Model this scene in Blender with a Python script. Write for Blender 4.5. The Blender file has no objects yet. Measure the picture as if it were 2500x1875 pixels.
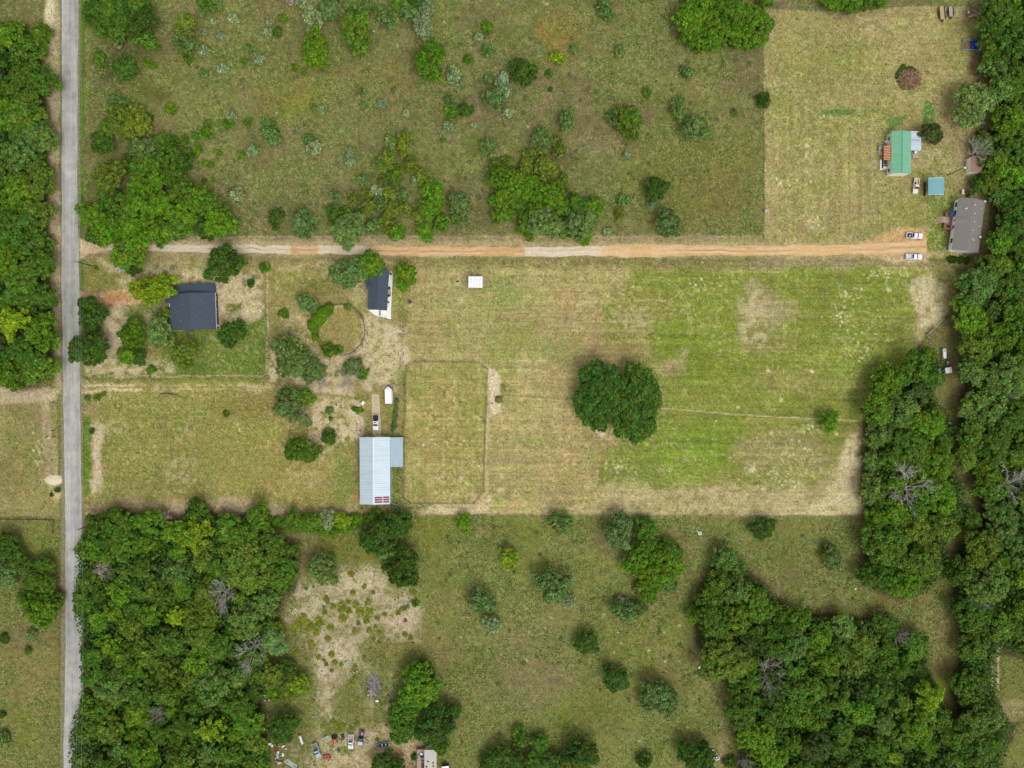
import bpy, math, random
import numpy as np
from mathutils import Matrix, Vector
C = bpy.context.scene.collection
R = math.radians
S = 0.145            # metres per photograph pixel on the ground
H = 248.0            # flying height of the camera
# ---------------------------------------------------------------- camera, sky, sun, exposure
cam = bpy.data.objects.new('camera', bpy.data.cameras.new('camera'))
C.objects.link(cam); bpy.context.scene.camera = cam
cam.location = (0, 0, H); cam.rotation_euler = (0, 0, 0)
cam.data.sensor_width = 36; cam.data.lens = 36*H/(2500*S)
cam.data.clip_end = 30000
SUN_AZ, SUN_EL = 145, 58      # compass-like: degrees clockwise from +Y (photo up)
world = bpy.data.worlds.new('World'); bpy.context.scene.world = world; world.use_nodes = True
wt = world.node_tree; wt.nodes.clear()
wo = wt.nodes.new('ShaderNodeOutputWorld'); bg = wt.nodes.new('ShaderNodeBackground')
sky = wt.nodes.new('ShaderNodeTexSky'); sky.sky_type = 'NISHITA'; sky.sun_disc = False
sky.sun_elevation = R(SUN_EL); sky.sun_rotation = R(SUN_AZ); sky.dust_density = 4; sky.air_density = 1.3
hs = wt.nodes.new('ShaderNodeHueSaturation'); hs.inputs['Saturation'].default_value = .18
wt.links.new(sky.outputs[0], hs.inputs['Color']); wt.links.new(hs.outputs[0], bg.inputs[0])
bg.inputs[1].default_value = 0.15; wt.links.new(bg.outputs[0], wo.inputs[0])
sun = bpy.data.objects.new('sun', bpy.data.lights.new('sun', 'SUN')); C.objects.link(sun)
sun.data.energy = 0.65; sun.data.angle = R(30); sun.data.color = (1, .97, .92)
_d = Vector((math.sin(R(SUN_AZ))*math.cos(R(SUN_EL)), math.cos(R(SUN_AZ))*math.cos(R(SUN_EL)), math.sin(R(SUN_EL))))
sun.rotation_euler = _d.to_track_quat('Z', 'Y').to_euler()
vs = bpy.context.scene.view_settings
vs.view_transform = 'Standard'; vs.look = 'None'; vs.gamma = 1; vs.exposure = 0.1
bpy.context.scene.cycles.max_bounces = 5
bpy.context.scene.cycles.diffuse_bounces = 3
rng = np.random.RandomState(7); rnd = random.Random(7)

# ---------------------------------------------------------------- helpers
def W(px, py, z=0.0):
    k = (H - z)/H*S
    return ((px - 1250)*k, (937.5 - py)*k)
def lin(c):
    c = np.asarray(c, float)/255
    return np.where(c <= .04045, c/12.92, ((c + .055)/1.055)**2.4)
GAIN = 1.1
def alb(r, g, b, k=1.0):
    v = lin((r, g, b))*k/GAIN
    return tuple(float(min(.92, t)) for t in v)
def tag(o, label=None, cat=None, group=None, kind=None):
    if label: o['label'] = label
    if cat: o['category'] = cat
    if group: o['group'] = group
    if kind: o['kind'] = kind
    return o
def empty(name, loc, rz=0, label=None, cat=None, group=None):
    o = bpy.data.objects.new(name, None); C.objects.link(o); o.location = loc; o.rotation_euler = (0, 0, rz)
    o.empty_display_size = .5
    return tag(o, label, cat, group)
class MB:
    def __init__(s): s.v = []; s.f = []
    def add(s, vs_, fs):
        n = len(s.v); s.v += [tuple(v) for v in vs_]; s.f += [tuple(i + n for i in f) for f in fs]; return s
    def prism(s, pts, z0, z1, top=None):
        n = len(pts); top = top or pts
        return s.add([(x, y, z0) for x, y in pts] + [(x, y, z1) for x, y in top],
            [tuple(range(n))[::-1], tuple(range(n, 2*n))] + [(i, (i+1) % n, n+(i+1) % n, n+i) for i in range(n)])
    def box(s, x0, x1, y0, y1, z0, z1): return s.prism([(x0, y0), (x1, y0), (x1, y1), (x0, y1)], z0, z1)
    def cbox(s, cx, cy, cz, sx, sy, sz, rz=0):
        c, n = math.cos(rz), math.sin(rz)
        p = [(cx + a*sx/2*c - b*sy/2*n, cy + a*sx/2*n + b*sy/2*c) for a, b in ((-1, -1), (1, -1), (1, 1), (-1, 1))]
        return s.prism(p, cz - sz/2, cz + sz/2)
    def slab(s, top, th):      # top: list of 3-d points anticlockwise seen from above, thickness downward
        n = len(top)
        return s.add(list(top) + [(x, y, z - th) for x, y, z in top],
            [tuple(range(n)), tuple(range(n, 2*n))[::-1]] + [(i, n+i, n+(i+1) % n, (i+1) % n) for i in range(n)])
    def tube(s, p, q, r0, r1=None, n=6):
        r1 = r0 if r1 is None else r1
        p, q = Vector(p), Vector(q); d = (q - p).normalized()
        a = d.cross(Vector((0, 0, 1)) if abs(d.z) < .95 else Vector((1, 0, 0))).normalized(); b = d.cross(a)
        vv = [p + (a*math.cos(t) + b*math.sin(t))*r0 for t in [2*math.pi*i/n for i in range(n)]]
        vv += [q + (a*math.cos(t) + b*math.sin(t))*r1 for t in [2*math.pi*i/n for i in range(n)]]
        return s.add(vv, [tuple(range(n)), tuple(range(n, 2*n))[::-1]] + [(i, n+i, n+(i+1) % n, (i+1) % n) for i in range(n)])
    def path(s, pts, r, n=5, r1=None):
        for i in range(len(pts)-1):
            a = r if r1 is None else r + (r1-r)*i/(len(pts)-1); b = r if r1 is None else r + (r1-r)*(i+1)/(len(pts)-1)
            s.tube(pts[i], pts[i+1], a, b, n)
        return s
    def dome(s, cx, cy, z, rx, ry, h, n=16, m=5, jit=0):
        vv = []; ff = []
        for j in range(m):
            t = math.pi/2*j/m
            for i in range(n):
                a = 2*math.pi*i/n; k = 1 + jit*rnd.uniform(-1, 1)
                vv.append((cx + rx*k*math.cos(t)*math.cos(a), cy + ry*k*math.cos(t)*math.sin(a), z + h*math.sin(t)))
        vv.append((cx, cy, z + h))
        for j in range(m-1):
            for i in range(n): ff.append((j*n+i, j*n+(i+1) % n, (j+1)*n+(i+1) % n, (j+1)*n+i))
        for i in range(n): ff.append(((m-1)*n+i, (m-1)*n+(i+1) % n, m*n))
        return s.add(vv, ff)
    def obj(s, name, mat, parent=None, smooth=False, bevel=0, loc=None):
        me = bpy.data.meshes.new(name); me.from_pydata(s.v, [], s.f); me.update()
        if mat: me.materials.append(mat)
        if smooth: me.polygons.foreach_set('use_smooth', [True]*len(me.polygons))
        o = bpy.data.objects.new(name, me); C.objects.link(o)
        if parent: o.parent = parent
        if loc: o.location = loc
        if bevel:
            b = o.modifiers.new('bevel', 'BEVEL'); b.width = bevel; b.segments = 2; b.limit_method = 'ANGLE'
        return o
def mat(name, c, rough=.85, metal=0, var=.12, scale=2.0, c2=None, stretch=(1, 1, 1), bump=0, thr=None, spec=.3, detail=6):
    m = bpy.data.materials.new(name); m.use_nodes = True; nt = m.node_tree; P = nt.nodes['Principled BSDF']
    P.inputs['Roughness'].default_value = rough; P.inputs['Metallic'].default_value = metal
    P.inputs['Specular IOR Level'].default_value = spec
    tc = nt.nodes.new('ShaderNodeTexCoord'); mp = nt.nodes.new('ShaderNodeMapping'); mp.inputs['Scale'].default_value = stretch
    nz = nt.nodes.new('ShaderNodeTexNoise'); nz.inputs['Scale'].default_value = scale; nz.inputs['Detail'].default_value = detail
    nz.inputs['Roughness'].default_value = .65
    rp = nt.nodes.new('ShaderNodeValToRGB'); e = rp.color_ramp.elements
    e[0].position, e[1].position = thr or (.3, .7)
    a = tuple(t*(1-var) for t in c); b = c2 or tuple(min(.95, t*(1+var)) for t in c)
    e[0].color = a + (1,); e[1].color = tuple(b) + (1,)
    L = nt.links.new
    L(tc.outputs['Object'], mp.inputs[0]); L(mp.outputs[0], nz.inputs['Vector']); L(nz.outputs[0], rp.inputs[0]); L(rp.outputs[0], P.inputs['Base Color'])
    if bump:
        bp = nt.nodes.new('ShaderNodeBump'); bp.inputs['Strength'].default_value = .6; bp.inputs['Distance'].default_value = bump
        L(nz.outputs[0], bp.inputs['Height']); L(bp.outputs[0], P.inputs['Normal'])
    return m

# ---------------------------------------------------------------- noise and painting in plan (photo-pixel plan units)
def vnoise(x, y, sx, sy, seed):
    t = np.random.RandomState(seed).rand(512, 512).astype(np.float32)
    u = x/sx + 1000.37; v = y/sy + 1000.71
    iu = np.floor(u).astype(int); iv = np.floor(v).astype(int); fu = u - iu; fv = v - iv
    fu = fu*fu*(3-2*fu); fv = fv*fv*(3-2*fv)
    a = t[iu % 512, iv % 512]; b = t[(iu+1) % 512, iv % 512]; c = t[iu % 512, (iv+1) % 512]; d = t[(iu+1) % 512, (iv+1) % 512]
    return (a*(1-fu)+b*fu)*(1-fv) + (c*(1-fu)+d*fu)*fv
def fbm(x, y, s, seed, o=4, ay=1.0):
    r = 0; w = 0
    for i in range(o):
        k = .55**i; r = r + k*vnoise(x, y, s/2.03**i, s*ay/2.03**i, seed+i*17); w += k
    return r/w
def sst(a, b, x):
    t = np.clip((x-a)/(b-a+1e-9), 0, 1); return t*t*(3-2*t)
def polysdf(x, y, pts):
    d = np.full(x.shape, 1e9); ins = np.zeros(x.shape, bool); n = len(pts)
    for i in range(n):
        (ax, ay), (bx, by) = pts[i], pts[(i+1) % n]
        ex, ey = bx-ax, by-ay; wx, wy = x-ax, y-ay
        t = np.clip((wx*ex+wy*ey)/(ex*ex+ey*ey+1e-9), 0, 1)
        d = np.minimum(d, (wx-ex*t)**2+(wy-ey*t)**2)
        c = ((ay > y) != (by > y)) & (x < ex*(y-ay)/((by-ay) if by != ay else 1e-9)+ax); ins ^= c
    d = np.sqrt(d); return np.where(ins, -d, d)
def linedist(x, y, pts):
    d = np.full(x.shape, 1e9)
    for i in range(len(pts)-1):
        (ax, ay), (bx, by) = pts[i], pts[i+1]; ex, ey = bx-ax, by-ay
        t = np.clip(((x-ax)*ex+(y-ay)*ey)/(ex*ex+ey*ey+1e-9), 0, 1)
        d = np.minimum(d, (x-ax-ex*t)**2+(y-ay-ey*t)**2)
    return np.sqrt(d)

STEP = 3.0
gx = np.arange(-160, 2661, STEP); gy = np.arange(-160, 2036, STEP)
X, Y = np.meshgrid(gx, gy)
n1 = fbm(X, Y, 260, 1); n2 = fbm(X, Y, 70, 2); n3 = fbm(X, Y, 24, 3, 3); n4 = fbm(X, Y, 9, 4, 2); n5 = rng.rand(*X.shape)
nh = fbm(X, Y, 160, 5, 4, .035)           # horizontal mowing streaks
nv = fbm(X, Y, 7, 6, 3, 22)               # vertical mowing streaks
wx = (fbm(X, Y, 40, 8, 4)-.5)*26; wy = (fbm(X, Y, 40, 9, 4)-.5)*26
COL = np.zeros(X.shape+(3,)); COL[:] = lin((117, 113, 70))
FL = np.zeros(X.shape)                     # strength of pale straw flecks
WD = np.zeros(X.shape)                     # strength of weedy flecks
def win(x0, x1, y0, y1, pad=40):
    i0 = max(0, int((y0-pad+160)/STEP)); i1 = min(len(gy), int((y1+pad+160)/STEP)+1)
    j0 = max(0, int((x0-pad+160)/STEP)); j1 = min(len(gx), int((x1+pad+160)/STEP)+1)
    return slice(i0, i1), slice(j0, j1)
def put(w, m, col, fl=None, wd=None):
    COL[w] = COL[w]*(1-m[..., None]) + lin(col)*m[..., None]
    if fl is not None: FL[w] = FL[w]*(1-m)+fl*m
    if wd is not None: WD[w] = WD[w]*(1-m)+wd*m
def brk(w, m, b):
    """b: None or (noise field, threshold, softness) - breaks a patch up"""
    if b is None: return m
    f = {'1': n1, '2': n2, '3': n3, '4': n4, 'h': nh, 'v': nv}[b[0]][w]
    return m*sst(b[1]-b[2], b[1]+b[2], f)
def PG(pts, col, a=1, fe=6, warp=1, b=None, fl=None, wd=None):
    xs = [p[0] for p in pts]; ys = [p[1] for p in pts]; w = win(min(xs), max(xs), min(ys), max(ys), 30+fe)
    d = polysdf(X[w]+wx[w]*warp, Y[w]+wy[w]*warp, pts)
    put(w, brk(w, a*sst(fe, -fe, d), b), col, fl, wd)
def EL(cx, cy, rx, ry, col, a=1, fe=.35, warp=1, b=None, rot=0, fl=None, wd=None):
    rr = max(rx, ry); w = win(cx-rr, cx+rr, cy-rr, cy+rr, 30+rr*fe)
    x = X[w]+wx[w]*warp-cx; y = Y[w]+wy[w]*warp-cy; c, s = math.cos(R(rot)), math.sin(R(rot))
    d = np.hypot((x*c+y*s)/rx, (-x*s+y*c)/ry)
    put(w, brk(w, a*sst(1+fe, 1-fe, d), b), col, fl, wd)
def LN(pts, wd_, col, a=1, fe=2, warp=.15, b=None):
    xs = [p[0] for p in pts]; ys = [p[1] for p in pts]; w = win(min(xs), max(xs), min(ys), max(ys), wd_+fe+20)
    d = linedist(X[w]+wx[w]*warp, Y[w]+wy[w]*warp, pts)
    put(w, brk(w, a*sst(wd_/2+fe, wd_/2-fe, d), b), col)
def SP(cx, cy, rx, ry, n, col, r=(1.5, 4), a=.9, seed=0):
    q = np.random.RandomState(seed+int(cx)+int(cy)*3)
    for i in range(int(n*.7)):
        x = cx+q.normal()*rx*.6; y = cy+q.normal()*ry*.6; rr = q.uniform(*r)*.72; a = q.uniform(.45, .9)
        w = win(x-rr, x+rr, y-rr, y+rr, 4)
        put(w, a*sst(rr+1.6, rr-1.2, np.hypot(X[w]-x, (Y[w]-y)*q.uniform(.8, 1.3))), col)
ALL = (slice(None), slice(None))
TAN = (163, 150, 100); PALE = (190, 175, 132); GRN = (122, 134, 48); BRN = (120, 102, 78); OLV = (133, 130, 72); MAU = (132, 116, 96)
# rough pasture: olive, mauve-brown and yellow-green patches
put(ALL, .8*sst(.42, .6, n2), (104, 114, 54), 0.1, 1)
put(ALL, .5*sst(.52, .68, fbm(X, Y, 120, 21)), (122, 108, 80))
put(ALL, .55*sst(.5, .64, fbm(X, Y, 150, 22)), (132, 132, 66))
WD[:] = .9
put(ALL, .35*sst(.55, .7, n3), (150, 142, 96))
PG([(190, -200), (1862, -200), (1862, 575), (190, 600)], (113, 112, 68), .5, 6, 1, ('1', .5, .1), wd=1)
EL(720, 215, 90, 80, (128, 130, 32), .7); EL(1370, 80, 60, 55, (140, 118, 50), .75); EL(400, 260, 130, 90, (138, 138, 72), .5)
EL(1000, 240, 180, 80, (118, 104, 72), .55, b=('2', .45, .1)); EL(1300, 230, 70, 40, (135, 112, 92), .6); EL(1480, 340, 110, 40, (132, 118, 90), .5, b=('3', .45, .1))
EL(1700, 440, 170, 130, (122, 118, 46), .6); EL(620, 520, 60, 60, (128, 108, 84), .5); EL(800, 500, 100, 50, (112, 98, 74), .7); EL(1180, 500, 130, 70, (118, 104, 78), .7)
EL(240, 170, 45, 60, (108, 98, 70), .6); EL(420, 60, 40, 60, (122, 104, 84), .6); EL(1180, 270, 60, 30, (134, 112, 92), .5); EL(700, 360, 200, 40, (126, 118, 80), .5)
EL(650, 150, 160, 60, (112, 114, 60), .5); EL(1550, 120, 160, 70, (126, 124, 74), .5); EL(950, 190, 120, 40, (136, 124, 66), .5)
EL(420, 20, 60, 20, (150, 125, 105), .5, b=('3', .5, .1)); EL(290, 200, 70, 40, (84, 82, 42), .6)
EL(290, 130, 60, 80, (70, 72, 40), .7); EL(360, 230, 60, 30, (82, 84, 34), .7); EL(1500, 345, 4, 4, PALE, .6)
for a_, b_ in (((1440, 375), (1530, 335)), ((1530, 335), (1600, 300)), ((1170, 350), (1185, 395))): LN([a_, b_], 3, (158, 138, 104), .7, 3, .5)
# lower pasture
PG([(150, 1258), (2380, 1258), (2380, 2036), (150, 2036)], (116, 122, 58), .8, 5, .5, wd=.9)
PG([(1040, 1262), (1860, 1262), (1860, 1875), (1040, 1875)], (124, 128, 64), .6, 20, 1, wd=.9)
EL(1090, 1290, 130, 60, (112, 118, 34), .75, b=('3', .44, .08)); EL(1300, 1640, 120, 110, (126, 116, 84), .8); EL(1440, 1740, 100, 60, (104, 118, 34), .75)
EL(1350, 1500, 120, 30, (134, 122, 78), .6); EL(1570, 1520, 40, 25, (140, 122, 48), .6); EL(1490, 1610, 120, 60, (126, 126, 60), .5); EL(1290, 1300, 90, 30, (104, 114, 40), .5)
EL(1900, 1400, 130, 80, (114, 116, 58), .7); EL(1500, 1310, 60, 50, (128, 112, 80), .7); EL(1600, 1400, 60, 80, (120, 108, 72), .6); EL(1650, 1650, 70, 60, (130, 112, 74), .5)
EL(870, 1330, 110, 45, (116, 112, 34), .8); EL(1180, 1320, 90, 40, (112, 104, 70), .5, b=('2', .5, .1)); EL(1110, 1700, 40, 90, (118, 112, 66), .5); EL(1170, 1600, 120, 110, (128, 118, 74), .5)
EL(740, 1340, 40, 70, (132, 108, 82), .7); EL(720, 1420, 20, 80, (135, 110, 86), .7); EL(1110, 1560, 120, 100, (120, 116, 66), .5)
LN([(1155, 1258), (1153, 1560)], 1.5, (150, 138, 88), .6); LN([(1167, 1500), (1173, 1590)], 1.5, (156, 142, 92), .6); LN([(1155, 1500), (1155, 1590)], 1.5, (156, 142, 92), .6)
PG([(1690, 1560), (1720, 1630), (1705, 1650), (1760, 1680), (1790, 1720), (1770, 1780), (1775, 1875), (1750, 1875), (1755, 1800), (1765, 1730), (1700, 1650)], (156, 136, 108), .7, 5)
EL(1630, 1345, 70, 50, (122, 106, 74), .6); EL(1870, 1450, 60, 50, (124, 102, 72), .6); EL(2200, 1490, 130, 50, (120, 104, 60), .7); EL(2300, 1560, 40, 90, (134, 116, 76), .7)
for x_, y_ in ((1333, 1533), (1585, 1588), (1572, 1746), (1720, 1733), (1623, 1614), (1677, 1775), (1559, 1810), (1658, 1527), (1659, 1614), (1282, 1458), (1840, 1570), (1475, 1500), (1515, 1571)): EL(x_, y_, 3.2, 3, (205, 195, 160), .9, .4, 0)
# sandy clearing
PG([(745, 1420), (790, 1425), (850, 1385), (900, 1400), (960, 1430), (1000, 1450), (1020, 1490), (1010, 1560), (960, 1590), (890, 1570), (900, 1620), (860, 1660), (810, 1680), (820, 1760), (780, 1760), (770, 1640), (740, 1600), (760, 1540), (715, 1500)], (180, 163, 132), .75, 26, 2.2, wd=.2, fl=.8); PG([(755, 1430), (850, 1400), (960, 1440), (1010, 1490), (1000, 1550), (880, 1560), (860, 1650), (790, 1740), (780, 1600), (730, 1500)], (190, 174, 142), .8, 18, 2.4, ('3', .44, .14), wd=.1)
PG([(790, 1420), (900, 1450), (1000, 1480), (1000, 1560), (880, 1570), (790, 1530)], (150, 134, 108), .65, 18, 1, ('3', .42, .1))
EL(935, 1560, 60, 30, (122, 112, 68), .8); EL(870, 1700, 80, 60, (124, 118, 68), .7, b=('3', .42, .1)); EL(960, 1600, 70, 40, (118, 110, 62), .8); EL(770, 1530, 40, 30, (118, 116, 36), .8, b=('3', .45, .08))
EL(900, 1410, 60, 26, (196, 180, 142), .8); EL(970, 1520, 35, 20, (186, 166, 136), .8); EL(720, 1575, 25, 60, (136, 116, 80), .6)
LN([(795, 1640), (800, 1700), (808, 1760)], 6, (190, 176, 140), .7); LN([(880, 1640), (905, 1720), (910, 1780)], 6, (186, 168, 128), .6); LN([(955, 1640), (950, 1700), (930, 1760)], 8, (174, 154, 116), .6)
LN([(890, 1515), (960, 1522), (1010, 1530)], 2, (198, 180, 146), .6)
PG([(790, 1800), (900, 1760), (1000, 1765), (1030, 1830), (1010, 1875), (700, 2036), (780, 1860)], (166, 142, 100), .85, 10, 1, wd=.2); EL(840, 1880, 90, 40, (180, 150, 116), .8); EL(960, 1830, 60, 16, (156, 128, 86), .7)
EL(835, 1810, 25, 45, (196, 184, 140), .7, b=('3', .42, .1)); EL(840, 1830, 20, 14, (112, 122, 44), .8); EL(752, 1855, 24, 10, (166, 134, 104), .9, .25, .3, rot=28)
EL(780, 1790, 80, 40, (108, 112, 46), .6, b=('3', .4, .1)); EL(740, 1740, 60, 60, (116, 112, 60), .6)
# left bank of the road
PG([(-160, 950), (153, 950), (160, 1265), (-160, 1265)], (152, 138, 92), .9, 4, .5, ('2', .2, .2), wd=.2, fl=.5)
EL(60, 1060, 60, 60, (122, 122, 66), .5); EL(40, 1160, 50, 60, (136, 126, 70), .6); EL(110, 1040, 12, 70, (188, 170, 138), .6); EL(130, 1140, 16, 60, (176, 156, 122), .6)
PG([(-160, 935), (60, 950), (140, 945), (154, 955), (154, 975), (60, 985), (-160, 985)], (186, 168, 138), .9, 6, .6, wd=0)
PG([(-160, 1268), (150, 1268), (165, 2036), (-160, 2036)], (124, 120, 66), .7, 5, .5, wd=.9); EL(90, 1330, 60, 40, (116, 124, 46), .7); EL(60, 1640, 90, 70, (136, 124, 76), .6); EL(60, 1800, 60, 60, (112, 118, 42), .6)
EL(140, 1430, 14, 60, (120, 84, 58), .8)
LN([(0, 1640), (60, 1700), (120, 1745)], 3, (158, 142, 96), .5); LN([(0, 1536), (60, 1530)], 2, (158, 142, 96), .5)
PG([(108, -200), (145, -200), (146, 200), (148, 460), (152, 700), (154, 950), (138, 955), (128, 700), (118, 480), (126, 320), (110, 160)], (176, 158, 124), .9, 5, .35, wd=.1, fl=.6)
PG([(114, -20), (130, -20), (130, 120), (112, 120)], (206, 196, 158), .8, 6, .5); PG([(-160, -200), (108, -200), (108, 100), (60, 60), (0, 40), (-160, 40)], (112, 106, 68), .8, 8); EL(75, 70, 18, 30, (134, 100, 76), .7)
PG([(138, 960), (155, 960), (160, 1300), (158, 1875), (140, 1875), (146, 1300)], (98, 106, 46), .8, 2, .2); PG([(146, 130), (151, 130), (151, 900), (149, 900)], (110, 112, 60), .7, 2, .2)
# green verge right of the road
PG([(190, -200), (206, -200), (207, 330), (198, 340), (207, 480), (200, 575), (190, 575)], (88, 118, 30), .9, 2.5, .2, wd=0); LN([(213, 60), (213, 330)], 4, (176, 168, 112), .7, 2, .3, ('3', .42, .1)); PG([(206, -200), (225, -200), (222, 330), (208, 330)], (112, 118, 54), .6, 4, .3)
PG([(194, 632), (212, 626), (206, 700), (194, 712)], (86, 116, 36), .9, 3, .3)
# top right yard
PG([(1866, 22), (2060, 28), (2240, 14), (2420, 16), (2400, 120), (2440, 330), (2400, 640), (1866, 600)], (158, 146, 94), 1, 3, .25, wd=.1, fl=.7)
PG([(1900, 30), (2380, 30), (2400, 580), (1900, 560)], (142, 140, 78), .65, 30, 1.5, ('2', .5, .1)); EL(2010, 150, 120, 60, (136, 138, 70), .55); EL(1960, 280, 90, 80, (140, 138, 74), .5)
EL(2230, 120, 60, 50, (172, 156, 112), .5, b=('3', .42, .1)); EL(2280, 380, 90, 50, (176, 160, 118), .75, b=('4', .45, .12)); EL(2330, 300, 50, 80, (164, 144, 104), .6); EL(2120, 400, 80, 90, (172, 158, 108), .5, b=('v', .45, .1))
EL(2180, 60, 90, 30, (178, 162, 118), .5, b=('4', .45, .1)); EL(2350, 30, 20, 14, (196, 176, 136), .8); EL(1875, 65, 9, 26, (196, 168, 138), .9, .3, .5); EL(2060, 35, 40, 12, (150, 128, 104), .7)
PG([(2004, 266), (2085, 266), (2085, 282), (2004, 286)], (70, 118, 46), .85, 4, .4); LN([(2085, 270), (2195, 272)], 7, (92, 128, 60), .7, 3, .5, ('3', .48, .08))
PG([(2166, 295), (2212, 280), (2206, 305), (2162, 318)], (78, 122, 46), .85, 4, .8); PG([(2258, 245), (2284, 250), (2280, 320), (2252, 322)], (70, 122, 42), .9, 4, .5)
EL(2270, 350, 14, 12, BRN, .5); PG([(2262, 480), (2340, 480), (2330, 560), (2310, 620), (2262, 612)], (104, 124, 44), .85, 8, .8); EL(2235, 520, 50, 50, (132, 134, 66), .6); EL(2280, 430, 60, 30, (132, 132, 70), .5)
EL(2390, 170, 24, 50, (120, 96, 72), .8); EL(2360, 455, 20, 24, (140, 112, 84), .7); EL(2400, 30, 60, 26, (116, 92, 64), .8); EL(2380, 620, 40, 28, (122, 92, 68), .8)
LN([(2259, 400), (2257, 610)], 1.5, (176, 160, 96), .5); SP(1930, 440, 60, 14, 26, (212, 200, 150)); SP(1985, 540, 24, 14, 40, (206, 192, 142)); SP(2005, 500, 30, 20, 16, (206, 192, 142)); SP(2110, 80, 24, 60, 26, (214, 202, 156)); SP(1975, 370, 12, 30, 22, (206, 196, 150)); SP(2000, 290, 60, 120, 30, (200, 186, 136), (1, 2.5)); SP(2165, 140, 18, 40, 28, (196, 178, 132)); SP(1885, 200, 16, 40, 22, (206, 200, 160)); SP(2100, 330, 40, 120, 30, (190, 174, 128)); SP(2200, 120, 20, 10, 10, (210, 196, 150)); SP(2290, 240, 30, 30, 30, (196, 170, 128)); SP(1880, 290, 8, 60, 14, (206, 200, 160)); SP(2280, 60, 100, 50, 50, (190, 176, 130), (1, 3))
# strips beside the dirt road
PG([(250, 575), (1866, 573), (1866, 600), (250, 600)], (160, 140, 106), .85, 3, .3, wd=.1, fl=.8); PG([(1000, 577), (1860, 577), (1860, 598), (1000, 600)], (142, 132, 84), .6, 4, .5, ('3', .45, .1))
LN([(420, 579), (1860, 577)], 3, (186, 166, 130), .7, 2, .25, ('3', .4, .1)); PG([(205, 600), (250, 630), (2390, 640), (2390, 655), (990, 655), (640, 660), (205, 690)], (152, 138, 92), .9, 4, .5, wd=.1, fl=.6)
PG([(640, 622), (1990, 628), (1990, 652), (640, 652)], (132, 118, 72), .8, 6, .5, ('h', .42, .08)); LN([(600, 633), (1500, 640)], 3, (118, 108, 60), .5, 3, .3, ('3', .4, .1)); LN([(1500, 656), (2320, 652)], 5, (190, 174, 136), .8, 3, .3); PG([(1850, 625), (2230, 632), (2230, 652), (1850, 652)], (164, 146, 110), .6, 6, .5)
LN([(350, 653), (650, 655)], 4, (176, 164, 108), .6, 3, .4); PG([(360, 620), (520, 620), (520, 690), (400, 690)], (170, 154, 112), .7, 10, 1, ('3', .42, .12))
# lane opening, orange parking end of the dirt road
PG([(192, 580), (215, 590), (262, 592), (262, 613), (215, 618), (203, 632), (192, 634)], (206, 184, 146), .95, 3, .3, wd=0)
PG([(2090, 592), (2150, 574), (2200, 556), (2262, 556), (2262, 640), (2150, 634), (2080, 624)], (208, 168, 118), .9, 5, .6, wd=0); PG([(2150, 622), (2262, 606), (2262, 640), (2160, 640)], (200, 178, 140), .8, 5, .6); EL(2230, 598, 30, 6, (180, 140, 100), .5); EL(2250, 600, 14, 8, (132, 130, 66), .6); EL(2120, 577, 22, 5, (120, 128, 60), .6)
LN([(262, 604), (2150, 612)], 34, (196, 176, 136), .7, 8, .5)
# hay field (right)
HF = [(985, 650), (2330, 655), (2345, 700), (2318, 760), (2262, 815), (2200, 900), (2140, 970), (2108, 1030), (2100, 1100), (2102, 1257), (1060, 1257), (1060, 1100), (985, 900)]
PG(HF, (162, 152, 96), 1, 2, .25, wd=.05, fl=.7)
PG([(1000, 655), (1540, 655), (1530, 700), (1480, 740), (1470, 830), (1560, 1040), (1490, 1150), (1480, 1250), (1070, 1250)], (168, 154, 102), .9, 14, .8)
PG([(1100, 700), (1350, 680), (1330, 900), (1150, 1000), (1000, 860)], (150, 148, 84), .6, 40, 2, ('2', .42, .12)); EL(1220, 720, 60, 40, (130, 142, 76), .55, b=('3', .42, .12)); EL(1370, 850, 50, 30, (132, 142, 78), .5); EL(1250, 840, 70, 26, (140, 142, 66), .6, rot=-35)
PG([(1380, 770), (1470, 760), (1475, 850), (1420, 900), (1330, 930), (1340, 840)], (164, 142, 96), .7, 14, 1); EL(1375, 730, 40, 30, (166, 136, 90), .5); EL(1400, 1110, 110, 90, (158, 140, 92), .8); EL(1120, 1120, 60, 100, (158, 150, 92), .5); EL(1290, 1080, 40, 10, (136, 144, 76), .6); EL(1445, 1115, 16, 16, (140, 142, 78), .7)
GF = [(1552, 660), (2290, 660), (2310, 690), (2230, 760), (2240, 820), (2180, 900), (2110, 990), (2100, 1060), (1980, 1200), (1500, 1185), (1465, 1165), (1484, 1090), (1520, 1060), (1620, 960), (1530, 880), (1472, 840), (1470, 745), (1515, 740), (1530, 700), (1552, 690)]
PG(GF, (128, 135, 60), .95, 14, 1.6, wd=0, fl=.4); PG(GF, (122, 134, 50), .5, 8, 1, ('3', .42, .1))
PG([(1590, 665), (2250, 665), (2200, 760), (2120, 960), (1800, 1000), (1650, 900), (1560, 820), (1620, 760)], (122, 135, 50), .75, 34, 2, ('2', .36, .14)); EL(1680, 850, 110, 90, (116, 135, 44), .75, .6, 2, b=('3', .4, .15)); EL(1620, 690, 90, 22, (114, 134, 46), .6, .5, 2); EL(1690, 1090, 130, 60, (112, 137, 42), .8, .5, 2); EL(1560, 1160, 70, 40, (118, 134, 60), .6, .6, 2); EL(2040, 690, 200, 20, (120, 132, 50), .6, .6, 2); EL(1990, 960, 80, 40, (124, 134, 50), .5)
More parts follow.
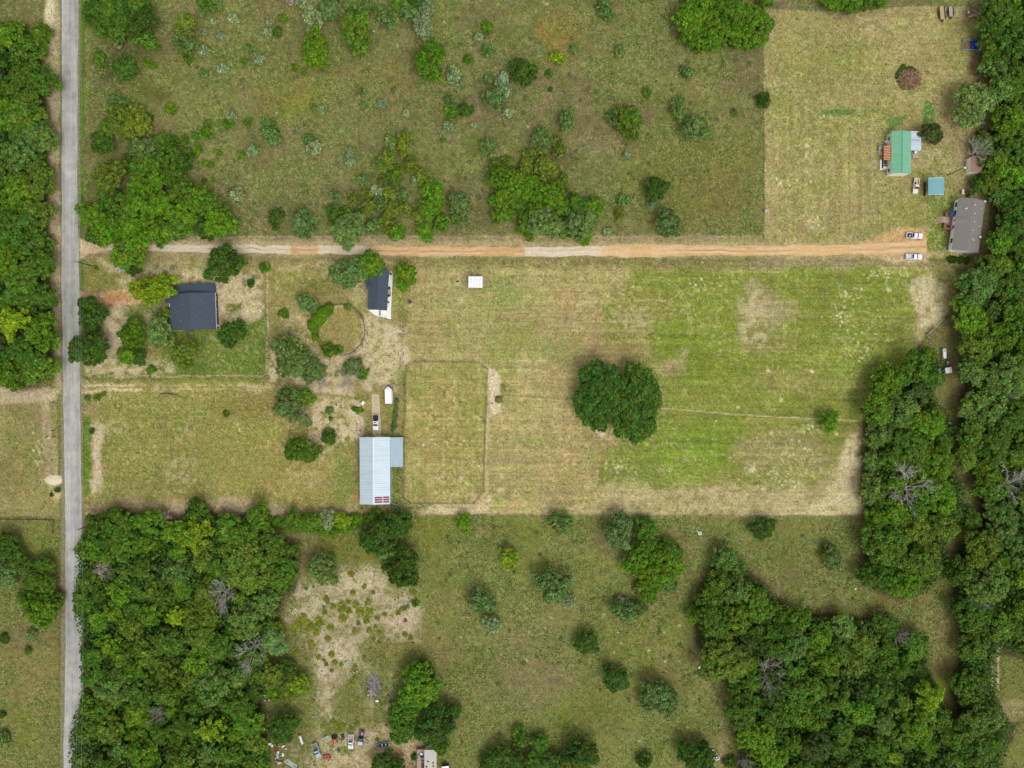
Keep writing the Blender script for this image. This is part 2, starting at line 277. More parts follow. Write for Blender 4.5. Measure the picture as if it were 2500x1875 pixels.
PG([(1500, 680), (1600, 690), (1660, 760), (1600, 790), (1500, 800)], (136, 132, 68), .7, 10, 1, ('h', .4, .1)); EL(1550, 775, 60, 26, (168, 156, 112), .75, b=('4', .42, .1)); PG([(1480, 800), (1590, 800), (1590, 900), (1560, 890), (1480, 850)], (152, 138, 88), .75, 8, 1, ('h', .42, .08)); EL(1500, 865, 60, 30, (150, 134, 88), .7)
EL(1840, 700, 24, 26, (160, 148, 106), .8); EL(1840, 765, 28, 40, (182, 166, 128), .8, b=('3', .3, .15)); EL(1815, 820, 10, 22, (178, 162, 124), .7); EL(1870, 760, 40, 60, (156, 146, 100), .7); EL(1860, 840, 60, 30, (144, 138, 84), .7); EL(1640, 895, 40, 26, (156, 146, 98), .7); EL(1650, 870, 50, 12, (164, 150, 104), .5, rot=-40); EL(1900, 760, 50, 30, (166, 152, 112), .6); EL(1900, 930, 80, 30, (142, 138, 78), .6); EL(1850, 1100, 60, 40, (146, 140, 84), .7); EL(1920, 1110, 120, 60, (150, 142, 92), .8); EL(2040, 950, 90, 40, (146, 140, 80), .6, b=('h', .4, .1))
# vehicle arcs
def arc(cx, cy, rx, ry, a0, a1): return [(cx+rx*math.cos(R(t)), cy+ry*math.sin(R(t))) for t in np.linspace(a0, a1, 14)]
for dr in (0, 7): LN(arc(1600, 790, 88-dr, 115-dr, -110, 15), 1.6, (170, 162, 102), .55, 1.5, .1); LN(arc(1610, 810, 84-dr, 92-dr, 30, 100), 1.6, (176, 166, 116), .6, 1.5, .1)
# pale corners and bottom band
EL(2268, 712, 44, 44, (182, 166, 124), .95, .3); PG([(2225, 680), (2320, 690), (2316, 740), (2290, 790), (2262, 812), (2240, 790), (2232, 730)], (188, 174, 132), .85, 9, 1, ('4', .35, .15)); EL(2262, 752, 7, 16, (128, 122, 78), .8)
PG([(1440, 1195), (1760, 1185), (1960, 1190), (2030, 1160), (2060, 1060), (2100, 1040), (2102, 1257), (1440, 1257)], (164, 150, 102), .85, 12, .8, ('h', .36, .12)); PG([(2060, 1070), (2100, 1050), (2102, 1250), (1960, 1252), (2010, 1190), (2055, 1150)], (196, 180, 136), .9, 8, 1, ('4', .3, .2)); LN([(1800, 1254), (2095, 1254)], 7, (200, 184, 142), .8, 3, .3); LN([(1060, 1252), (1800, 1250)], 6, (188, 172, 128), .75, 3, .3, ('3', .35, .15)); PG([(1330, 1235), (1420, 1232), (1420, 1250), (1320, 1252)], (190, 170, 130), .8, 5, .8, ('4', .42, .1))
for yy, xa, xb, aa in ((1198, 1480, 1760, .5), (1213, 1430, 1600, .4), (1230, 1420, 1620, .5), (1247, 1420, 1630, .7), (1195, 1800, 2000, .5), (1207, 1740, 1980, .5), (1215, 1850, 2010, .4), (1240, 1700, 2040, .5), (860, 1240, 1350, .5), (867, 1250, 1340, .4), (880, 1250, 1330, .45), (892, 1255, 1320, .4), (903, 1240, 1310, .5), (932, 1235, 1270, .5), (940, 1235, 1270, .45), (733, 1525, 1640, .6), (755, 1530, 1600, .4), (785, 1490, 1560, .5), (797, 1520, 1570, .6), (725, 1270, 1350, .35), (690, 1260, 1400, .35), (700, 1200, 1330, .3)): LN([(xa, yy), (xb, yy+rng.uniform(-2, 2))], 2.2, (196, 182, 136), aa, 2, .25, ('4', .4, .12))
# field lines
LN([(1232, 968), (1410, 981)], 1.6, (188, 174, 120), .6, 1.6, .1); LN([(1232, 964), (1400, 976)], 3, (126, 116, 62), .5, 2, .1); LN([(1612, 997), (1850, 1015), (2095, 1028)], 2.2, (196, 180, 130), .8, 1.6, .1)
EL(1470, 1058, 22, 7, (206, 186, 158), .9, .3, .5, rot=30); EL(1500, 1075, 16, 5, (182, 158, 118), .7, rot=20)
SP(2064, 720, 24, 8, 14, (214, 206, 152)); SP(2160, 670, 50, 16, 40, (208, 200, 140)); SP(2080, 725, 30, 20, 18, (220, 212, 160)); SP(2050, 775, 26, 30, 40, (218, 210, 158), (1, 2.6)); SP(2090, 840, 40, 40, 60, (214, 206, 152), (1, 2.6)); SP(2120, 780, 60, 30, 40, (206, 196, 140), (1, 2.4)); SP(2100, 870, 20, 14, 20, (214, 206, 152), (1, 2.4)); SP(2150, 835, 26, 8, 16, (214, 206, 152), (1, 2.4)); SP(1780, 1090, 50, 50, 14, (222, 214, 164), (1.4, 3)); SP(1830, 1150, 20, 20, 12, (222, 214, 164), (1.4, 3)); SP(1900, 1170, 60, 24, 50, (214, 204, 156), (1, 2.6)); SP(1950, 1120, 50, 60, 50, (210, 198, 146), (1, 2.4)); SP(1985, 1045, 26, 14, 40, (218, 208, 150), (1, 2.5)); SP(1495, 1140, 26, 24, 30, (214, 200, 146), (1, 2.6)); SP(1730, 690, 60, 24, 26, (210, 204, 150), (1, 2.4)); SP(1520, 700, 14, 30, 16, (200, 184, 130)); SP(1645, 1150, 30, 8, 6, (222, 214, 164), (1.2, 2)); SP(1755, 710, 24, 24, 16, (210, 204, 150), (1, 2))
for x_, y_, r_ in ((1410, 745, 6), (1839, 785, 5), (1813, 728, 3), (1874, 905, 5), (1983, 908, 5), (1906, 975, 5), (1881, 1056, 5), (1946, 1053, 4), (1837, 1145, 9), (1220, 1198, 9), (1224, 1158, 5), (1225, 1166, 4), (1158, 1160, 4), (1127, 735, 9), (2170, 706, 6), (1943, 1240, 5), (1802, 993, 4), (2043, 1060, 4), (1117, 693, 4), (690, 1470, 4)): EL(x_, y_, r_, r_*.9, (206, 190, 152), .85, .4, .4)
EL(1590, 1350, 12, 6, MAU, .4)
# paddock
PDK = [(993, 895), (1015, 883), (1170, 884), (1190, 901), (1187, 1000), (1181, 1200), (1157, 1228), (1003, 1229), (986, 1217), (986, 1066)]
PG(PDK, (158, 150, 88), 1, 2, .1, wd=.05, fl=.5); EL(1080, 1060, 55, 110, (166, 146, 90), .6, .5, 2); EL(1150, 980, 30, 90, (140, 140, 70), .6, b=('3', .42, .12)); EL(1000, 1060, 12, 120, (176, 162, 104), .6, b=('3', .4, .15)); PG([(990, 1215), (1160, 1215), (1150, 1228), (1000, 1228)], (164, 142, 90), .8, 5, .5); SP(1090, 1080, 60, 14, 34, (218, 204, 150), (1, 2.5))
EL(1160, 1215, 16, 12, (180, 156, 112), .8); PG([(1187, 900), (1207, 900), (1222, 985), (1212, 1000), (1190, 990)], (204, 184, 152), .9, 3, .3); LN([(1190, 1000), (1184, 1200)], 4, (176, 160, 110), .6, 2, .3)
PG([(1010, 1243), (1060, 1226), (1140, 1238), (1180, 1225), (1196, 1205), (1198, 1220), (1185, 1250), (1120, 1257), (1040, 1257)], (186, 168, 126), .85, 5, .6, ('4', .38, .15)); PG([(985, 1228), (1060, 1232), (1050, 1258), (985, 1256)], (150, 140, 84), .8, 5)
EL(1222, 950, 10, 14, (92, 110, 40), .8); LN([(1200, 940), (1206, 1000)], 9, (204, 186, 152), .8, 3, .3)
# middle yard between the houses
PG([(652, 652), (990, 650), (985, 900), (985, 1060), (660, 1060), (652, 800)], (148, 136, 82), .95, 4, .5, wd=.1, fl=.6)
PG([(985, 660), (1060, 655), (1060, 900), (985, 900)], (160, 146, 94), .8, 10, .8); EL(720, 690, 70, 40, (132, 130, 60), .7, b=('3', .4, .12)); EL(800, 700, 60, 20, (118, 120, 54), .6); EL(960, 720, 20, 40, (148, 146, 78), .8); EL(985, 750, 12, 60, (128, 122, 62), .7); EL(860, 690, 40, 40, (160, 136, 98), .6)
EL(890, 760, 34, 50, (182, 166, 122), .75, b=('3', .4, .14)); EL(940, 860, 50, 90, (178, 166, 120), .85, b=('3', .3, .2)); EL(925, 830, 26, 40, (150, 154, 84), .7); EL(900, 900, 24, 50, (182, 168, 130), .7); EL(985, 860, 14, 34, (196, 172, 142), .85, .35); EL(995, 835, 10, 20, (180, 160, 120), .6); EL(960, 990, 14, 60, (128, 130, 66), .7); EL(960, 940, 10, 20, MAU, .5); EL(1010, 800, 20, 100, (166, 152, 98), .4)
LN([(975, 770), (985, 700)], 8, (120, 122, 56), .5, 5); LN([(980, 880), (972, 1050)], 5, (150, 128, 84), .6, 3, .5)
# round pen
EL(832, 804, 60, 62, (128, 118, 66), .9, .1, .2); EL(832, 804, 52, 54, (156, 142, 84), .95, .12, .2); LN(arc(832, 806, 55, 58, -190, 130), 4, (178, 160, 120), .8, 2, .2, ('3', .35, .12)); LN(arc(834, 806, 62, 64, -60, 100), 5, (112, 106, 56), .6, 2, .2)
EL(790, 905, 70, 34, (178, 156, 122), .85, .3, 1, ('3', .35, .15)); EL(818, 905, 32, 18, (108, 122, 52), .9); LN([(795, 885), (850, 875), (890, 850)], 6, (186, 164, 124), .7, 3, .6); EL(715, 770, 40, 34, (164, 146, 102), .7, b=('v', .45, .1)); EL(700, 800, 34, 40, (142, 132, 76), .7); EL(735, 920, 34, 30, (186, 166, 132), .8, b=('3', .4, .12)); EL(680, 920, 34, 16, (186, 168, 134), .6, b=('4', .42, .1))
PG([(720, 940), (870, 940), (868, 966), (730, 962)], (188, 164, 126), .85, 5, .8, ('3', .3, .15)); PG([(740, 958), (900, 966), (900, 978), (740, 970)], (126, 118, 56), .85, 4, .5)
# sandy garden above the metal barn
PG([(790, 975), (880, 975), (884, 1066), (845, 1072), (800, 1110), (780, 1120), (760, 1100), (720, 1060), (750, 1010)], (206, 184, 154), .95, 8, 1.2, wd=0, fl=.2); EL(845, 1000, 30, 20, (122, 128, 58), .6, b=('3', .45, .1)); EL(868, 1030, 14, 26, (194, 166, 136), .9); EL(850, 1070, 26, 5, (128, 126, 60), .8); EL(815, 985, 4, 12, (110, 130, 54), .7); EL(780, 1080, 24, 30, (196, 176, 140), .8); EL(760, 1060, 40, 20, MAU, .4)
for j in range(9):
    for i in range(12):
        if rng.rand() < .75: EL(815+i*6.0+j*1.5, 1000+j*6.5-i*.5, 2.1, 1.6, (138, 124, 88), .8, .5, 0)
for j in range(5):
    for i in range(9): EL(1075+i*9-(j*2), 1236+j*4.5-(i*.6), 2.6, 1, (140, 126, 82), .6, .5, 0)
# lower left field and barn field
PG([(205, 930), (652, 930), (860, 980), (878, 1060), (878, 1255), (500, 1258), (205, 1255)], (146, 136, 78), .97, 4, .5, wd=.1, fl=.7)
PG([(210, 965), (640, 985), (640, 1210), (240, 1215)], (126, 129, 60), .85, 24, 1.5, ('2', .38, .12)); PG([(520, 1000), (870, 1060), (870, 1240), (520, 1240)], (150, 140, 74), .7, 20, 1); EL(840, 1180, 26, 50, (118, 130, 60), .75, b=('3', .4, .15)); EL(840, 1125, 18, 16, (112, 126, 64), .5); EL(620, 990, 60, 26, (146, 118, 68), .7, b=('h', .42, .1)); EL(560, 1000, 60, 18, (124, 122, 52), .6, b=('h', .4, .1)); EL(740, 1170, 60, 30, (166, 150, 92), .6)
PG([(222, 1025), (250, 1030), (244, 1200), (222, 1205), (228, 1100)], (188, 170, 134), .9, 5, .8, ('4', .35, .15)); PG([(200, 1016), (222, 1018), (228, 1050), (222, 1080), (220, 1205), (200, 1212)], (88, 122, 26), .95, 3, .4, wd=.2); PG([(204, 982), (240, 985), (244, 1012), (205, 1012)], (152, 130, 94), .8, 4); EL(450, 1060, 26, 26, (176, 162, 124), .6, b=('4', .45, .1)); EL(450, 1150, 44, 36, (174, 158, 116), .6, b=('4', .45, .1)); EL(280, 1040, 30, 18, (186, 172, 122), .5, b=('4', .42, .1))
PG([(205, 1235), (330, 1215), (400, 1232), (520, 1215), (640, 1222), (750, 1245), (870, 1235), (880, 1262), (500, 1300), (205, 1270)], (176, 152, 122), .85, 7, 1.2, ('3', .3, .2)); PG([(280, 1245), (400, 1240), (520, 1240), (760, 1262), (860, 1258), (860, 1280), (280, 1285)], (120, 92, 74), .8, 7, 1); EL(255, 1240, 40, 12, (178, 136, 104), .7); EL(920, 1248, 60, 12, (158, 118, 84), .8); EL(870, 1215, 12, 14, (166, 124, 84), .7); LN([(416, 965), (410, 1240)], 1.2, (176, 164, 110), .6); LN([(419, 965), (413, 1240)], 2, (118, 118, 52), .5)
PG([(953, 1140), (985, 1140), (985, 1215), (953, 1225)], (128, 124, 64), .9, 3, .5); LN([(956, 1140), (955, 1215)], 4, (196, 170, 134), .7, 2, .3); LN([(984, 1145), (982, 1215)], 5, (190, 168, 132), .7, 3, .4, ('3', .4, .1))
SP(585, 1040, 20, 14, 14, (206, 196, 150)); SP(560, 1085, 26, 12, 30, (196, 186, 140), (1, 2.2)); SP(100, 1110, 20, 50, 26, (210, 198, 150)); SP(70, 1080, 60, 80, 30, (200, 186, 130), (1, 2.6))
# farm track below the first house
PG([(196, 928), (250, 935), (420, 938), (640, 940), (640, 955), (430, 955), (300, 955), (220, 962), (196, 966)], (152, 144, 82), .9, 4, .4); LN([(205, 941), (260, 941), (330, 940)], 5, (204, 188, 140), .9, 2.5, .3); LN([(205, 956), (240, 951), (300, 951), (345, 951)], 5, (206, 186, 150), .9, 2.5, .3); LN([(330, 940), (640, 940)], 2.6, (190, 178, 112), .7, 1.6, .2, ('4', .36, .12)); LN([(345, 951), (560, 952)], 2.4, (184, 172, 110), .6, 1.6, .2, ('4', .4, .12)); PG([(196, 925), (218, 930), (214, 965), (196, 965)], (186, 164, 140), .85, 4, .4)
PG([(230, 895), (420, 890), (420, 918), (240, 918)], (170, 154, 110), .8, 6, 1, ('4', .38, .15)); LN([(230, 919), (648, 918)], 2.6, (196, 180, 120), .8, 1.6, .2, ('4', .3, .15)); PG([(420, 921), (640, 921), (640, 935), (420, 935)], (118, 134, 46), .8, 3, .5); PG([(210, 966), (260, 957), (250, 972), (210, 985)], (104, 122, 44), .85, 3, .6); EL(610, 945, 40, 12, (190, 174, 134), .6, b=('4', .4, .1)); EL(410, 948, 34, 10, (186, 170, 136), .6, b=('4', .4, .1)); EL(680, 945, 30, 10, (196, 180, 138), .6, b=('4', .4, .1))
# first house yard
PG([(206, 652), (300, 640), (648, 660), (650, 915), (206, 915), (210, 760)], (140, 130, 78), .95, 5, .5, wd=.1, fl=.5)
PG([(400, 812), (648, 775), (648, 915), (400, 915)], (92, 118, 38), .95, 6, .8); EL(500, 870, 60, 20, (120, 130, 56), .5); PG([(350, 740), (400, 740), (420, 800), (360, 860), (330, 780)], (108, 120, 56), .8, 8, 1); PG([(205, 640), (260, 622), (330, 640), (320, 690), (205, 708)], (124, 124, 58), .8, 6, .7); EL(285, 640, 50, 16, (184, 166, 122), .7, b=('4', .4, .12)); EL(300, 690, 20, 20, (190, 172, 130), .6); EL(275, 830, 26, 50, (184, 162, 134), .9, .25, 1); EL(285, 760, 30, 16, (190, 166, 138), .85); EL(330, 790, 40, 40, (108, 122, 60), .8, b=('3', .4, .12)); EL(370, 780, 20, 16, (186, 158, 130), .7, b=('3', .45, .1))
PG([(524, 690), (560, 680), (640, 720), (640, 775), (540, 780), (526, 800)], (186, 166, 128), .85, 7, 1.2, ('3', .34, .15)); PG([(440, 655), (540, 655), (570, 700), (510, 690), (420, 688)], (184, 168, 126), .7, 6, 1, ('4', .36, .15)); EL(575, 755, 28, 16, (112, 122, 52), .9, .25); EL(640, 740, 16, 30, (106, 122, 66), .8); PG([(545, 775), (600, 762), (620, 740), (640, 768), (600, 778), (550, 785)], (206, 182, 152), .9, 4, .8); EL(600, 690, 50, 24, (146, 136, 76), .8); LN([(651, 665), (653, 760), (650, 900)], 4, (186, 168, 126), .7, 2, .5, ('4', .34, .15)); EL(650, 700, 8, 40, (160, 144, 96), .4); EL(400, 752, 10, 8, (190, 158, 136), .8); EL(535, 770, 8, 40, (184, 152, 122), .8); EL(560, 850, 30, 5, (166, 134, 96), .6)
for x_ in (487, 503, 515): LN([(x_, 812), (x_+3, 838)], 1.3, (176, 156, 90), .6)
for pts in ([(524, 700), (560, 690), (600, 730), (590, 760), (560, 800), (530, 800)], [(540, 655), (600, 700), (560, 715), (505, 690)], [(600, 730), (648, 740), (645, 775), (560, 785), (550, 775), (610, 758)]): PG(pts, (206, 186, 148), .75, 5, 2.4, ('3', .46, .08))
PG([(345, 640), (520, 650), (520, 690), (400, 688)], (186, 172, 130), .7, 8, 1.4, ('4', .44, .14)); PG([(250, 800), (300, 790), (300, 850), (260, 880), (240, 850)], (196, 174, 146), .8, 8, 1.4); PG([(215, 885), (400, 880), (400, 915), (215, 915)], (192, 178, 138), .7, 6, 1.5, ('4', .45, .14))
# red dirt drive
PG([(192, 712), (235, 714), (290, 706), (340, 700), (348, 725), (342, 742), (290, 745), (255, 740), (240, 735), (215, 748), (192, 752)], (200, 160, 124), .97, 2.5, .3, wd=0, fl=0); EL(290, 722, 44, 12, (190, 144, 102), .8, .3); EL(262, 738, 20, 6, (160, 116, 78), .5); EL(240, 722, 14, 8, (196, 176, 156), .7)
# spot of white crushed stone, loose branches left of the road
EL(132, 1171, 23, 14, (222, 208, 178), .95, .15, .5); EL(140, 1205, 20, 22, (196, 178, 136), .7, b=('4', .42, .1))
# bare soil round trees, dark brown litter under the woods
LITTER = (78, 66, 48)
def MUL(pts, F, amp, fe=14):
    xs = [q[0] for q in pts]; ys = [q[1] for q in pts]; w = win(min(xs), max(xs), min(ys), max(ys), 20)
    m = sst(fe, -fe, polysdf(X[w], Y[w], pts))*amp; COL[w] *= (1+m*(F[w]-.5)*2)[..., None]
nh2 = fbm(X, Y, 220, 71, 3, .022); nv2 = fbm(X, Y, 5, 72, 2, 40)
MUL(HF, nh2, .26); MUL(HF, nh, .2); MUL([(210, 965), (870, 985), (870, 1250), (210, 1250)], nh, .16); MUL(PDK, nv2, .2, 4); MUL([(1870, 250), (2160, 250), (2160, 580), (1870, 580)], nv2, .24, 30); MUL([(400, 812), (648, 780), (648, 915), (400, 915)], nh, .14); MUL([(1870, 25), (2400, 25), (2400, 250), (1870, 250)], nh, .14, 30)
# straw: pale dry streaks and dots through all mown ground
def STRAW(pts, th, col, al, F=None):
    xs = [q[0] for q in pts]; ys = [q[1] for q in pts]; w = win(min(xs), max(xs), min(ys), max(ys), 20); F_ = n4 if F is None else F
    put(w, al*sst(20, -20, polysdf(X[w], Y[w], pts))*sst(th-.05, th+.1, F_[w])*sst(.36, .56, n2[w]), col)
big = fbm(X, Y, 5, 81, 2)
for pts in (HF, PDK, [(652, 652), (990, 650), (985, 1060), (660, 1060)], [(205, 930), (870, 985), (870, 1250), (205, 1250)], [(1868, 25), (2400, 20), (2420, 640), (1868, 600)], [(206, 652), (648, 660), (650, 915), (206, 915)], [(250, 575), (2380, 575), (2380, 655), (250, 655)]):
    STRAW(pts, .62, (200, 188, 140), .34, big); STRAW(pts, .62, (116, 118, 54), .4, fbm(X, Y, 8, 82, 2))
# rank growth of the rough pasture: greener tussocks, pale seed heads, brown gaps
_reg = sst(.4, .62, fbm(X, Y, 110, 91, 3)); _reg2 = sst(.42, .6, fbm(X, Y, 85, 92, 3)); _reg3 = sst(.5, .66, fbm(X, Y, 140, 93, 3))
put(ALL, np.clip(WD, 0, 1)*.38*_reg3*(1-_reg), (124, 106, 78)); put(ALL, np.clip(WD, 0, 1)*.4*_reg*_reg2, (116, 126, 52))
WD *= .3+.7*_reg
_w = np.clip(WD, 0, 1)
put(ALL, _w*.5*sst(.52, .64, fbm(X, Y, 13, 83, 2)), (96, 112, 48)); put(ALL, _w*.55*sst(.56, .68, fbm(X, Y, 5.5, 84, 2)), (156, 152, 98)); put(ALL, _w*.5*sst(.6, .7, fbm(X, Y, 6, 85, 2)), (82, 78, 44)); put(ALL, _w*.35*sst(.58, .7, fbm(X, Y, 9, 86, 2)), (146, 124, 74))
# fine natural mottling of the whole sward: light and dark tussocks, greener and browner turf
_m = (1-sst(.2, .6, COL.mean(-1)))[..., None]
COL *= 1+(.36*(n4[..., None]-.5)+.18*(n5[..., None]-.5)+.34*(n3[..., None]-.5)+.3*(n2[..., None]-.5))
_g = sst(.5, .62, fbm(X, Y, 14, 61, 3))[..., None]*.16; COL[:] = COL*(1-_g)+COL*np.array([.82, 1.04, .62])*_g*1.0
_g = sst(.52, .66, fbm(X, Y, 18, 62, 3))[..., None]*.5; COL[:] = COL*(1-_g)+COL*np.array([1.1, .96, 1.06])*_g
_g = sst(.5, .7, fbm(X, Y, 45, 63, 3))[..., None]*.5; COL[:] = COL*(1-_g)+COL*np.array([.86, .98, .72])*_g
_w = np.clip(WD, 0, 1)[..., None]*.9; _l = COL.mean(-1, keepdims=True); COL[:] = COL*(1-_w)+(_l+(COL-_l)*.92)*np.array([.98, 1.02, .98])*_w
# worn and bleached places that stay clear of the turf's mottling
q9 = fbm(X, Y, 12, 95, 3)
def WORN(pts, col, al=.7, fe=8, th=.44):
    xs = [q[0] for q in pts]; ys = [q[1] for q in pts]; w = win(min(xs), max(xs), min(ys), max(ys), 30)
    put(w, al*sst(fe, -fe, polysdf(X[w]+wx[w]*1.2, Y[w]+wy[w]*1.2, pts))*sst(th-.08, th+.12, q9[w]), col)
WORN([(2225, 680), (2320, 690), (2316, 740), (2290, 790), (2262, 812), (2240, 790), (2232, 730)], (206, 192, 152), .8); WORN([(2060, 1090), (2098, 1060), (2100, 1250), (1960, 1250), (2030, 1190)], (204, 190, 148), .8); WORN([(1187, 905), (1208, 900), (1224, 985), (1212, 1005), (1192, 990)], (214, 196, 162), .9, 4, .3); WORN([(1010, 1245), (1060, 1230), (1140, 1240), (1185, 1225), (1198, 1205), (1200, 1225), (1185, 1252), (1120, 1257)], (204, 188, 146), .8, 5, .4)
WORN([(1790, 740), (1850, 700), (1890, 760), (1860, 850), (1810, 830)], (190, 176, 134), .7, 14); WORN([(925, 800), (985, 800), (960, 960), (900, 950)], (190, 176, 136), .7, 16, .46); WORN([(975, 850), (1000, 840), (1004, 880), (985, 900)], (206, 182, 152), .8, 5, .35); WORN([(1440, 1180), (2000, 1180), (2000, 1250), (1440, 1250)], (188, 174, 128), .6, 14, .48); WORN([(222, 1030), (250, 1030), (246, 1200), (224, 1200)], (196, 180, 148), .8, 6, .4)
WORN([(420, 1235), (560, 1215), (640, 1222), (700, 1240), (420, 1250)], (190, 166, 138), .7, 8, .42); WORN([(112, -20), (134, -20), (134, 120), (112, 120)], (214, 204, 168), .8, 6, .4); WORN([(112, 120), (140, 120), (146, 460), (148, 900), (134, 940), (130, 700), (118, 460)], (196, 178, 146), .6, 6, .45); WORN([(730, 940), (868, 940), (866, 966), (735, 962)], (204, 184, 148), .8, 6, .4); WORN([(780, 600), (790, 900), (740, 920), (720, 900)], (188, 170, 132), .0)
_P = PDK+[PDK[0]]; LN(_P, 2.2, (112, 102, 62), .75, 1.6, .08); LN([(x_+(5 if x_ > 1080 else -4), y_+(4 if y_ > 1000 else -3)) for x_, y_ in PDK[2:9]], 4, (196, 180, 138), .65, 2.5, .4, ('4', .36, .14))
LN(arc(832, 806, 56, 59, -190, 130), 4.5, (196, 178, 138), .75, 2, .2, ('3', .32, .14)); LN(arc(834, 808, 62, 64, -70, 100), 3, (104, 98, 54), .65, 1.6, .15); LN(arc(834, 808, 68, 70, -60, 110), 5, (200, 184, 144), .7, 3, .4, ('3', .38, .14))
LN([(230, 919), (648, 918)], 2.4, (206, 192, 136), .8, 1.4, .2, ('4', .28, .15)); LN([(651, 665), (653, 760), (650, 905)], 3.4, (198, 180, 138), .75, 1.6, .4, ('4', .3, .15)); LN([(1612, 997), (1850, 1015), (2095, 1028)], 2, (204, 190, 142), .8, 1.4, .1); LN([(1232, 968), (1410, 981)], 2, (196, 182, 132), .7, 1.4, .1)
for dr in (0, 7): LN(arc(1600, 790, 88-dr, 115-dr, -110, 15), 1.5, (184, 176, 118), .6, 1.3, .1); LN(arc(1610, 810, 84-dr, 92-dr, 30, 100), 1.5, (190, 180, 130), .65, 1.3, .1)
for yy, xa, xb, aa in ((1198, 1480, 1760, .5), (1213, 1430, 1600, .5), (1247, 1420, 1630, .7), (1207, 1740, 1980, .5), (1240, 1700, 2040, .5), (860, 1240, 1350, .6), (867, 1250, 1340, .5), (880, 1250, 1330, .55), (892, 1255, 1320, .5), (903, 1240, 1310, .6), (932, 1235, 1270, .6), (733, 1525, 1640, .7), (785, 1490, 1560, .5), (797, 1520, 1570, .6), (725, 1270, 1350, .5), (690, 1260, 1400, .5), (951, 420, 640, .4), (941, 420, 640, .6)): LN([(xa, yy), (xb, yy+1)], 2, (206, 192, 146), aa, 1.6, .25, ('4', .4, .12))
EL(840, 1150, 26, 60, (112, 128, 58), .5, .6, 2); EL(560, 1110, 120, 70, (122, 128, 58), .4, .7, 2, b=('3', .42, .14)); LN([(1868, 600), (1868, 30)], 3, (196, 180, 138), .5, 2, .3, ('4', .36, .14))
for a_, b_ in (((205, 941), (330, 940)), ((205, 956), (345, 951))): LN([a_, b_], 4, (212, 198, 156), .8, 2.5, .3, ('4', .36, .12))
for pts, al in (([(470, 655), (640, 660), (645, 770), (600, 790), (530, 800), (524, 700), (430, 690), (350, 680), (350, 650)], .75), ([(215, 750), (330, 745), (320, 860), (260, 890), (215, 860)], .6), ([(260, 640), (330, 640), (330, 700), (290, 700)], .6), ([(655, 860), (790, 870), (880, 860), (870, 935), (700, 945), (655, 940)], .75), ([(690, 750), (770, 770), (765, 840), (790, 890), (680, 880), (690, 820)], .45), ([(775, 975), (884, 980), (884, 1060), (800, 1105), (765, 1115), (735, 1060), (760, 1020)], .85), ([(880, 735), (900, 770), (990, 800), (970, 950), (900, 960), (870, 860)], .65), ([(215, 880), (420, 880), (420, 916), (215, 916)], .65), ([(780, 640), (860, 640), (900, 700), (850, 720), (790, 690)], .4), ([(660, 640), (1000, 640), (1000, 652), (660, 652)], .5)): WORN(pts, (206, 188, 152), al, 8, .46)
for pts, al in (([(700, 1430), (850, 1385), (1020, 1440), (1025, 1540), (960, 1570), (880, 1590), (860, 1650), (820, 1680), (805, 1790), (780, 1790), (765, 1640), (740, 1560), (705, 1510)], .6), ([(860, 1610), (900, 1600), (905, 1660), (880, 1680)], .6), ([(940, 1660), (960, 1700), (940, 1760), (925, 1700)], .5), ([(890, 1690), (915, 1700), (915, 1780), (900, 1780)], .5), ([(790, 1780), (1010, 1770), (1030, 1840), (1000, 1875), (720, 1990), (760, 1830)], .55), ([(720, 1400), (760, 1420), (740, 1540), (700, 1500)], .5)): WORN(pts, (196, 180, 150), al, 20, .46)
for x_, y_, rx_, ry_, c_, a_ in ((960, 1590, 70, 32, (112, 112, 56), .75), (860, 1690, 50, 55, (112, 114, 58), .75), (905, 1755, 34, 26, (116, 112, 58), .6), (850, 1550, 60, 22, (128, 116, 84), .6), (730, 1530, 36, 24, (112, 114, 40), .7), (745, 1590, 30, 50, (122, 112, 66), .6), (900, 1470, 60, 26, (150, 140, 96), .5), (840, 1500, 60, 20, (138, 126, 88), .5), (770, 1700, 26, 60, (116, 114, 60), .5), (1250, 830, 70, 40, (138, 142, 80), .6), (1220, 715, 70, 30, (134, 142, 80), .6), (1370, 860, 60, 34, (134, 142, 76), .55), (1290, 1080, 60, 12, (138, 144, 80), .6), (1160, 760, 60, 40, (150, 150, 90), .4), (1150, 960, 16, 80, (134, 138, 68), .5), (1040, 930, 60, 30, (140, 142, 74), .4)): EL(x_, y_, rx_, ry_, c_, a_, .6, 2.2, ('3', .4, .14))
q_s = np.random.RandomState(12)
for k_ in range(130): 
    x_, y_ = 870+q_s.normal()*62, 1490+q_s.normal()*36; r_s = q_s.uniform(1.5, 4.5); EL(x_, y_, r_s, r_s, (116, 120, 40), .75, .5, .4)
for k_ in range(40): x_, y_ = 830+q_s.normal()*40, 1775+q_s.normal()*10; r_s = q_s.uniform(2, 5); EL(x_, y_, r_s, r_s, (112, 116, 40), .7, .5, .4)
LN([(1193, 1000), (1190, 1100), (1188, 1200)], 6, (192, 176, 132), .7, 3, .4, ('3', .34, .14)); LN([(1198, 1225), (1180, 1246), (1100, 1250), (1030, 1254)], 9, (204, 188, 148), .7, 4, .4, ('3', .3, .14)); LN([(1196, 905), (1200, 950), (1204, 1005)], 11, (214, 196, 160), .8, 3, .5, ('3', .3, .14))
for j_ in range(3): LN([(1040, 1250-j_*4), (1110, 1248-j_*4), (1165, 1246-j_*5), (1196, 1222-j_*6)], 2, (212, 196, 156), .7, 1.5, .3)
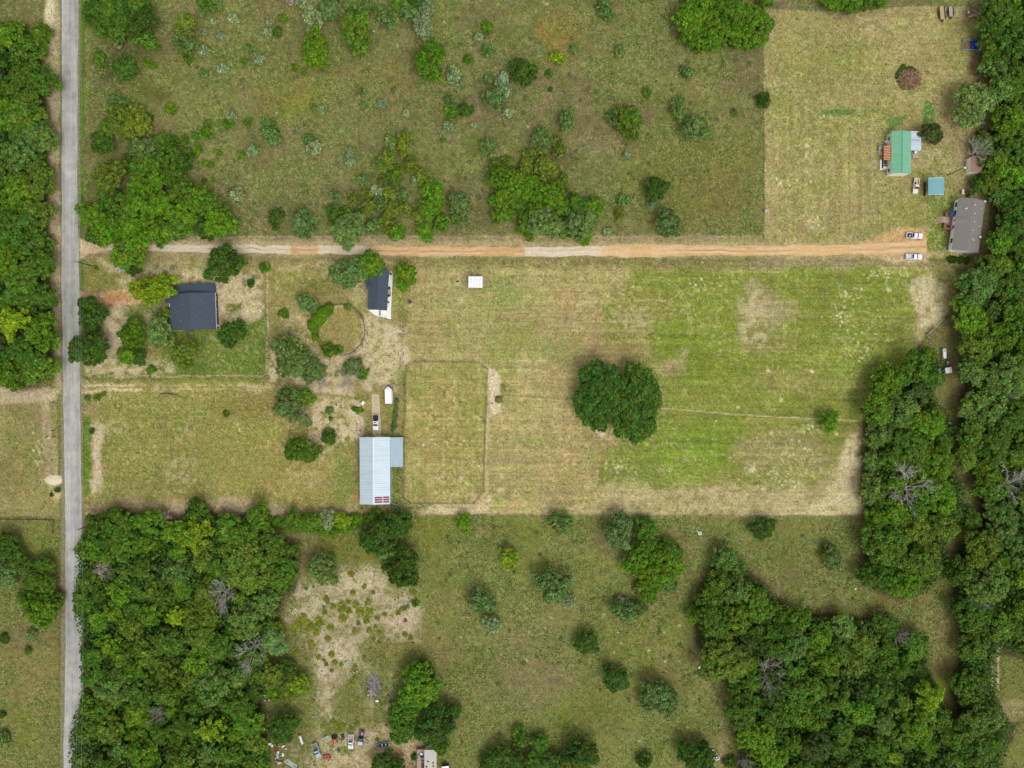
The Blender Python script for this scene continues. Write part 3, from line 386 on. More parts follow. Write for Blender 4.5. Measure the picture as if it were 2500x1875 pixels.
for x_, y_, rx_, ry_, n_ in ((2064, 720, 24, 8, 14), (2160, 672, 50, 12, 40), (2080, 725, 30, 20, 18), (2050, 775, 26, 30, 34), (2090, 840, 40, 40, 50), (2100, 870, 20, 14, 18), (1780, 1090, 50, 50, 12), (1900, 1170, 60, 24, 50), (1950, 1120, 50, 60, 46), (1985, 1045, 26, 14, 30), (1495, 1140, 26, 24, 26), (1930, 440, 60, 14, 20), (1985, 540, 24, 14, 34), (2110, 80, 24, 60, 20), (1975, 370, 12, 30, 18), (2000, 290, 60, 120, 20), (1885, 200, 16, 40, 18), (1080, 1080, 60, 14, 30), (1730, 690, 60, 24, 22), (585, 1040, 20, 14, 12), (100, 1110, 20, 50, 22), (640, 700, 300, 30, 40), (1150, 200, 500, 180, 60), (1400, 1560, 260, 160, 50)): SP(x_, y_, rx_, ry_, int(n_*.62), (224, 216, 172), (1.8, 3.8), seed=50)
COL[:] = np.clip(COL, .01, .8)
WOODS = {
 'west': [(-160, 60), (75, 60), (80, 100), (108, 150), (112, 200), (104, 240), (122, 320), (112, 400), (112, 460), (108, 550), (122, 640), (122, 700), (134, 790), (128, 850), (122, 920), (95, 940), (50, 955), (20, 940), (-160, 940)],
 'southwest': [(200, 1330), (215, 1290), (245, 1255), (300, 1245), (360, 1255), (400, 1285), (445, 1262), (470, 1238), (510, 1242), (560, 1265), (625, 1245), (650, 1265), (660, 1310), (715, 1325), (728, 1380), (728, 1430), (695, 1465), (690, 1500), (650, 1560), (655, 1620), (640, 1700), (660, 1800), (640, 2036), (190, 2036), (175, 1800), (185, 1740), (205, 1700), (205, 1640), (205, 1560), (198, 1520), (185, 1480), (190, 1400)],
 'east': [(2405, -160), (2405, 60), (2390, 100), (2405, 150), (2425, 200), (2430, 260), (2425, 300), (2400, 350), (2410, 400), (2395, 450), (2425, 490), (2415, 620), (2360, 660), (2335, 700), (2335, 760), (2350, 800), (2350, 900), (2345, 960), (2335, 1080), (2340, 1135), (2375, 1150), (2390, 1230), (2385, 1290), (2330, 1330), (2325, 1450), (2340, 1560), (2335, 1620), (2320, 1660), (2330, 1740), (2350, 1860), (2420, 2036), (2660, 2036), (2660, -160)],
 'middle': [(2222, 870), (2265, 850), (2295, 880), (2300, 930), (2270, 960), (2310, 1010), (2325, 1090), (2330, 1140), (2350, 1200), (2345, 1260), (2300, 1330), (2320, 1370), (2260, 1440), (2200, 1465), (2130, 1440), (2110, 1400), (2100, 1330), (2125, 1280), (2112, 1240), (2110, 1160), (2110, 1080), (2110, 1030), (2150, 970), (2185, 920)],
 'south': [(1680, 1480), (1705, 1420), (1750, 1375), (1800, 1372), (1860, 1415), (1900, 1460), (1950, 1495), (1990, 1490), (2060, 1500), (2110, 1500), (2150, 1500), (2200, 1545), (2255, 1545), (2262, 1620), (2290, 1680), (2330, 1760), (2350, 1860), (2420, 2036), (1790, 2036), (1800, 1840), (1785, 1790), (1800, 1720), (1770, 1670), (1725, 1630), (1700, 1560)],
}
LATE = 1
CLEAR = [[(2424, 1600), (2445, 1590), (2520, 1610), (2520, 1730), (2500, 1745), (2450, 1745), (2430, 1700)], [(2468, 1745), (2540, 1745), (2540, 1960), (2425, 1960), (2440, 1860)]]
WNAME = {'west': 'roadside left wood', 'southwest': 'lower left wood', 'east': 'right edge wood', 'middle': 'middle right wood', 'south': 'lower right wood'}
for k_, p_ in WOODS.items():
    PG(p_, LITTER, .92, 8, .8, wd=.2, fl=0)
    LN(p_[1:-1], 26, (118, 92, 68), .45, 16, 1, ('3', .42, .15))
# far-off ribbon of lane in the right-hand wood
PG([(2418, 1605), (2440, 1600), (2520, 1620), (2660, 1640), (2660, 2036), (2425, 2036), (2430, 1850), (2470, 1800), (2500, 1740), (2425, 1700)], (118, 120, 60), .95, 8, .7, wd=.6); EL(2470, 1730, 40, 24, (160, 148, 104), .7); LN([(2424, 1620), (2422, 1690)], 4, (206, 186, 158), .95, 1.5, .05); LN([(2437, 1605), (2436, 1700)], 4, (206, 186, 158), .95, 1.5, .05); LN([(2450, 1420), (2445, 1480), (2436, 1600)], 12, (196, 178, 148), .8, 4, .3); LN([(2470, 1738), (2520, 1738)], 2, (190, 174, 110), .8, 1.5, .1); EL(2470, 1520, 20, 40, (132, 96, 76), .7)
PG([(2265, 800), (2345, 800), (2345, 960), (2330, 1060), (2310, 1000), (2305, 900), (2270, 850)], (122, 114, 66), .85, 8, .7, wd=.5)
PG([(146, -200), (196, -200), (196, 700), (204, 1300), (206, 2036), (148, 2036), (150, 900)], (140, 132, 108), .8, 1.5, .1, wd=0, fl=0)
PG([(192, 590), (2262, 592), (2262, 632), (192, 632)], (170, 150, 112), .15, 2, .1, wd=0, fl=0); PG([(340, 592), (2262, 592), (2262, 632), (340, 628)], (170, 150, 112), .3, 3, .3, wd=0)
# roads ------------------------------------------------------
def ground_mesh():
    ex = [-60000, -20000, -8000, -3500, -1500, -700, -320]; ox = [2800, 3200, 4200, 6500, 11000, 23000, 60000]
    FX = np.concatenate([ex, gx, ox]); FY = np.concatenate([ex, gy, ox]); nx, ny = len(FX), len(FY)
    XX, YY = np.meshgrid(FX, FY)
    v = np.zeros((ny, nx, 3), np.float32); v[..., 0] = (XX-1250)*S; v[..., 1] = (937.5-YY)*S
    pad = lambda a, c: np.pad(a, ((7, 7), (7, 7))+((0, 0),)*(a.ndim-2), mode='edge')
    col = pad(COL, 0).copy(); fl = pad(FL, 0); wd = pad(WD, 0)
    far = np.ones((ny, nx), bool); far[7:-7, 7:-7] = False
    col[far] = lin((112, 114, 64)); 
    idx = np.arange(nx*ny).reshape(ny, nx)
    q = np.stack([idx[:-1, :-1], idx[1:, :-1], idx[1:, 1:], idx[:-1, 1:]], -1).reshape(-1, 4)
    me = fast_mesh('ground', v.reshape(-1, 3), q)
    rgba = np.ones((nx*ny, 4), np.float32); rgba[:, :3] = (col.reshape(-1, 3)/GAIN)
    a = me.color_attributes.new('soil', 'FLOAT_COLOR', 'POINT'); a.data.foreach_set('color', rgba.ravel())
    k = np.zeros((nx*ny, 4), np.float32); k[:, 0] = fl.ravel(); k[:, 1] = wd.ravel(); k[:, 3] = 1
    a = me.color_attributes.new('cover', 'FLOAT_COLOR', 'POINT'); a.data.foreach_set('color', k.ravel())
    return me
def fast_mesh(name, v, q, mat_=None, tint=None, hue=None):
    me = bpy.data.meshes.new(name); n = len(v); m = len(q); k = q.shape[1]
    me.vertices.add(n); me.vertices.foreach_set('co', np.asarray(v, np.float32).ravel())
    me.loops.add(m*k); me.loops.foreach_set('vertex_index', np.asarray(q, np.int32).ravel())
    me.polygons.add(m); me.polygons.foreach_set('loop_start', np.arange(0, m*k, k, dtype=np.int32)); me.polygons.foreach_set('loop_total', np.full(m, k, np.int32))
    me.update(calc_edges=True); me.validate()
    if tint is not None:
        a = me.attributes.new('tint', 'FLOAT', 'POINT'); a.data.foreach_set('value', np.asarray(tint, np.float32))
        if hue is None: hue = .5+.02*np.repeat(np.random.RandomState(len(tint)).randn(len(tint)//4+1), 4)[:len(tint)]
        a = me.attributes.new('hue', 'FLOAT', 'POINT'); a.data.foreach_set('value', np.asarray(hue, np.float32))
    if mat_: me.materials.append(mat_)
    return me
def ground_mat(name, k=1.0):
    m = bpy.data.materials.new(name); m.use_nodes = True; nt = m.node_tree; P = nt.nodes['Principled BSDF']; L = nt.links.new
    P.inputs['Roughness'].default_value = .95; P.inputs['Specular IOR Level'].default_value = .1
    def N(t, **k):
        n = nt.nodes.new(t)
        for a, b in k.items(): setattr(n, a, b)
        return n
    at = N('ShaderNodeVertexColor', layer_name='soil'); cv = N('ShaderNodeVertexColor', layer_name='cover'); sp = N('ShaderNodeSeparateColor'); L(cv.outputs[0], sp.inputs[0])
    tc = N('ShaderNodeTexCoord')
    def noise(sc, det=3, ro=.6):
        n = N('ShaderNodeTexNoise'); n.inputs['Scale'].default_value = sc; n.inputs['Detail'].default_value = det; n.inputs['Roughness'].default_value = ro; L(tc.outputs['Object'], n.inputs['Vector']); return n
    def mr(src, a, b, c=0, d=1):
        n = N('ShaderNodeMapRange'); L(src, n.inputs[0])
        for i, t in enumerate((a, b, c, d)): n.inputs[i+1].default_value = t
        return n.outputs[0]
    def mul(a, b):
        n = N('ShaderNodeMath', operation='MULTIPLY'); L(a, n.inputs[0])
        if isinstance(b, float): n.inputs[1].default_value = b
        else: L(b, n.inputs[1])
        return n.outputs[0]
    def mix(f, a, b):
        n = N('ShaderNodeMix', data_type='RGBA'); L(f, n.inputs[0]); L(a, n.inputs[6])
        if isinstance(b, tuple): n.inputs[7].default_value = b+(1,)
        else: L(b, n.inputs[7])
        return n.outputs[2]
    fine = noise(1.5, 4, .7); mid = noise(.55, 4, .65)
    g = N('ShaderNodeMath', operation='MULTIPLY'); L(mr(fine.outputs[0], .34, .66, 1-.36*k, 1+.38*k), g.inputs[0]); L(mr(mid.outputs[0], .34, .66, 1-.16*k, 1+.16*k), g.inputs[1])
    vm = N('ShaderNodeVectorMath', operation='SCALE'); L(at.outputs[0], vm.inputs[0]); L(g.outputs[0], vm.inputs['Scale'])
    c = vm.outputs[0]
    f1 = noise(1.7, 2, .55); f2 = noise(2.3, 2, .55); f3 = noise(1.9, 2, .5)
    for n_, off in ((f1, 0), (f2, 31), (f3, 77)):
        mp = N('ShaderNodeMapping'); mp.inputs['Location'].default_value = (off, off*.7, off*.3); L(tc.outputs['Object'], mp.inputs[0]); L(mp.outputs[0], n_.inputs['Vector'])
    c = mix(mul(mul(mr(f1.outputs[0], .55, .72), sp.outputs[0]), .75), c, alb(208, 196, 146))
    c = mix(mul(mul(mr(f2.outputs[0], .54, .64), sp.outputs[1]), .5), c, alb(164, 162, 96))
    c = mix(mul(mul(mr(f3.outputs[0], .54, .64), sp.outputs[1]), .5), c, alb(76, 78, 40))
    L(c, P.inputs['Base Color'])
    bp = N('ShaderNodeBump'); bp.inputs['Strength'].default_value = .5; bp.inputs['Distance'].default_value = .12; L(fine.outputs[0], bp.inputs['Height']); L(bp.outputs[0], P.inputs['Normal'])
    return m
gme = ground_mesh(); gme.materials.append(ground_mat('meadow soil and grass'))
go = bpy.data.objects.new('ground', gme); C.objects.link(go); tag(go, kind='structure')

def strip(name, top, bot, z, m, jit=.0, nsub=14, edge=0.0, seed=5):
    """sheet between two outlines given in plan units, finely divided, with an uneven verge"""
    q = np.random.RandomState(seed)
    def res(p, n):
        p = np.array(p, float); d = np.r_[0, np.cumsum(np.hypot(*np.diff(p, axis=0).T))]; t = np.linspace(0, d[-1], n)
        return np.c_[np.interp(t, d, p[:, 0]), np.interp(t, d, p[:, 1])]
    n = 700; a = res(top, n); b = res(bot, n)
    w = np.convolve(q.randn(n+8), np.ones(9)/3, 'valid')*edge; w2 = np.convolve(q.randn(n+8), np.ones(9)/3, 'valid')*edge
    d = (b-a)/np.hypot(*(b-a).T)[:, None]; a = a+d*w[:, None]; b = b+d*w2[:, None]
    t = np.linspace(0, 1, nsub)[None, :, None]; g = a[:, None]*(1-t)+b[:, None]*t
    v = np.zeros((n, nsub, 3)); v[..., 0] = (g[..., 0]-1250)*S; v[..., 1] = (937.5-g[..., 1])*S; v[..., 2] = z
    idx = np.arange(n*nsub).reshape(n, nsub); qd = np.stack([idx[:-1, :-1], idx[:-1, 1:], idx[1:, 1:], idx[1:, :-1]], -1).reshape(-1, 4)
    me = fast_mesh(name, v.reshape(-1, 3), qd); me.materials.append(m)
    if me.polygons[0].normal.z < 0: me.flip_normals()
    o = bpy.data.objects.new(name, me); C.objects.link(o); tag(o, kind='structure')
    return o, g
def road_mat():
    m = mat('worn grey chip-seal asphalt', alb(166, 165, 160), .9, 0, .1, .25, c2=alb(192, 190, 182), detail=8)
    nt = m.node_tree; P = nt.nodes['Principled BSDF']; L = nt.links.new
    tc = nt.nodes.new('ShaderNodeTexCoord')
    def nz(sc, st, d=3):
        mp = nt.nodes.new('ShaderNodeMapping'); mp.inputs['Scale'].default_value = st; n = nt.nodes.new('ShaderNodeTexNoise'); n.inputs['Scale'].default_value = sc; n.inputs['Detail'].default_value = d
        L(tc.outputs['Object'], mp.inputs[0]); L(mp.outputs[0], n.inputs['Vector']); return n.outputs[0]
    base = P.inputs['Base Color'].links[0].from_socket
    for src, a, b, lo, hi in ((nz(1.0, (1.6, .02, 1)), .3, .7, .84, 1.14), (nz(3.5, (1, 1, 1)), .3, .7, .92, 1.08), (nz(.02, (1, 1, 1), 1), .35, .65, .9, 1.1), (nz(.35, (1.4, .35, 1), 5), .56, .6, 1.0, .86), (nz(.9, (3, .5, 1), 6), .62, .66, 1.0, .82)):
        r = nt.nodes.new('ShaderNodeMapRange'); L(src, r.inputs[0])
        for i, t in enumerate((a, b, lo, hi)): r.inputs[i+1].default_value = t
        v = nt.nodes.new('ShaderNodeVectorMath'); v.operation = 'SCALE'; L(base, v.inputs[0]); L(r.outputs[0], v.inputs['Scale']); base = v.outputs[0]
    L(base, P.inputs['Base Color'])
    return m
strip('road', [(151, -900), (151, 0), (152, 250), (151, 460), (150, 700), (154, 930), (158, 1180), (160, 1300), (160, 1600), (158, 1700), (155, 1875), (152, 2036), (140, 3000)],
      [(191, -900), (191, 0), (190, 250), (188, 460), (193, 700), (195, 930), (198, 1180), (199, 1300), (201, 1450), (201, 1650), (200, 1760), (198, 1875), (196, 2036), (186, 3000)], .03, road_mat(), edge=.5)
# dirt road with its own painted grit: colours change along its length
do, dg = strip('dirt_road', [(262, 594), (400, 597), (600, 598), (850, 600), (1000, 601), (1283, 603), (1470, 600), (1540, 596), (1680, 598), (1850, 600), (2000, 600), (2100, 596), (2200, 590), (2262, 588)],
      [(262, 612), (400, 614), (600, 617), (850, 622), (1000, 624), (1283, 626), (1470, 625), (1540, 629), (1680, 624), (1850, 623), (2000, 623), (2100, 621), (2200, 622), (2262, 618)], .008, None or mat('tmp dirt', (.4, .3, .2)), edge=1.1, nsub=22)
def paint_dirt(o, g):
    x, y = g[..., 0], g[..., 1]; n, k = x.shape; t = np.linspace(0, 1, k)[None, :].repeat(n, 0)
    col = np.zeros(x.shape+(3,)); col[:] = lin((208, 194, 168))
    def seg(a, b, c, al=1, f=5): 
        m = sst(a-f, a+f, x+(fbm(x, y, 12, 3, 2)-.5)*14)*sst(b+f, b-f, x+(fbm(x, y, 12, 4, 2)-.5)*14)*al; col[:] = col*(1-m[..., None])+lin(c)*m[..., None]
    seg(710, 780, (200, 162, 120)); seg(898, 1283, (206, 166, 116), 1, 3); seg(1283, 1480, (218, 202, 174), 1, 3); seg(1470, 2300, (214, 178, 126), 1, 20); seg(1680, 1900, (200, 160, 112), .5, 40); seg(2060, 2300, (208, 168, 118), .5, 60)
    s = fbm(x, t*60, 160, 33, 4, .03); col *= (1+(s-.5)*.5)[..., None]
    for c_, w_, cc, al in ((.28, .2, (228, 208, 176), .5), (.74, .2, (228, 208, 176), .5), (.5, .16, (150, 134, 100), .55*(x < 700)), (.5, .1, (170, 120, 80), .6*((x > 900) & (x < 1283))), (.52, .1, (176, 128, 84), .5*(x > 1650)), (.3, .08, (184, 140, 96), .4*((x > 900) & (x < 1283)))):
        m = sst(w_, 0, abs(t+(fbm(x, y, 60, 40, 2)-.5)*.2-c_))*al*sst(.3, .55, fbm(x, y, 30, 41, 3)); col[:] = col*(1-m[..., None])+lin(cc)*m[..., None]
    me = o.data; rgba = np.ones((n*k, 4), np.float32); rgba[:, :3] = col.reshape(-1, 3)/GAIN
    a = me.color_attributes.new('soil', 'FLOAT_COLOR', 'POINT'); a.data.foreach_set('color', rgba.ravel())
    z = np.zeros((n*k, 4), np.float32); z[:, 3] = 1; a = me.color_attributes.new('cover', 'FLOAT_COLOR', 'POINT'); a.data.foreach_set('color', z.ravel())
    me.materials.clear(); me.materials.append(ground_mat('packed sand', .35))
paint_dirt(do, dg)
dm = mat('pale concrete', alb(196, 178, 146), .9, 0, .1, 1.2)
strip('driveway', [(907, 962), (910, 1070)], [(926, 962), (931, 1070)], .05, dm, edge=.12, nsub=6)

# ------------------------------------------------------------ foliage
def leaf_mat(name, own=False):
    m = bpy.data.materials.new(name); m.use_nodes = True; nt = m.node_tree; nt.nodes.clear(); L = nt.links.new; N = nt.nodes.new
    out = N('ShaderNodeOutputMaterial'); at = N('ShaderNodeAttribute'); at.attribute_name = 'tint'; ah = N('ShaderNodeAttribute'); ah.attribute_name = 'hue'
    if own: oi = N('ShaderNodeVertexColor'); oi.layer_name = 'leaf'
    else: oi = N('ShaderNodeObjectInfo')
    sc = N('ShaderNodeVectorMath'); sc.operation = 'SCALE'; L(oi.outputs['Color'], sc.inputs[0]); L(at.outputs['Fac'], sc.inputs['Scale'])
    hs = N('ShaderNodeHueSaturation'); L(ah.outputs['Fac'], hs.inputs['Hue']); L(sc.outputs[0], hs.inputs['Color'])
    d = N('ShaderNodeBsdfPrincipled'); d.inputs['Roughness'].default_value = .6; d.inputs['Specular IOR Level'].default_value = .2; L(hs.outputs[0], d.inputs['Base Color'])
    t = N('ShaderNodeBsdfTranslucent'); L(hs.outputs[0], t.inputs[0]); mx = N('ShaderNodeMixShader'); mx.inputs[0].default_value = .22
    L(d.outputs[0], mx.inputs[1]); L(t.outputs[0], mx.inputs[2]); L(mx.outputs[0], out.inputs[0])
    return m
LEAF = leaf_mat('leaves'); LEAF2 = leaf_mat('leaves of the crowd', True); BARK = mat('bark', alb(96, 82, 66), .9, 0, .25, 6, bump=.02); DEADW = mat('bleached dead wood', alb(188, 182, 172), .85, 0, .2, 5)
def leaves(cent, nrm, size, q, elong=1.5):
    n = len(cent); r = q.randn(n, 3); a = np.cross(nrm, r); a /= np.linalg.norm(a, axis=1)[:, None]+1e-9; b = np.cross(nrm, a)
    s = (size*q.uniform(.55, 1.35, n))[:, None]; a = a*s*.5*elong; b = b*s*.5/elong**.3
    v = np.stack([cent-a, cent+b, cent+a, cent-b], 1).reshape(-1, 3)
    return v, np.arange(4*n).reshape(n, 4)
RAW = {}
def crown_mesh(name, Rr, Hc, nc, rc, nl, leaf, seed, style='round', up=.45, lob=1.0):
    """leaf-sized faces on many separate clumps that make an uneven dome: radius Rr, depth Hc, base at z=0"""
    q = np.random.RandomState(seed); ph = q.uniform(0, 6.28, 4); cs = []; xy = []
    lobes = q.uniform(0, 6.28)+np.arange(8)*.785+q.normal(size=8)*.18; tilt = q.normal(size=2)*.12
    while len(cs) < nc:
        best = None
        for k in range(10 if style != 'star' else 3):
            th = q.uniform(0, 6.28); u = math.sqrt(q.rand())
            if style == 'star':
                th = lobes[q.randint(8)]+q.normal()*.13*(1.3-u); u = q.uniform(.05, 1)
            out = 1+lob*(.14*math.sin(2*th+ph[0])+.12*math.sin(3*th+ph[1])+.09*math.sin(5*th+ph[2])+.06*math.sin(8*th+ph[3]))
            r = u*(1-rc/Rr*.75)*Rr*out; p = np.array([r*math.cos(th), r*math.sin(th)])
            d = min([np.hypot(*(p-o)) for o in xy], default=9)
            if best is None or d > best[0]: best = (d, p, u)
        d, p, u = best; xy.append(p)
        top = math.sqrt(max(0, 1-(u*.95)**2))
        z = Hc*(.08+.82*top)*(1+tilt[0]*p[0]/Rr+tilt[1]*p[1]/Rr)
        z *= q.uniform(.8, 1.08) if q.rand() < .85 else q.uniform(.45, .7)
        cs.append((np.array([p[0], p[1], z]), rc*q.uniform(.62, 1.3)*(1 if style != 'star' else 1.2-.55*u), q.uniform(.72, 1.28), .5+q.normal()*.012))
    wgt = np.array([c[1]**2 for c in cs]); cnt = (wgt/wgt.sum()*nl).astype(int)+3
    P_, N_, T_, H_ = [], [], [], []
    for (c, r, t, hu), k in zip(cs, cnt):
        d = q.randn(k, 3); d[:, 2] = np.abs(d[:, 2])*1.1-.3; d /= np.linalg.norm(d, axis=1)[:, None]
        rad = r*(1+.22*np.sin(d[:, :1]*6+c[0]*3)*np.sin(d[:, 1:2]*6+c[1]*3))*q.uniform(.5, 1.16, (k, 1))
        p = c+d*rad*np.array([1, 1, .95]); nn = d*.9+q.randn(k, 3)*.5+np.array([0, 0, up]); nn /= np.linalg.norm(nn, axis=1)[:, None]
        P_.append(p); N_.append(nn); T_.append(t*q.uniform(.45, 1.55, k)); H_.append(hu+q.normal(size=k)*.008)
    P_, N_, T_, H_ = map(np.concatenate, (P_, N_, T_, H_))
    v, f = leaves(P_, N_, leaf, q, 1.9 if style == 'feather' else 1.35)
    me = fast_mesh(name, v, f, LEAF, np.repeat(T_, 4), np.repeat(H_, 4)); me['R'] = Rr; me['H'] = Hc; me['k'] = seed+int(Rr*100); RAW[me['k']] = (v, T_, H_)
    return me
# crowns for three size classes, several shapes of each
CR = {}
def hash_(s): return sum(ord(c)*(i+3) for i, c in enumerate(s))
def fam(key, n, *a, **k):
    CR[key] = [crown_mesh('crown', *a, seed=hash_(key)+i*13, **k) for i in range(n)]
fam('L_oak', 5, 6.2, 6.5, 62, 1.0, 9000, .46, style='round')
fam('L_star', 4, 6.2, 6.0, 90, .9, 9000, .42, style='star')
fam('L_dense', 4, 5.5, 6.5, 100, .72, 10000, .38, style='round')
fam('M_oak', 5, 4.0, 5.0, 34, .86, 5000, .42, style='round')
fam('M_dense', 4, 4.0, 5.4, 62, .62, 6500, .33, style='round')
fam('M_star', 4, 4.2, 4.6, 60, .68, 5000, .36, style='star')
fam('M_feather', 4, 4.0, 4.4, 50, .68, 3600, .36, style='feather', up=.2)
fam('S_round', 5, 1.7, 2.0, 18, .5, 1200, .26, style='round')
fam('S_feather', 4, 1.7, 1.9, 18, .5, 850, .28, style='feather', up=.2)
fam('XL_oak', 2, 8.6, 7.0, 150, .98, 30000, .42, style='round', lob=.35)
def trunk_mesh(seed, Rr, h, dead=False):
    q = random.Random(seed); m = MB(); r0 = .22 if not dead else .2
    m.path([(0, 0, -.1), (q.uniform(-.1, .1), q.uniform(-.1, .1), h*.3), (q.uniform(-.2, .2), q.uniform(-.2, .2), h*.55)], r0, 7, r0*.65)
    top = Vector(m.v[-1])
    def limb(p, d, L_, r, lev):
        pts = [p]; k = 3
        for i in range(k):
            d = (d+Vector((q.gauss(0, .22), q.gauss(0, .22), q.gauss(.05, .12)))).normalized(); pts.append(pts[-1]+d*L_/k)
        m.path(pts, r, 4, r*.45)
        if lev > 0:
            for j in range((6 if dead else 2)):
                b = pts[q.choice([1, 2, 3])]; e = (d+Vector((q.gauss(0, .65), q.gauss(0, .65), q.gauss(.1, .25)))).normalized()
                limb(b, e, L_*q.uniform(.4, .65), max(r*.5, .04 if dead else .03), lev-1)
    for i in range(13 if dead else 6):
        a = i*6.283/(13 if dead else 6)+q.uniform(-.3, .3)
        limb(Vector((0, 0, h*q.uniform(.35, .55))), Vector((math.cos(a), math.sin(a), q.uniform(.3, .8) if not dead else q.uniform(.2, .6))), Rr*q.uniform(.7, .95), r0*.5, 2 if dead else 1)
    return m
def mesh_of(mb, name, mt):
    me = bpy.data.meshes.new(name); me.from_pydata(mb.v, [], mb.f); me.materials.append(mt); return me
TR = {s: [mesh_of(trunk_mesh(i*7+3, r, h), 'trunk', BARK) for i in range(3)] for s, r, h in (('L', 5, 8), ('M', 3, 5.5))}
DT = [mesh_of(trunk_mesh(i*5+40, 5.2, 7, True), 'branches', DEADW) for i in range(3)]

# colour classes: measured leaf colours -> base colours
PAL = {'B': (86, 120, 22), 'Y': (118, 144, 26), 'M': (78, 109, 28), 'D': (64, 93, 26), 'K': (64, 80, 34), 'S': (126, 142, 98), 'G': (96, 121, 60), 'O': (98, 114, 34), 'P': (138, 126, 112)}
PNAME = {'B': 'bright green', 'Y': 'yellow-green', 'M': 'mid-green', 'D': 'dark green', 'K': 'blackish green', 'S': 'pale sage', 'G': 'grey-green', 'O': 'olive', 'P': 'bare mauve-grey'}
LEAFGAIN = 1.46
TREES = []     # (px, py, rx, ry, colour, style, label override)
def T(px, py, r, c='M', st=None, ry=None, lab=None, hf=1.0): TREES.append(dict(x=px, y=py, r=r, ry=ry or r, c=c, st=st, lab=lab, hf=hf))
def many(s, **k):
    for t in s.split():
        a = t.split(','); c = a[3] if len(a) > 3 else 'M'
        T(float(a[0]), float(a[1]), float(a[2]), c[0], {'s': 'star', 'd': 'dense', 'f': 'feather', 'o': 'oak'}.get(c[1:2]), ry=float(a[4]) if len(a) > 4 else None, **k)
# ------------------------------------------------------------ buildings
SLATE = mat('slate grey asphalt shingles', alb(72, 82, 94), .9, 0, .2, 1.6, bump=.01, detail=12); SLATE_V = mat('slate shingles of caps and lesser roofs', alb(70, 80, 94), .9, 0, .16, 5)  # second slate, almost the same tone, for ridge caps, wing and porch roofs
GREYSH = mat('warm grey shingles', alb(130, 124, 118), .9, 0, .14, 2.2, detail=12); GREENM = mat('painted green sheet metal', alb(122, 182, 148), .5, 0, .09, .5, detail=10, stretch=(.5, 2, 1)); GREENR = mat('darker green ridge cap', alb(70, 140, 130), .5, 0, .05, 1)
TEALM = mat('teal sheet metal', alb(122, 172, 182), .5, 0, .07, .5); BROWNR = mat('brown roll roofing', alb(160, 126, 106), .9, 0, .1, 2)
METAL = mat('pale blue-grey galvanised sheet', alb(190, 208, 216), .42, .15, .12, .3, stretch=(.25, 4.5, 1), detail=10); METALR = mat('pale standing rib', alb(214, 226, 232), .4, .1, .04, 1); METALG = mat('lean-to sheet metal', alb(166, 186, 196), .5, .1, .07, .6, stretch=(3, .6, 1))
WHITE = mat('white paint', alb(236, 236, 234), .5, 0, .04, 1); WHITEW = mat('white siding', alb(246, 247, 243), .7, 0, .06, 1, stretch=(1, 1, 8)); CONC = mat('whitewashed concrete', alb(238, 236, 234), .9, 0, .04, .8)
GLASS = mat('dark window glass', alb(38, 42, 62), .15, 0, .1, 1, spec=.6); DARK = mat('black rubber and shade cloth', alb(40, 40, 44), .8, 0, .15, 3); DGREY = mat('dark grey metal', alb(70, 74, 80), .5, .3, .15, 2)
RUST = mat('rusty red sheet', alb(160, 66, 46), .8, 0, .2, 3, c2=alb(196, 110, 72)); MAROON = mat('maroon paint', alb(140, 52, 58), .6, 0, .15, 3); WOOD = mat('weathered wood', alb(176, 158, 132), .85, 0, .15, 4, stretch=(1, 6, 1)); DECK = mat('red-brown deck boards', alb(158, 112, 98), .8, 0, .15, 3, stretch=(1, 8, 1)); GREYW = mat('grey driftwood', alb(178, 172, 162), .85, 0, .15, 4)
STEEL = mat('galvanised steel', alb(180, 184, 186), .45, .4, .08, 3); CHROME = mat('hub metal', alb(190, 190, 192), .35, .7, .05, 3); TAN_ = mat('tan plywood', alb(188, 164, 124), .85, 0, .1, 2); MAUV = mat('grey plywood', alb(176, 162, 150), .85, 0, .1, 2)
BLUE = mat('blue tarpaulin', alb(10, 96, 220), .45, 0, .25, 1.2, c2=alb(0, 66, 190)); DKWALL = mat('dark slate wall', alb(52, 60, 78), .8, 0, .1, 1); LIGHTG = mat('pale grey vinyl membrane', alb(196, 192, 182), .8, 0, .05, 1)
def px2(pts, z): return [W(x, y, z)+(z,) for x, y in pts]
def local(root, p):
    """world point -> the root's own axes"""
    c, s = math.cos(-root.rotation_euler.z), math.sin(-root.rotation_euler.z); x, y = p[0]-root.location.x, p[1]-root.location.y
    return (x*c-y*s, x*s+y*c)+tuple(p[2:])
def L_(root, pts, z): return [local(root, W(x, y, z)+(z,)) for x, y in pts]
def ccw(p):
    a = sum(p[i][0]*p[(i+1) % len(p)][1]-p[(i+1) % len(p)][0]*p[i][1] for i in range(len(p))); return p if a > 0 else p[::-1]
def roof_gable(mb, x0, x1, y0, y1, xr, ze, zr, th=.16):      # ridge along y
    mb.slab([(x0, y0, ze), (xr, y0, zr), (xr, y1, zr), (x0, y1, ze)], th); mb.slab([(xr, y0, zr), (x1, y0, ze), (x1, y1, ze), (xr, y1, zr)], th)
def walls_gable(mb, x0, x1, y0, y1, xr, ze, zr, z0=0):
    ze -= .17; zr -= .17
    mb.add([(x0, y0, z0), (x1, y0, z0), (x1, y0, ze), (xr, y0, zr), (x0, y0, ze), (x0, y1, z0), (x1, y1, z0), (x1, y1, ze), (xr, y1, zr), (x0, y1, ze)],
           [(0, 1, 2, 3, 4), (9, 8, 7, 6, 5), (0, 4, 9, 5), (1, 6, 7, 2)])
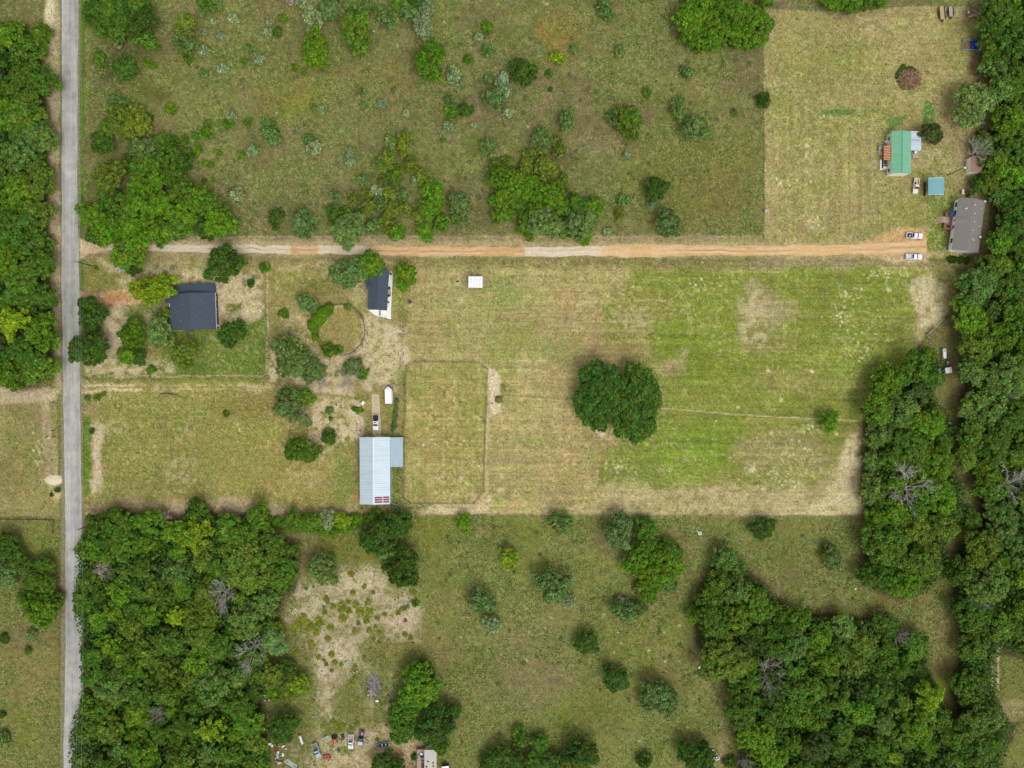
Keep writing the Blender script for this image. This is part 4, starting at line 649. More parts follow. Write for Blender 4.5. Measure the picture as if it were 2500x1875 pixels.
def ranges(root, x0, y0, x1, y1, z):
    a = local(root, W(x0, y0, z)); b = local(root, W(x1, y1, z)); return min(a[0], b[0]), max(a[0], b[0]), min(a[1], b[1]), max(a[1], b[1])
def window(root, x, y, z, w, h, axis, name='window'):
    f = MB(); 
    if axis == 'x': f.box(x-.04, x+.04, y-w/2-.08, y+w/2+.08, z-.08, z+h+.08)
    else: f.box(x-w/2-.08, x+w/2+.08, y-.04, y+.04, z-.08, z+h+.08)
    o = f.obj(name, WHITE, root); g = MB()
    if axis == 'x': g.box(x-.06, x+.06, y-w/2, y-.03, z, z+h).box(x-.06, x+.06, y+.03, y+w/2, z, z+h)
    else: g.box(x-w/2, x-.03, y-.06, y+.06, z, z+h).box(x+.03, x+w/2, y-.06, y+.06, z, z+h)
    g.obj('pane', GLASS, o); return o
def base(px, py, rz, lab, name='house', cat='house'):
    x, y = W(px, py); return empty(name, (x, y, 0), rz, lab, cat)

# 1 left house, slate shingles
h = base(472, 756, R(2), 'square house with slate grey shingle roof beside the yellow-green tree')
x0, x1, y0, y1 = ranges(h, 417, 807, 525, 714, 3.0); xr = (x0+x1)/2-.3; ze, zr = 2.9, 4.7
m = MB(); roof_gable(m, x0, x1, y0, y1, xr, ze, zr); rf = m.obj('roof', SLATE, h)
m = MB(); m.box(xr-.16, xr+.16, y0, y1+.02, zr-.02, zr+.045); m.obj('ridge_cap', SLATE_V, rf)
wx0, wx1, wy0, wy1 = x0+.5, x1-.35, y0+.5, y1-.2
m = MB(); walls_gable(m, wx0, wx1, wy0, wy1, xr, ze+.02, zr-.06); m.obj('wall', DKWALL, h)
nx0, nx1, ny0, ny1 = ranges(h, 424, 713, 520, 690, 2.8)
m = MB(); m.slab([(nx0, y1-.3, 2.62), (nx1+.5, y1-.3, 2.62), (nx1+.5, ny1, 2.35), (nx0, ny1-.4, 2.35)][:4], .15); m.obj('wing_roof', SLATE_V, h)
m = MB(); m.box(nx0+.5, nx1-.2, y1-.1, ny1-.6, 0, 2.1); m.obj('wing_wall', DKWALL, h)
a = ranges(h, 403, 741, 419, 712, 2.8); m = MB(); m.slab([(a[0], a[2], 2.55), (a[1]+.2, a[2], 2.85), (a[1]+.2, a[3], 2.85), (a[0], a[3], 2.55)], .14); m.obj('porch_roof', SLATE_V, h)
for yy in (a[2]+.2, a[3]-.2): m = MB(); m.box(a[0]+.15, a[0]+.3, yy-.07, yy+.07, 0, 2.42); m.obj('porch_post', WHITE, h)
m = MB(); m.box(a[0]+.1, a[1]+.3, a[2]-.9, a[2]+.1, 0, .14); m.obj('porch_step', CONC, h)
for fy, wd_ in ((.30, 2.2), (.52, 1.2), (.86, 1.2)): window(h, wx1+.03, y0+(y1-y0)*fy, .9, wd_, 1.1, 'x')
m = MB(); m.box(wx1, wx1+.07, y0+.9, y0+1.8, .1, 2.1); dr = m.obj('door', WHITE, h); m = MB(); m.cbox(wx1+.11, y0+1.05, 1.05, .08, .06, .12); m.obj('handle', CHROME, dr)
m = MB(); m.box(x1-.02, x1+.1, y0, y1, ze-.14, ze-.02); m.obj('gutter', WHITE, h)
for fx in (.3, .7): window(h, wx0+(wx1-wx0)*fx, wy0-.03, .9, 1.4, 1.1, 'y')
x, y = W(468, 812.5); r_ = empty('air_conditioner', (x, y, 0), .2, 'round grey air conditioner on the ground below the left slate roofed house', 'air conditioner')
m = MB(); m.box(-.5, .5, -.5, .5, 0, .8); m.obj('case', STEEL, r_, bevel=.05); m = MB(); m.tube((0, 0, .8), (0, 0, .86), .42, .42, 14); m.obj('fan_guard', DARK, r_); m = MB(); m.tube((0, 0, .86), (0, 0, .93), .16, .12, 10); m.obj('fan_cap', WHITE, r_)

for fx, fy in ((.3, .7), (.62, .35), (.7, .8), (.25, .25)):
    xx = x0+(x1-x0)*fx; yy = y0+(y1-y0)*fy; zz_ = zr-(zr-ze)*abs(xx-xr)/(x1-xr); m = MB(); m.tube((xx, yy, zz_-.05), (xx, yy, zz_+.3), .09, n=8); m.obj('roof_vent', STEEL, rf)
# 2 slate roof, white patio
h = base(922, 709, R(-2.6), 'long narrow house with slate grey roof standing on a white concrete patio')
x0, x1, y0, y1 = ranges(h, 897, 756, 949, 660, 3.0); xr = (x0+x1)/2+.1
m = MB(); roof_gable(m, x0, x1, y0, y1, xr, 2.9, 4.1); rf = m.obj('roof', SLATE, h)
m = MB(); m.box(xr-.14, xr+.14, y0, y1+.02, 4.08, 4.145); m.obj('ridge_cap', SLATE_V, rf)
m = MB(); walls_gable(m, x0+.25, x1-.5, y0+.35, y1-.35, xr, 2.9, 4.05); m.obj('wall', WHITEW, h)
ya = y0+(y1-y0)*.52; m = MB(); m.slab([(x0-.9, ya-.1, 2.7), (x0+.8, ya-.1, 3.18), (x0+.8, ya+1.1, 3.5), (x0-.9, ya+1.1, 2.95)], .12); m.slab([(x0-.9, ya+1.1, 2.95), (x0+.8, ya+1.1, 3.5), (x0+.8, ya+2.3, 3.18), (x0-.9, ya+2.3, 2.7)], .12); m.obj('porch_roof', SLATE_V, h)
for yy in (ya+.05, ya+2.15): m = MB(); m.box(x0-.8, x0-.66, yy-.07, yy+.07, 0, 2.62); m.obj('porch_post', WHITE, h)
for fy in (.15, .32, .8): window(h, x0+.22, y0+(y1-y0)*fy, .9, 1.2, 1.0, 'x')
m = MB(); m.box(x1-.52, x1-.42, y0+5, y0+5.9, .1, 2.15); dr = m.obj('door', MAROON, h); m = MB(); m.cbox(x1-.38, y0+5.2, 1.1, .07, .06, .12); m.obj('handle', CHROME, dr)
for fy in (.2, .75): window(h, x1-.48, y0+(y1-y0)*fy, .9, 1.3, 1.0, 'x')
x, y = W(922, 709)
pat = [(893, 754), (900, 757), (915, 769), (925, 773), (940, 775), (952, 780), (955, 778), (954.5, 757), (959, 672), (957.5, 664), (955, 661), (951, 666), (948, 700), (946, 752)]
m = MB(); m.prism(ccw([W(a_, b_) for a_, b_ in pat]), -.02, .12); o = m.obj('patio', CONC); tag(o, kind='structure')
m = MB(); m.prism(ccw([W(a_, b_) for a_, b_ in ((924.8, 758), (930.2, 758), (929.8, 772.2), (925, 772))]), .12, .16); tag(m.obj('doormat', mat('grey ramp mat', alb(150, 146, 150), .9)), 'grey strip mat leading off the white patio below the narrow house', 'mat')
def pot(px, py, lab, c='D', plant=True, s=.45):
    x, y = W(px, py); r_ = empty('potted_plant', (x, y, .12), 0, lab, 'potted plant'); m = MB(); m.tube((0, 0, 0), (0, 0, .45), s*.6, s*.8, 10); m.obj('pot', mat('clay pot', alb(110, 84, 70), .8), r_)
    o = bpy.data.objects.new('foliage', crown_mesh('foliage', s*1.3, s*1.6, 8, s*.5, 160, .16, int(px))); C.objects.link(o); o.parent = r_; o.location = (0, 0, .35); v = lin(PAL[c]); o.color = (*[float(t) for t in v], 1)
pot(951, 704.5, 'dark potted plant by the wall on the white patio, upper one of two', 'K'); pot(950.5, 722, 'dark green potted plant by the wall on the white patio, lower one of two', 'D')
x, y = W(955, 669.5); r_ = empty('barbecue', (x, y, .12), 0, 'round blue-black barbecue at the rounded upper tip of the patio', 'barbecue'); m = MB(); m.dome(0, 0, .55, .42, .42, .35); m.tube((0, 0, .3), (0, 0, .55), .25, .42, 12); m.obj('kettle', mat('blue-black enamel', alb(36, 40, 84), .3), r_, smooth=True); m = MB(); [m.tube((.35*math.cos(t), .35*math.sin(t), 0), (.15*math.cos(t), .15*math.sin(t), .4), .03) for t in (0, 2.1, 4.2)]; m.obj('leg', DARK, r_)
x, y = W(949, 738.5); r_ = empty('bin', (x, y, .12), 0, 'small black bin beside the wall low on the white patio', 'bin'); m = MB(); m.tube((0, 0, 0), (0, 0, .7), .24, .3, 10); m.obj('body', DARK, r_); m = MB(); m.tube((0, 0, .7), (0, 0, .76), .33, .3, 10); m.obj('lid', DGREY, r_)
x, y = W(953, 713); r_ = empty('bench', (x, y, .12), .1, 'pale grey bench between the two potted plants on the patio', 'bench'); m = MB(); m.box(-.25, .25, -.8, .8, .42, .48); m.obj('seat', STEEL, r_); m = MB(); m.box(-.3, -.24, -.8, .8, .5, .9); m.obj('backrest', STEEL, r_)
for sy in (-.7, .7): m = MB(); m.box(-.2, .2, sy-.05, sy+.05, 0, .42); m.obj('leg', DGREY, r_)
x, y = W(1002, 738); r_ = empty('trash_can', (x, y, 0), .3, 'dark teal bin on the fence line right of the narrow house', 'bin'); m = MB(); m.prism([(-.4, -.4), (.4, -.4), (.4, .4), (-.4, .4)], .08, 1.05, [(-.5, -.5), (.5, -.5), (.5, .5), (-.5, .5)]); m.obj('body', mat('dark teal plastic', alb(52, 74, 82), .6), r_, bevel=.04); m = MB(); m.box(-.55, .55, -.55, .55, 1.06, 1.14); m.obj('lid', DGREY, r_, bevel=.03)
for sx in (-.3, .3): m = MB(); m.tube((sx-.04, -.42, .12), (sx+.04, -.42, .12), .13, n=10); m.obj('wheel', DARK, r_)

# 3 white roofed shelter
h = base(1161, 688.5, R(-1), 'open shelter with flat bright white roof at the top of the field', 'shelter', 'shelter')
x0, x1, y0, y1 = ranges(h, 1143, 702, 1179, 675, 2.6); m = MB(); m.slab([(x0, y0, 2.5), (x1, y0, 2.5), (x1, y1, 2.75), (x0, y1, 2.75)], .1); rf = m.obj('roof', mat('bright white sheet', alb(244, 244, 244), .5, 0, .07, .6, stretch=(3, .4, 1)), h); m = MB(); [m.slab([(x0+(x1-x0)*t-.04, y0, 2.54), (x0+(x1-x0)*t+.04, y0, 2.54), (x0+(x1-x0)*t+.04, y1, 2.79), (x0+(x1-x0)*t-.04, y1, 2.79)], .035) for t in (.02, .2, .4, .6, .8, .98)]; m.obj('roof_seam', STEEL, rf)
for sx in (x0+.15, x1-.15):
    for sy in (y0+.15, y1-.15): m = MB(); m.tube((sx, sy, 0), (sx, sy, 2.4), .06); m.obj('post', STEEL, h)
m = MB(); [m.box(x1+.1, x1+1.0, yy-.03, yy+.03, 1.0, 1.06) for yy in (y0, y0+1, y0+2, y1-.5)]; m.box(x1+.95, x1+1.01, y0, y1-.5, 1.0, 1.06); [m.tube((x1+.98, yy, 0), (x1+.98, yy, 1.1), .04) for yy in (y0, y0+1.3, y1-.5)]; m.obj('pen_rail', STEEL, h)
m = MB(); m.box(x0+.1, x1-.1, y1-.2, y1-.12, 0, 2.4); m.obj('back_wall', DGREY, h)

# 4 long metal barn with lean-to
h = base(915, 1149, R(.3), 'long L-shaped barn with ribbed pale blue metal roof below the black and white pickup', 'barn', 'barn')
x0, x1, y0, y1 = ranges(h, 878.5, 1231, 951.5, 1067, 3.6); xr = local(h, W(911.7, 1150, 4.6))[0]; ze, zr = 3.5, 4.7
m = MB(); roof_gable(m, x0, x1, y0, y1, xr, ze, zr, .12); rf = m.obj('roof', METAL, h)
m = MB(); n = 34
for i in range(n+1):
    yy = y0+.12+(y1-y0-.24)*i/n
    m.slab([(x0, yy-.07, ze+.055), (xr, yy-.07, zr+.055), (xr, yy+.07, zr+.055), (x0, yy+.07, ze+.055)], .05); m.slab([(xr, yy-.07, zr+.055), (x1, yy-.07, ze+.055), (x1, yy+.07, ze+.055), (xr, yy+.07, zr+.055)], .05)
m.obj('roof_rib', METALR, rf)
m = MB(); m.slab([(xr-.35, y0, zr+.02), (xr, y0, zr+.12), (xr, y1, zr+.12), (xr-.35, y1, zr+.02)], .04); m.slab([(xr, y0, zr+.12), (xr+.35, y0, zr+.02), (xr+.35, y1, zr+.02), (xr, y1, zr+.12)], .04); m.obj('ridge_cap', METALR, rf)
m = MB(); walls_gable(m, x0+.12, x1-.12, y0+.1, y1-.1, xr, ze, zr); m.obj('wall', METALG, h)
for i, (a_, b_) in enumerate(((912.5, 934), (935.5, 950))):
    for j in range(3):
        yy = y0+.55+j*.78; xa, xb = local(h, W(a_, 1220, 4.2))[0], local(h, W(b_, 1220, 4.0))[0]; zz = lambda x: zr+(ze-zr)*(x-xr)/(x1-xr)+.06
        m = MB(); m.slab([(xa, yy, zz(xa)), (xb, yy, zz(xb)), (xb, yy+.55, zz(xb)), (xa, yy+.55, zz(xa))], .04); m.obj('red_panel', MAROON, h)
a = ranges(h, 951.5, 1140, 983, 1067, 3.0); m = MB(); m.slab([(x1-.05, a[2], ze-.16), (a[1], a[2], 2.7), (a[1], a[3]-.1, 2.7), (x1-.05, a[3]-.1, ze-.16)], .1); lf = m.obj('lean_to_roof', METALG, h)
m = MB()
for i in range(9):
    t = (i+.5)/9; xx = x1+(a[1]-x1)*t; zz_ = ze-.16+(2.7-ze+.16)*t; m.box(xx-.04, xx+.04, a[2], a[3]-.1, zz_-.02, zz_+.05)
m.obj('roof_rib', METALG, lf)
m = MB(); m.box(x1, a[1]-.15, a[2]+.1, a[2]+.2, 0, 2.55).box(a[1]-.25, a[1]-.15, a[2]+.2, a[3]-.3, 0, 2.5).box(x1, a[1]-.15, a[3]-.35, a[3]-.25, 0, 2.55); m.obj('lean_to_wall', METALG, h)
for i, py in enumerate((1124, 1147, 1171, 1194)):
    yy = local(h, W(877, py, 2))[1]; m = MB(); m.box(x0-.3, x0+.12, yy-.45, yy+.45, 1.5, 2.2); o = m.obj('window_cooler', WHITE, h, bevel=.03); m = MB(); m.box(x0-.34, x0-.3, yy-.38, yy+.38, 1.56, 2.14); m.obj('grille', DGREY, o)
m = MB(); m.box(xr+.2, xr+3.4, y1-.12, y1-.04, .05, 2.7); m.obj('garage_door', WHITE, h); m = MB(); m.box(xr-3.4, xr-2.4, y1-.12, y1-.04, .05, 2.2); dr = m.obj('door', WHITE, h); m = MB(); m.cbox(xr-2.6, y1, 1.1, .1, .08, .1); m.obj('handle', CHROME, dr)

# 5 green roof house with porches
h = base(2190, 372, R(-.4), 'cream house with bright green metal roof and patched porches', 'house', 'house')
x0, x1, y0, y1 = ranges(h, 2176.5, 423, 2225.5, 320, 3.6); xr = local(h, W(2202.5, 372, 4.2))[0]; ze, zr = 3.4, 4.2
m = MB(); roof_gable(m, x0, x1, y0, y1, xr, ze, zr, .14); rf = m.obj('roof', GREENM, h)
m = MB(); m.box(xr-.09, xr+.09, y0-.02, y1+.02, zr-.01, zr+.05); m.obj('ridge_cap', GREENR, rf)
m = MB(); m.box(xr+1.4, xr+1.65, y0+5, y0+5.12, zr-.5, zr-.2); m.obj('vent_pipe', DGREY, rf)
m = MB()
for i in range(18): yy = y0+(y1-y0)*(i+.5)/18; m.slab([(x0, yy-.03, ze+.04), (xr-.1, yy-.03, zr+.04), (xr-.1, yy+.03, zr+.04), (x0, yy+.03, ze+.04)], .04); m.slab([(xr+.1, yy-.03, zr+.04), (x1, yy-.03, ze+.04), (x1, yy+.03, ze+.04), (xr+.1, yy+.03, zr+.04)], .04)
m.obj('roof_rib', GREENM, rf)
m = MB(); walls_gable(m, x0+.15, x1-.35, y0+.1, y1-.4, xr, ze, zr); m.obj('wall', mat('cream siding', alb(238, 236, 214), .7, 0, .05, 1), h)
for yy in (y1-2.0, y0+1.6): window(h, x0+.12, yy, 1.2, 1.2, 1.1, 'x')
a = ranges(h, 2226.5, 368, 2249, 321, 2.6); m = MB(); m.slab([(x1-.3, a[2], 3.15), (a[1], a[2], 2.6), (a[1], a[3], 2.6), (x1-.3, a[3], 3.15)], .08); g = m.obj('side_roof', METAL, h)
m = MB(); [m.slab([(x1-.3, yy-.06, 3.2), (a[1], yy-.06, 2.65), (a[1], yy+.06, 2.65), (x1-.3, yy+.06, 3.2)], .05) for yy in np.linspace(a[2]+.1, a[3]-.1, 9)]; m.obj('roof_rib', METALR, g)
m = MB(); xm = x1+1.1; m.slab([(x1, (a[2]+a[3])/2+.15, 3.2), (a[1]-.6, (a[2]+a[3])/2+.12, 2.85), (a[1]-.6, (a[2]+a[3])/2+.3, 2.85), (x1, (a[2]+a[3])/2+.35, 3.2)], .03); m.obj('rust_streak', RUST, g)
for yy in (a[2]+.2, a[3]-.2): m = MB(); m.tube((a[1]-.15, yy, 0), (a[1]-.15, yy, 2.5), .06); m.obj('post', WHITE, h)
a = ranges(h, 2158, 391, 2176, 356, 2.6); m = MB(); m.slab([(a[0], a[2], 2.5), (x0+.1, a[2], 3.15), (x0+.1, a[3], 3.15), (a[0], a[3], 2.5)], .06); g = m.obj('porch_roof', RUST, h)
CREAMR = mat('cream sheet strips', alb(226, 196, 150), .7)
m = MB(); [m.slab([(a[0], yy-.09, 2.55), (x0+.1, yy-.09, 3.2), (x0+.1, yy+.09, 3.2), (a[0], yy+.09, 2.55)], .04) for yy in np.linspace(a[2]+.25, a[3]-.25, 9)]; m.obj('roof_strip', CREAMR, g)
b = ranges(h, 2158, 412, 2176, 391, 1.2); m = MB(); m.box(b[0], x0+.1, b[2], b[3], .5, .6); m.obj('porch_floor', WOOD, h); m = MB(); m.box(b[0], x0+.1, b[2]+1.0, b[2]+1.3, .62, .9); m.obj('porch_rail', MAROON, h); m = MB(); m.box(b[0], x0+.1, b[2]+.1, b[2]+.9, .6, .95); m.obj('storage_bench', WHITE, h)
m = MB(); [m.box(b[0]+.2+i*.62, b[0]+.7+i*.62, b[3]-1.1+j*.55, b[3]-.65+j*.55, .62, .66) for i in range(2) for j in range(2)]; m.obj('lattice_pane', GLASS, h)
b = ranges(h, 2149, 414, 2158, 390, .6); m = MB(); m.box(b[0], b[0]+.5, b[2], b[3], 0, .6).box(b[0]+.5, x0, b[2], b[2]+.45, 0, .6); m.obj('ramp', WHITE, h)
m = MB(); m.box(b[0]+.6, b[1]+.1, b[2]+.5, b[3]+.4, 0, .25); m.obj('ramp_deck', DGREY, h)
for (px, py, sx, sy, z, mt, nm, lb, ct) in ((2162.5, 347, 1.0, 1.3, 1.0, WHITE, 'propane_tank', 'white upright propane tank at the upper left wall of the green roofed house', 'tank'), (2147, 362, 1.5, 1.0, .9, STEEL, 'covered_grill', 'pale covered grill left of the rusty porch roof', 'grill')):
    x, y = W(px, py); r_ = empty(nm, (x, y, 0), .2, lb, ct); m = MB(); m.tube((0, 0, .1), (0, 0, z), sx/2, sx/2, 12); m.dome(0, 0, z, sx/2, sx/2, .25, 12); m.obj('body', mt, r_, smooth=False); m = MB(); m.tube((0, 0, z+.2), (0, 0, z+.4), .08); m.obj('valve', DGREY, r_)
for (px, py, w_, d_, z, mt, rz, lb) in ((2147.5, 373, .9, 1.9, .6, mat('faded pink plastic', alb(206, 186, 182), .7), .2, 'faded pinkish box below the covered grill by the green roofed house'), (2233, 373, .9, .7, .8, WHITE, 0, 'cream box under the lower end of the side roof of the green roofed house'), (2233.5, 381, 1.9, 1.4, .35, MAUV, .1, 'mauve step platform at the right wall of the green roofed house')):
    x, y = W(px, py); r_ = empty('storage_box', (x, y, 0), rz, lb, 'box'); m = MB(); m.box(-w_/2, w_/2, -d_/2, d_/2, 0, z*.85); m.obj('body', mt, r_, bevel=.03); m = MB(); m.box(-w_/2-.04, w_/2+.04, -d_/2-.04, d_/2+.04, z*.85, z); m.obj('lid', mt, r_, bevel=.02)

# 7 teal carport
h = base(2279, 456, 0, 'carport with teal sheet roof right of the parked white pickup in the yard', 'carport', 'carport')
x0, x1, y0, y1 = ranges(h, 2266, 476, 2304.5, 434.5, 2.9); m = MB(); N_ = 10; xc = (x0+x1)/2
pr_ = [(x0+(x1-x0)*i/N_, 2.9+.45*math.sin(math.pi*i/N_)) for i in range(N_+1)]
for i in range(N_): m.slab([(pr_[i][0], y0, pr_[i][1]), (pr_[i+1][0], y0, pr_[i+1][1]), (pr_[i+1][0], y1, pr_[i+1][1]), (pr_[i][0], y1, pr_[i][1])], .05)
m.obj('roof', TEALM, h)
TRIM = mat('pale teal trim', alb(196, 226, 226), .5)
for yy in (y0+.06, y1-.06):
    m = MB(); [m.slab([(pr_[i][0], yy-.08, pr_[i][1]+.08), (pr_[i+1][0], yy-.08, pr_[i+1][1]+.08), (pr_[i+1][0], yy+.08, pr_[i+1][1]+.08), (pr_[i][0], yy+.08, pr_[i][1]+.08)], .07) for i in range(N_)]; m.obj('edge_trim', TRIM, h)
for yy in (y0+.3, (y0+y1)/2, y1-.3):
    for xx in (x0+.15, x1-.15): m = MB(); m.tube((xx, yy, 0), (xx, yy, 2.85), .06); m.obj('post', TEALM, h)
m = MB(); m.box(x0+.1, x0+.3, y0+.3, y1-.9, 0, .9); m.obj('dark_side_strip', DARK, h)  # low dark box along the left side beneath the roof
x, y = W(2281.5, 473); r_ = empty('boat_trailer', (x, y, 0), 0, 'small pale blue trailer with its tongue poking out below the teal carport', 'trailer'); m = MB(); m.box(-.7, .7, .2, 3.6, .5, .7); m.obj('bed', TEALM, r_); m = MB(); m.prism([(-.12, -1.2), (.12, -1.2), (.5, .3), (-.5, .3)], .45, .55); m.obj('tongue', TEALM, r_)
for sx in (-.85, .85): m = MB(); m.tube((sx-.08, 2, .33), (sx+.08, 2, .33), .33, n=14); m.obj('wheel', DARK, r_)

# 8 grey mobile home with deck
h = base(2352, 551, R(-7.6), 'grey shingled mobile home with white walls and a red-brown deck', 'mobile_home', 'mobile home')
x0, x1, y0, y1 = -4.62, 4.5, -9.1, 9.25; ox, oy = local(h, W(2367, 550, 3.8)); x0 += ox; x1 += ox; y0 += oy; y1 += oy; xr = (x0+x1)/2; ze, zr = 3.5, 4.5
ym = (y0+y1)/2+1.5
m = MB(); roof_gable(m, x0, x1, y0, y1, xr, ze, zr); m.slab([(x0-.45, ym-.1, ze+.35), (xr-1, ym-.1, zr+.0), (xr-1, ym+1.4, zr-.3), (x0+.02, ym+1.5, ze+.02)], .1); m.slab([(x0+.02, ym-1.6, ze+.02), (xr-1, ym-1.5, zr-.3), (xr-1, ym-.1, zr), (x0-.45, ym-.1, ze+.35)], .1); rf = m.obj('roof', GREYSH, h)
m = MB(); walls_gable(m, x0+.2, x1-.35, y0+.3, y1-.25, xr, ze, zr); m.obj('wall', WHITEW, h)
m = MB(); m.box(x0+.12, x0+.2, y0+.3, y1-.25, 0, .8); m.obj('skirting', mat('grey skirting', alb(110, 120, 118), .8), h)
for yy in (y1-2.2, ym+2.6, ym-2.4, y0+3.4): window(h, x0+.16, yy, 1.5, 1.5 if yy != ym-2.4 else 1.0, 1.2, 'x')
m = MB(); m.box(x0+.1, x0+.2, ym-.5, ym+.4, .95, 3.0); dr = m.obj('door', WHITE, h); m = MB(); m.box(x0+.06, x0+.1, ym-.3, ym+.2, 1.9, 2.7); m.obj('pane', GLASS, dr)
for (fx, fy, s) in ((.55, .88, .12), (.28, .80, .16), (.22, .79, .1), (.85, .84, .08), (.6, .72, .12), (.62, .56, .12), (.85, .5, .1), (.62, .4, .1), (.63, .24, .12), (.7, .22, .12)):
    xx = x0+(x1-x0)*fx; yy = y0+(y1-y0)*fy; zz_ = zr-(zr-ze)*abs(xx-xr)/(x1-xr); m = MB(); m.tube((xx, yy, zz_-.05), (xx, yy, zz_+.28), s, n=8); m.tube((xx, yy, zz_+.28), (xx, yy, zz_+.34), s*1.5, n=8); m.obj('roof_vent', WHITE, rf)
for fy, lb in ((.98, 'upper'), (.30, 'lower')):
    xx = x1-.35; yy = y0+(y1-y0)*fy; m = MB(); m.dome(xx, yy, 4.0, .5, .36, -.14, 14, 3); o = m.obj('satellite_dish', mat('dish grey '+lb, alb(210, 210, 214), .5), h); m = MB(); m.tube((xx, yy, 3.5), (xx, yy, 3.9), .04); m.tube((xx, yy, 3.9), (xx-.35, yy, 4.3), .02); m.obj('arm', DGREY, o)
d = empty('deck', h.location, h.rotation_euler.z, 'red-brown wooden deck with pale steps at the left wall of the grey mobile home', 'deck')
dx1 = x0+.1; m = MB(); m.box(dx1-2.6, dx1, ym-3.2, ym+3.0, .75, .85); m.obj('floor', DECK, d); m = MB(); m.box(dx1-3.2, dx1-1.0, ym-1.0, ym+1.2, .86, .9); m.obj('landing', WOOD, d)
m = MB()
for i in range(5): m.box(dx1-3.2-.32*(i+1), dx1-3.2-.32*i, ym-1.0, ym+1.2, .0, .82-.16*i)
m.obj('steps', WOOD, d)
m = MB()
for (a_, b_, c_, e_) in ((dx1-2.6, dx1-2.5, ym+1.2, ym+3.0), (dx1-2.6, dx1-2.5, ym-3.2, ym-1.0), (dx1-2.6, dx1, ym+2.9, ym+3.0), (dx1-2.6, dx1, ym-3.2, ym-3.1)):
    m.box(a_, b_, c_, e_, 1.65, 1.75)
    for k in range(7): m.tube((a_+(b_-a_)*k/6, c_+(e_-c_)*k/6, .8), (a_+(b_-a_)*k/6, c_+(e_-c_)*k/6, 1.65), .04)
m.obj('railing', DECK, d)
def atl(root, x, y, z): p = root.matrix_basis @ Vector((x, y, z)) if False else Vector((root.location.x+x*math.cos(root.rotation_euler.z)-y*math.sin(root.rotation_euler.z), root.location.y+x*math.sin(root.rotation_euler.z)+y*math.cos(root.rotation_euler.z), z)); return p
p = atl(h, dx1-.7, ym+2.2, .85); r_ = empty('patio_umbrella', p, .3, 'folded dark blue umbrella and cloth on the upper part of the deck', 'umbrella'); m = MB(); m.tube((0, 0, 0), (0, 0, 1.9), .03); m.obj('pole', DGREY, r_)
m = MB(); m.add([(1.1*math.cos(i*math.pi/4), 1.1*math.sin(i*math.pi/4), 1.35) for i in range(8)]+[(0, 0, 1.85)], [(i, (i+1) % 8, 8) for i in range(8)]); m.obj('canopy', mat('dark blue cloth', alb(40, 86, 120), .8), r_)
p = atl(h, dx1-1.2, ym-2.2, .85); r_ = empty('patio_chair', p, .5, 'dark chair on the lower part of the red-brown deck', 'chair'); m = MB(); m.box(-.35, .35, -.35, .35, .4, .46); m.obj('seat', DARK, r_); m = MB(); m.box(-.35, .35, .3, .36, .46, 1.0); m.obj('backrest', DARK, r_)
for sx in (-.3, .3):
    for sy in (-.3, .3): m = MB(); m.box(sx-.03, sx+.03, sy-.03, sy+.03, 0, .4); m.obj('leg', DARK, r_)
x, y = W(2347.6, 470); r_ = empty('propane_tank', (x, y, 0), 0, 'white horizontal propane tank lying just above the grey mobile home', 'tank'); m = MB(); m.tube((0, -.7, .7), (0, .7, .7), .45, n=14); m.tube((0, .7, .7), (0, .95, .7), .45, .2, 14); m.tube((0, -.95, .7), (0, -.7, .7), .2, .45, 14); m.obj('body', mat('white tank paint', alb(226, 214, 206), .5), r_)
for sy in (-.5, .5): m = MB(); m.box(-.3, .3, sy-.08, sy+.08, 0, .35); m.obj('foot', DGREY, r_)
x, y = W(2365, 478); r_ = empty('garden_tiller', (x, y, 0), 0, 'dark machine with a yellow side just above the grey mobile home', 'machine'); m = MB(); m.box(-.9, .2, -.6, .5, .2, .8); m.obj('body', DGREY, r_, bevel=.1); m = MB(); m.box(.35, .7, -.6, .4, .1, .6); m.obj('side_panel', mat('dull yellow paint', alb(196, 176, 90), .7), r_)

# 9 brown roofed shed
h = base(2376, 402, R(-3), 'small shed with brown flat roof and white wall at the right wood', 'shed', 'shed')
x0, x1, y0, y1 = ranges(h, 2371, 419, 2399, 382, 3.2); m = MB(); m.slab([(x0, y0, 3.0), (x1, y0, 3.3), (x1, y1, 3.3), (x0, y1, 3.0)], .12); m.obj('roof', BROWNR, h)
m = MB(); m.box(x0+.1, x1-.15, y0+.15, y1-.15, 0, 2.86); m.obj('wall', WHITEW, h); m = MB(); m.box(x0+.02, x0+.1, y0+1.5, y0+2.5, .1, 2.1); dr = m.obj('door', WHITE, h); m = MB(); m.cbox(x0, y0+2.3, 1.1, .08, .06, .1); m.obj('handle', CHROME, dr)
x, y = W(2362, 423); r_ = empty('cooler', (x, y, 0), .1, 'white box at the lower left corner of the brown roofed shed', 'box'); m = MB(); m.box(-.5, .4, -.3, .3, 0, .6); m.obj('body', WHITE, r_, bevel=.04); m = MB(); m.box(-.53, .43, -.33, .33, .6, .68); m.obj('lid', WHITE, r_, bevel=.02)
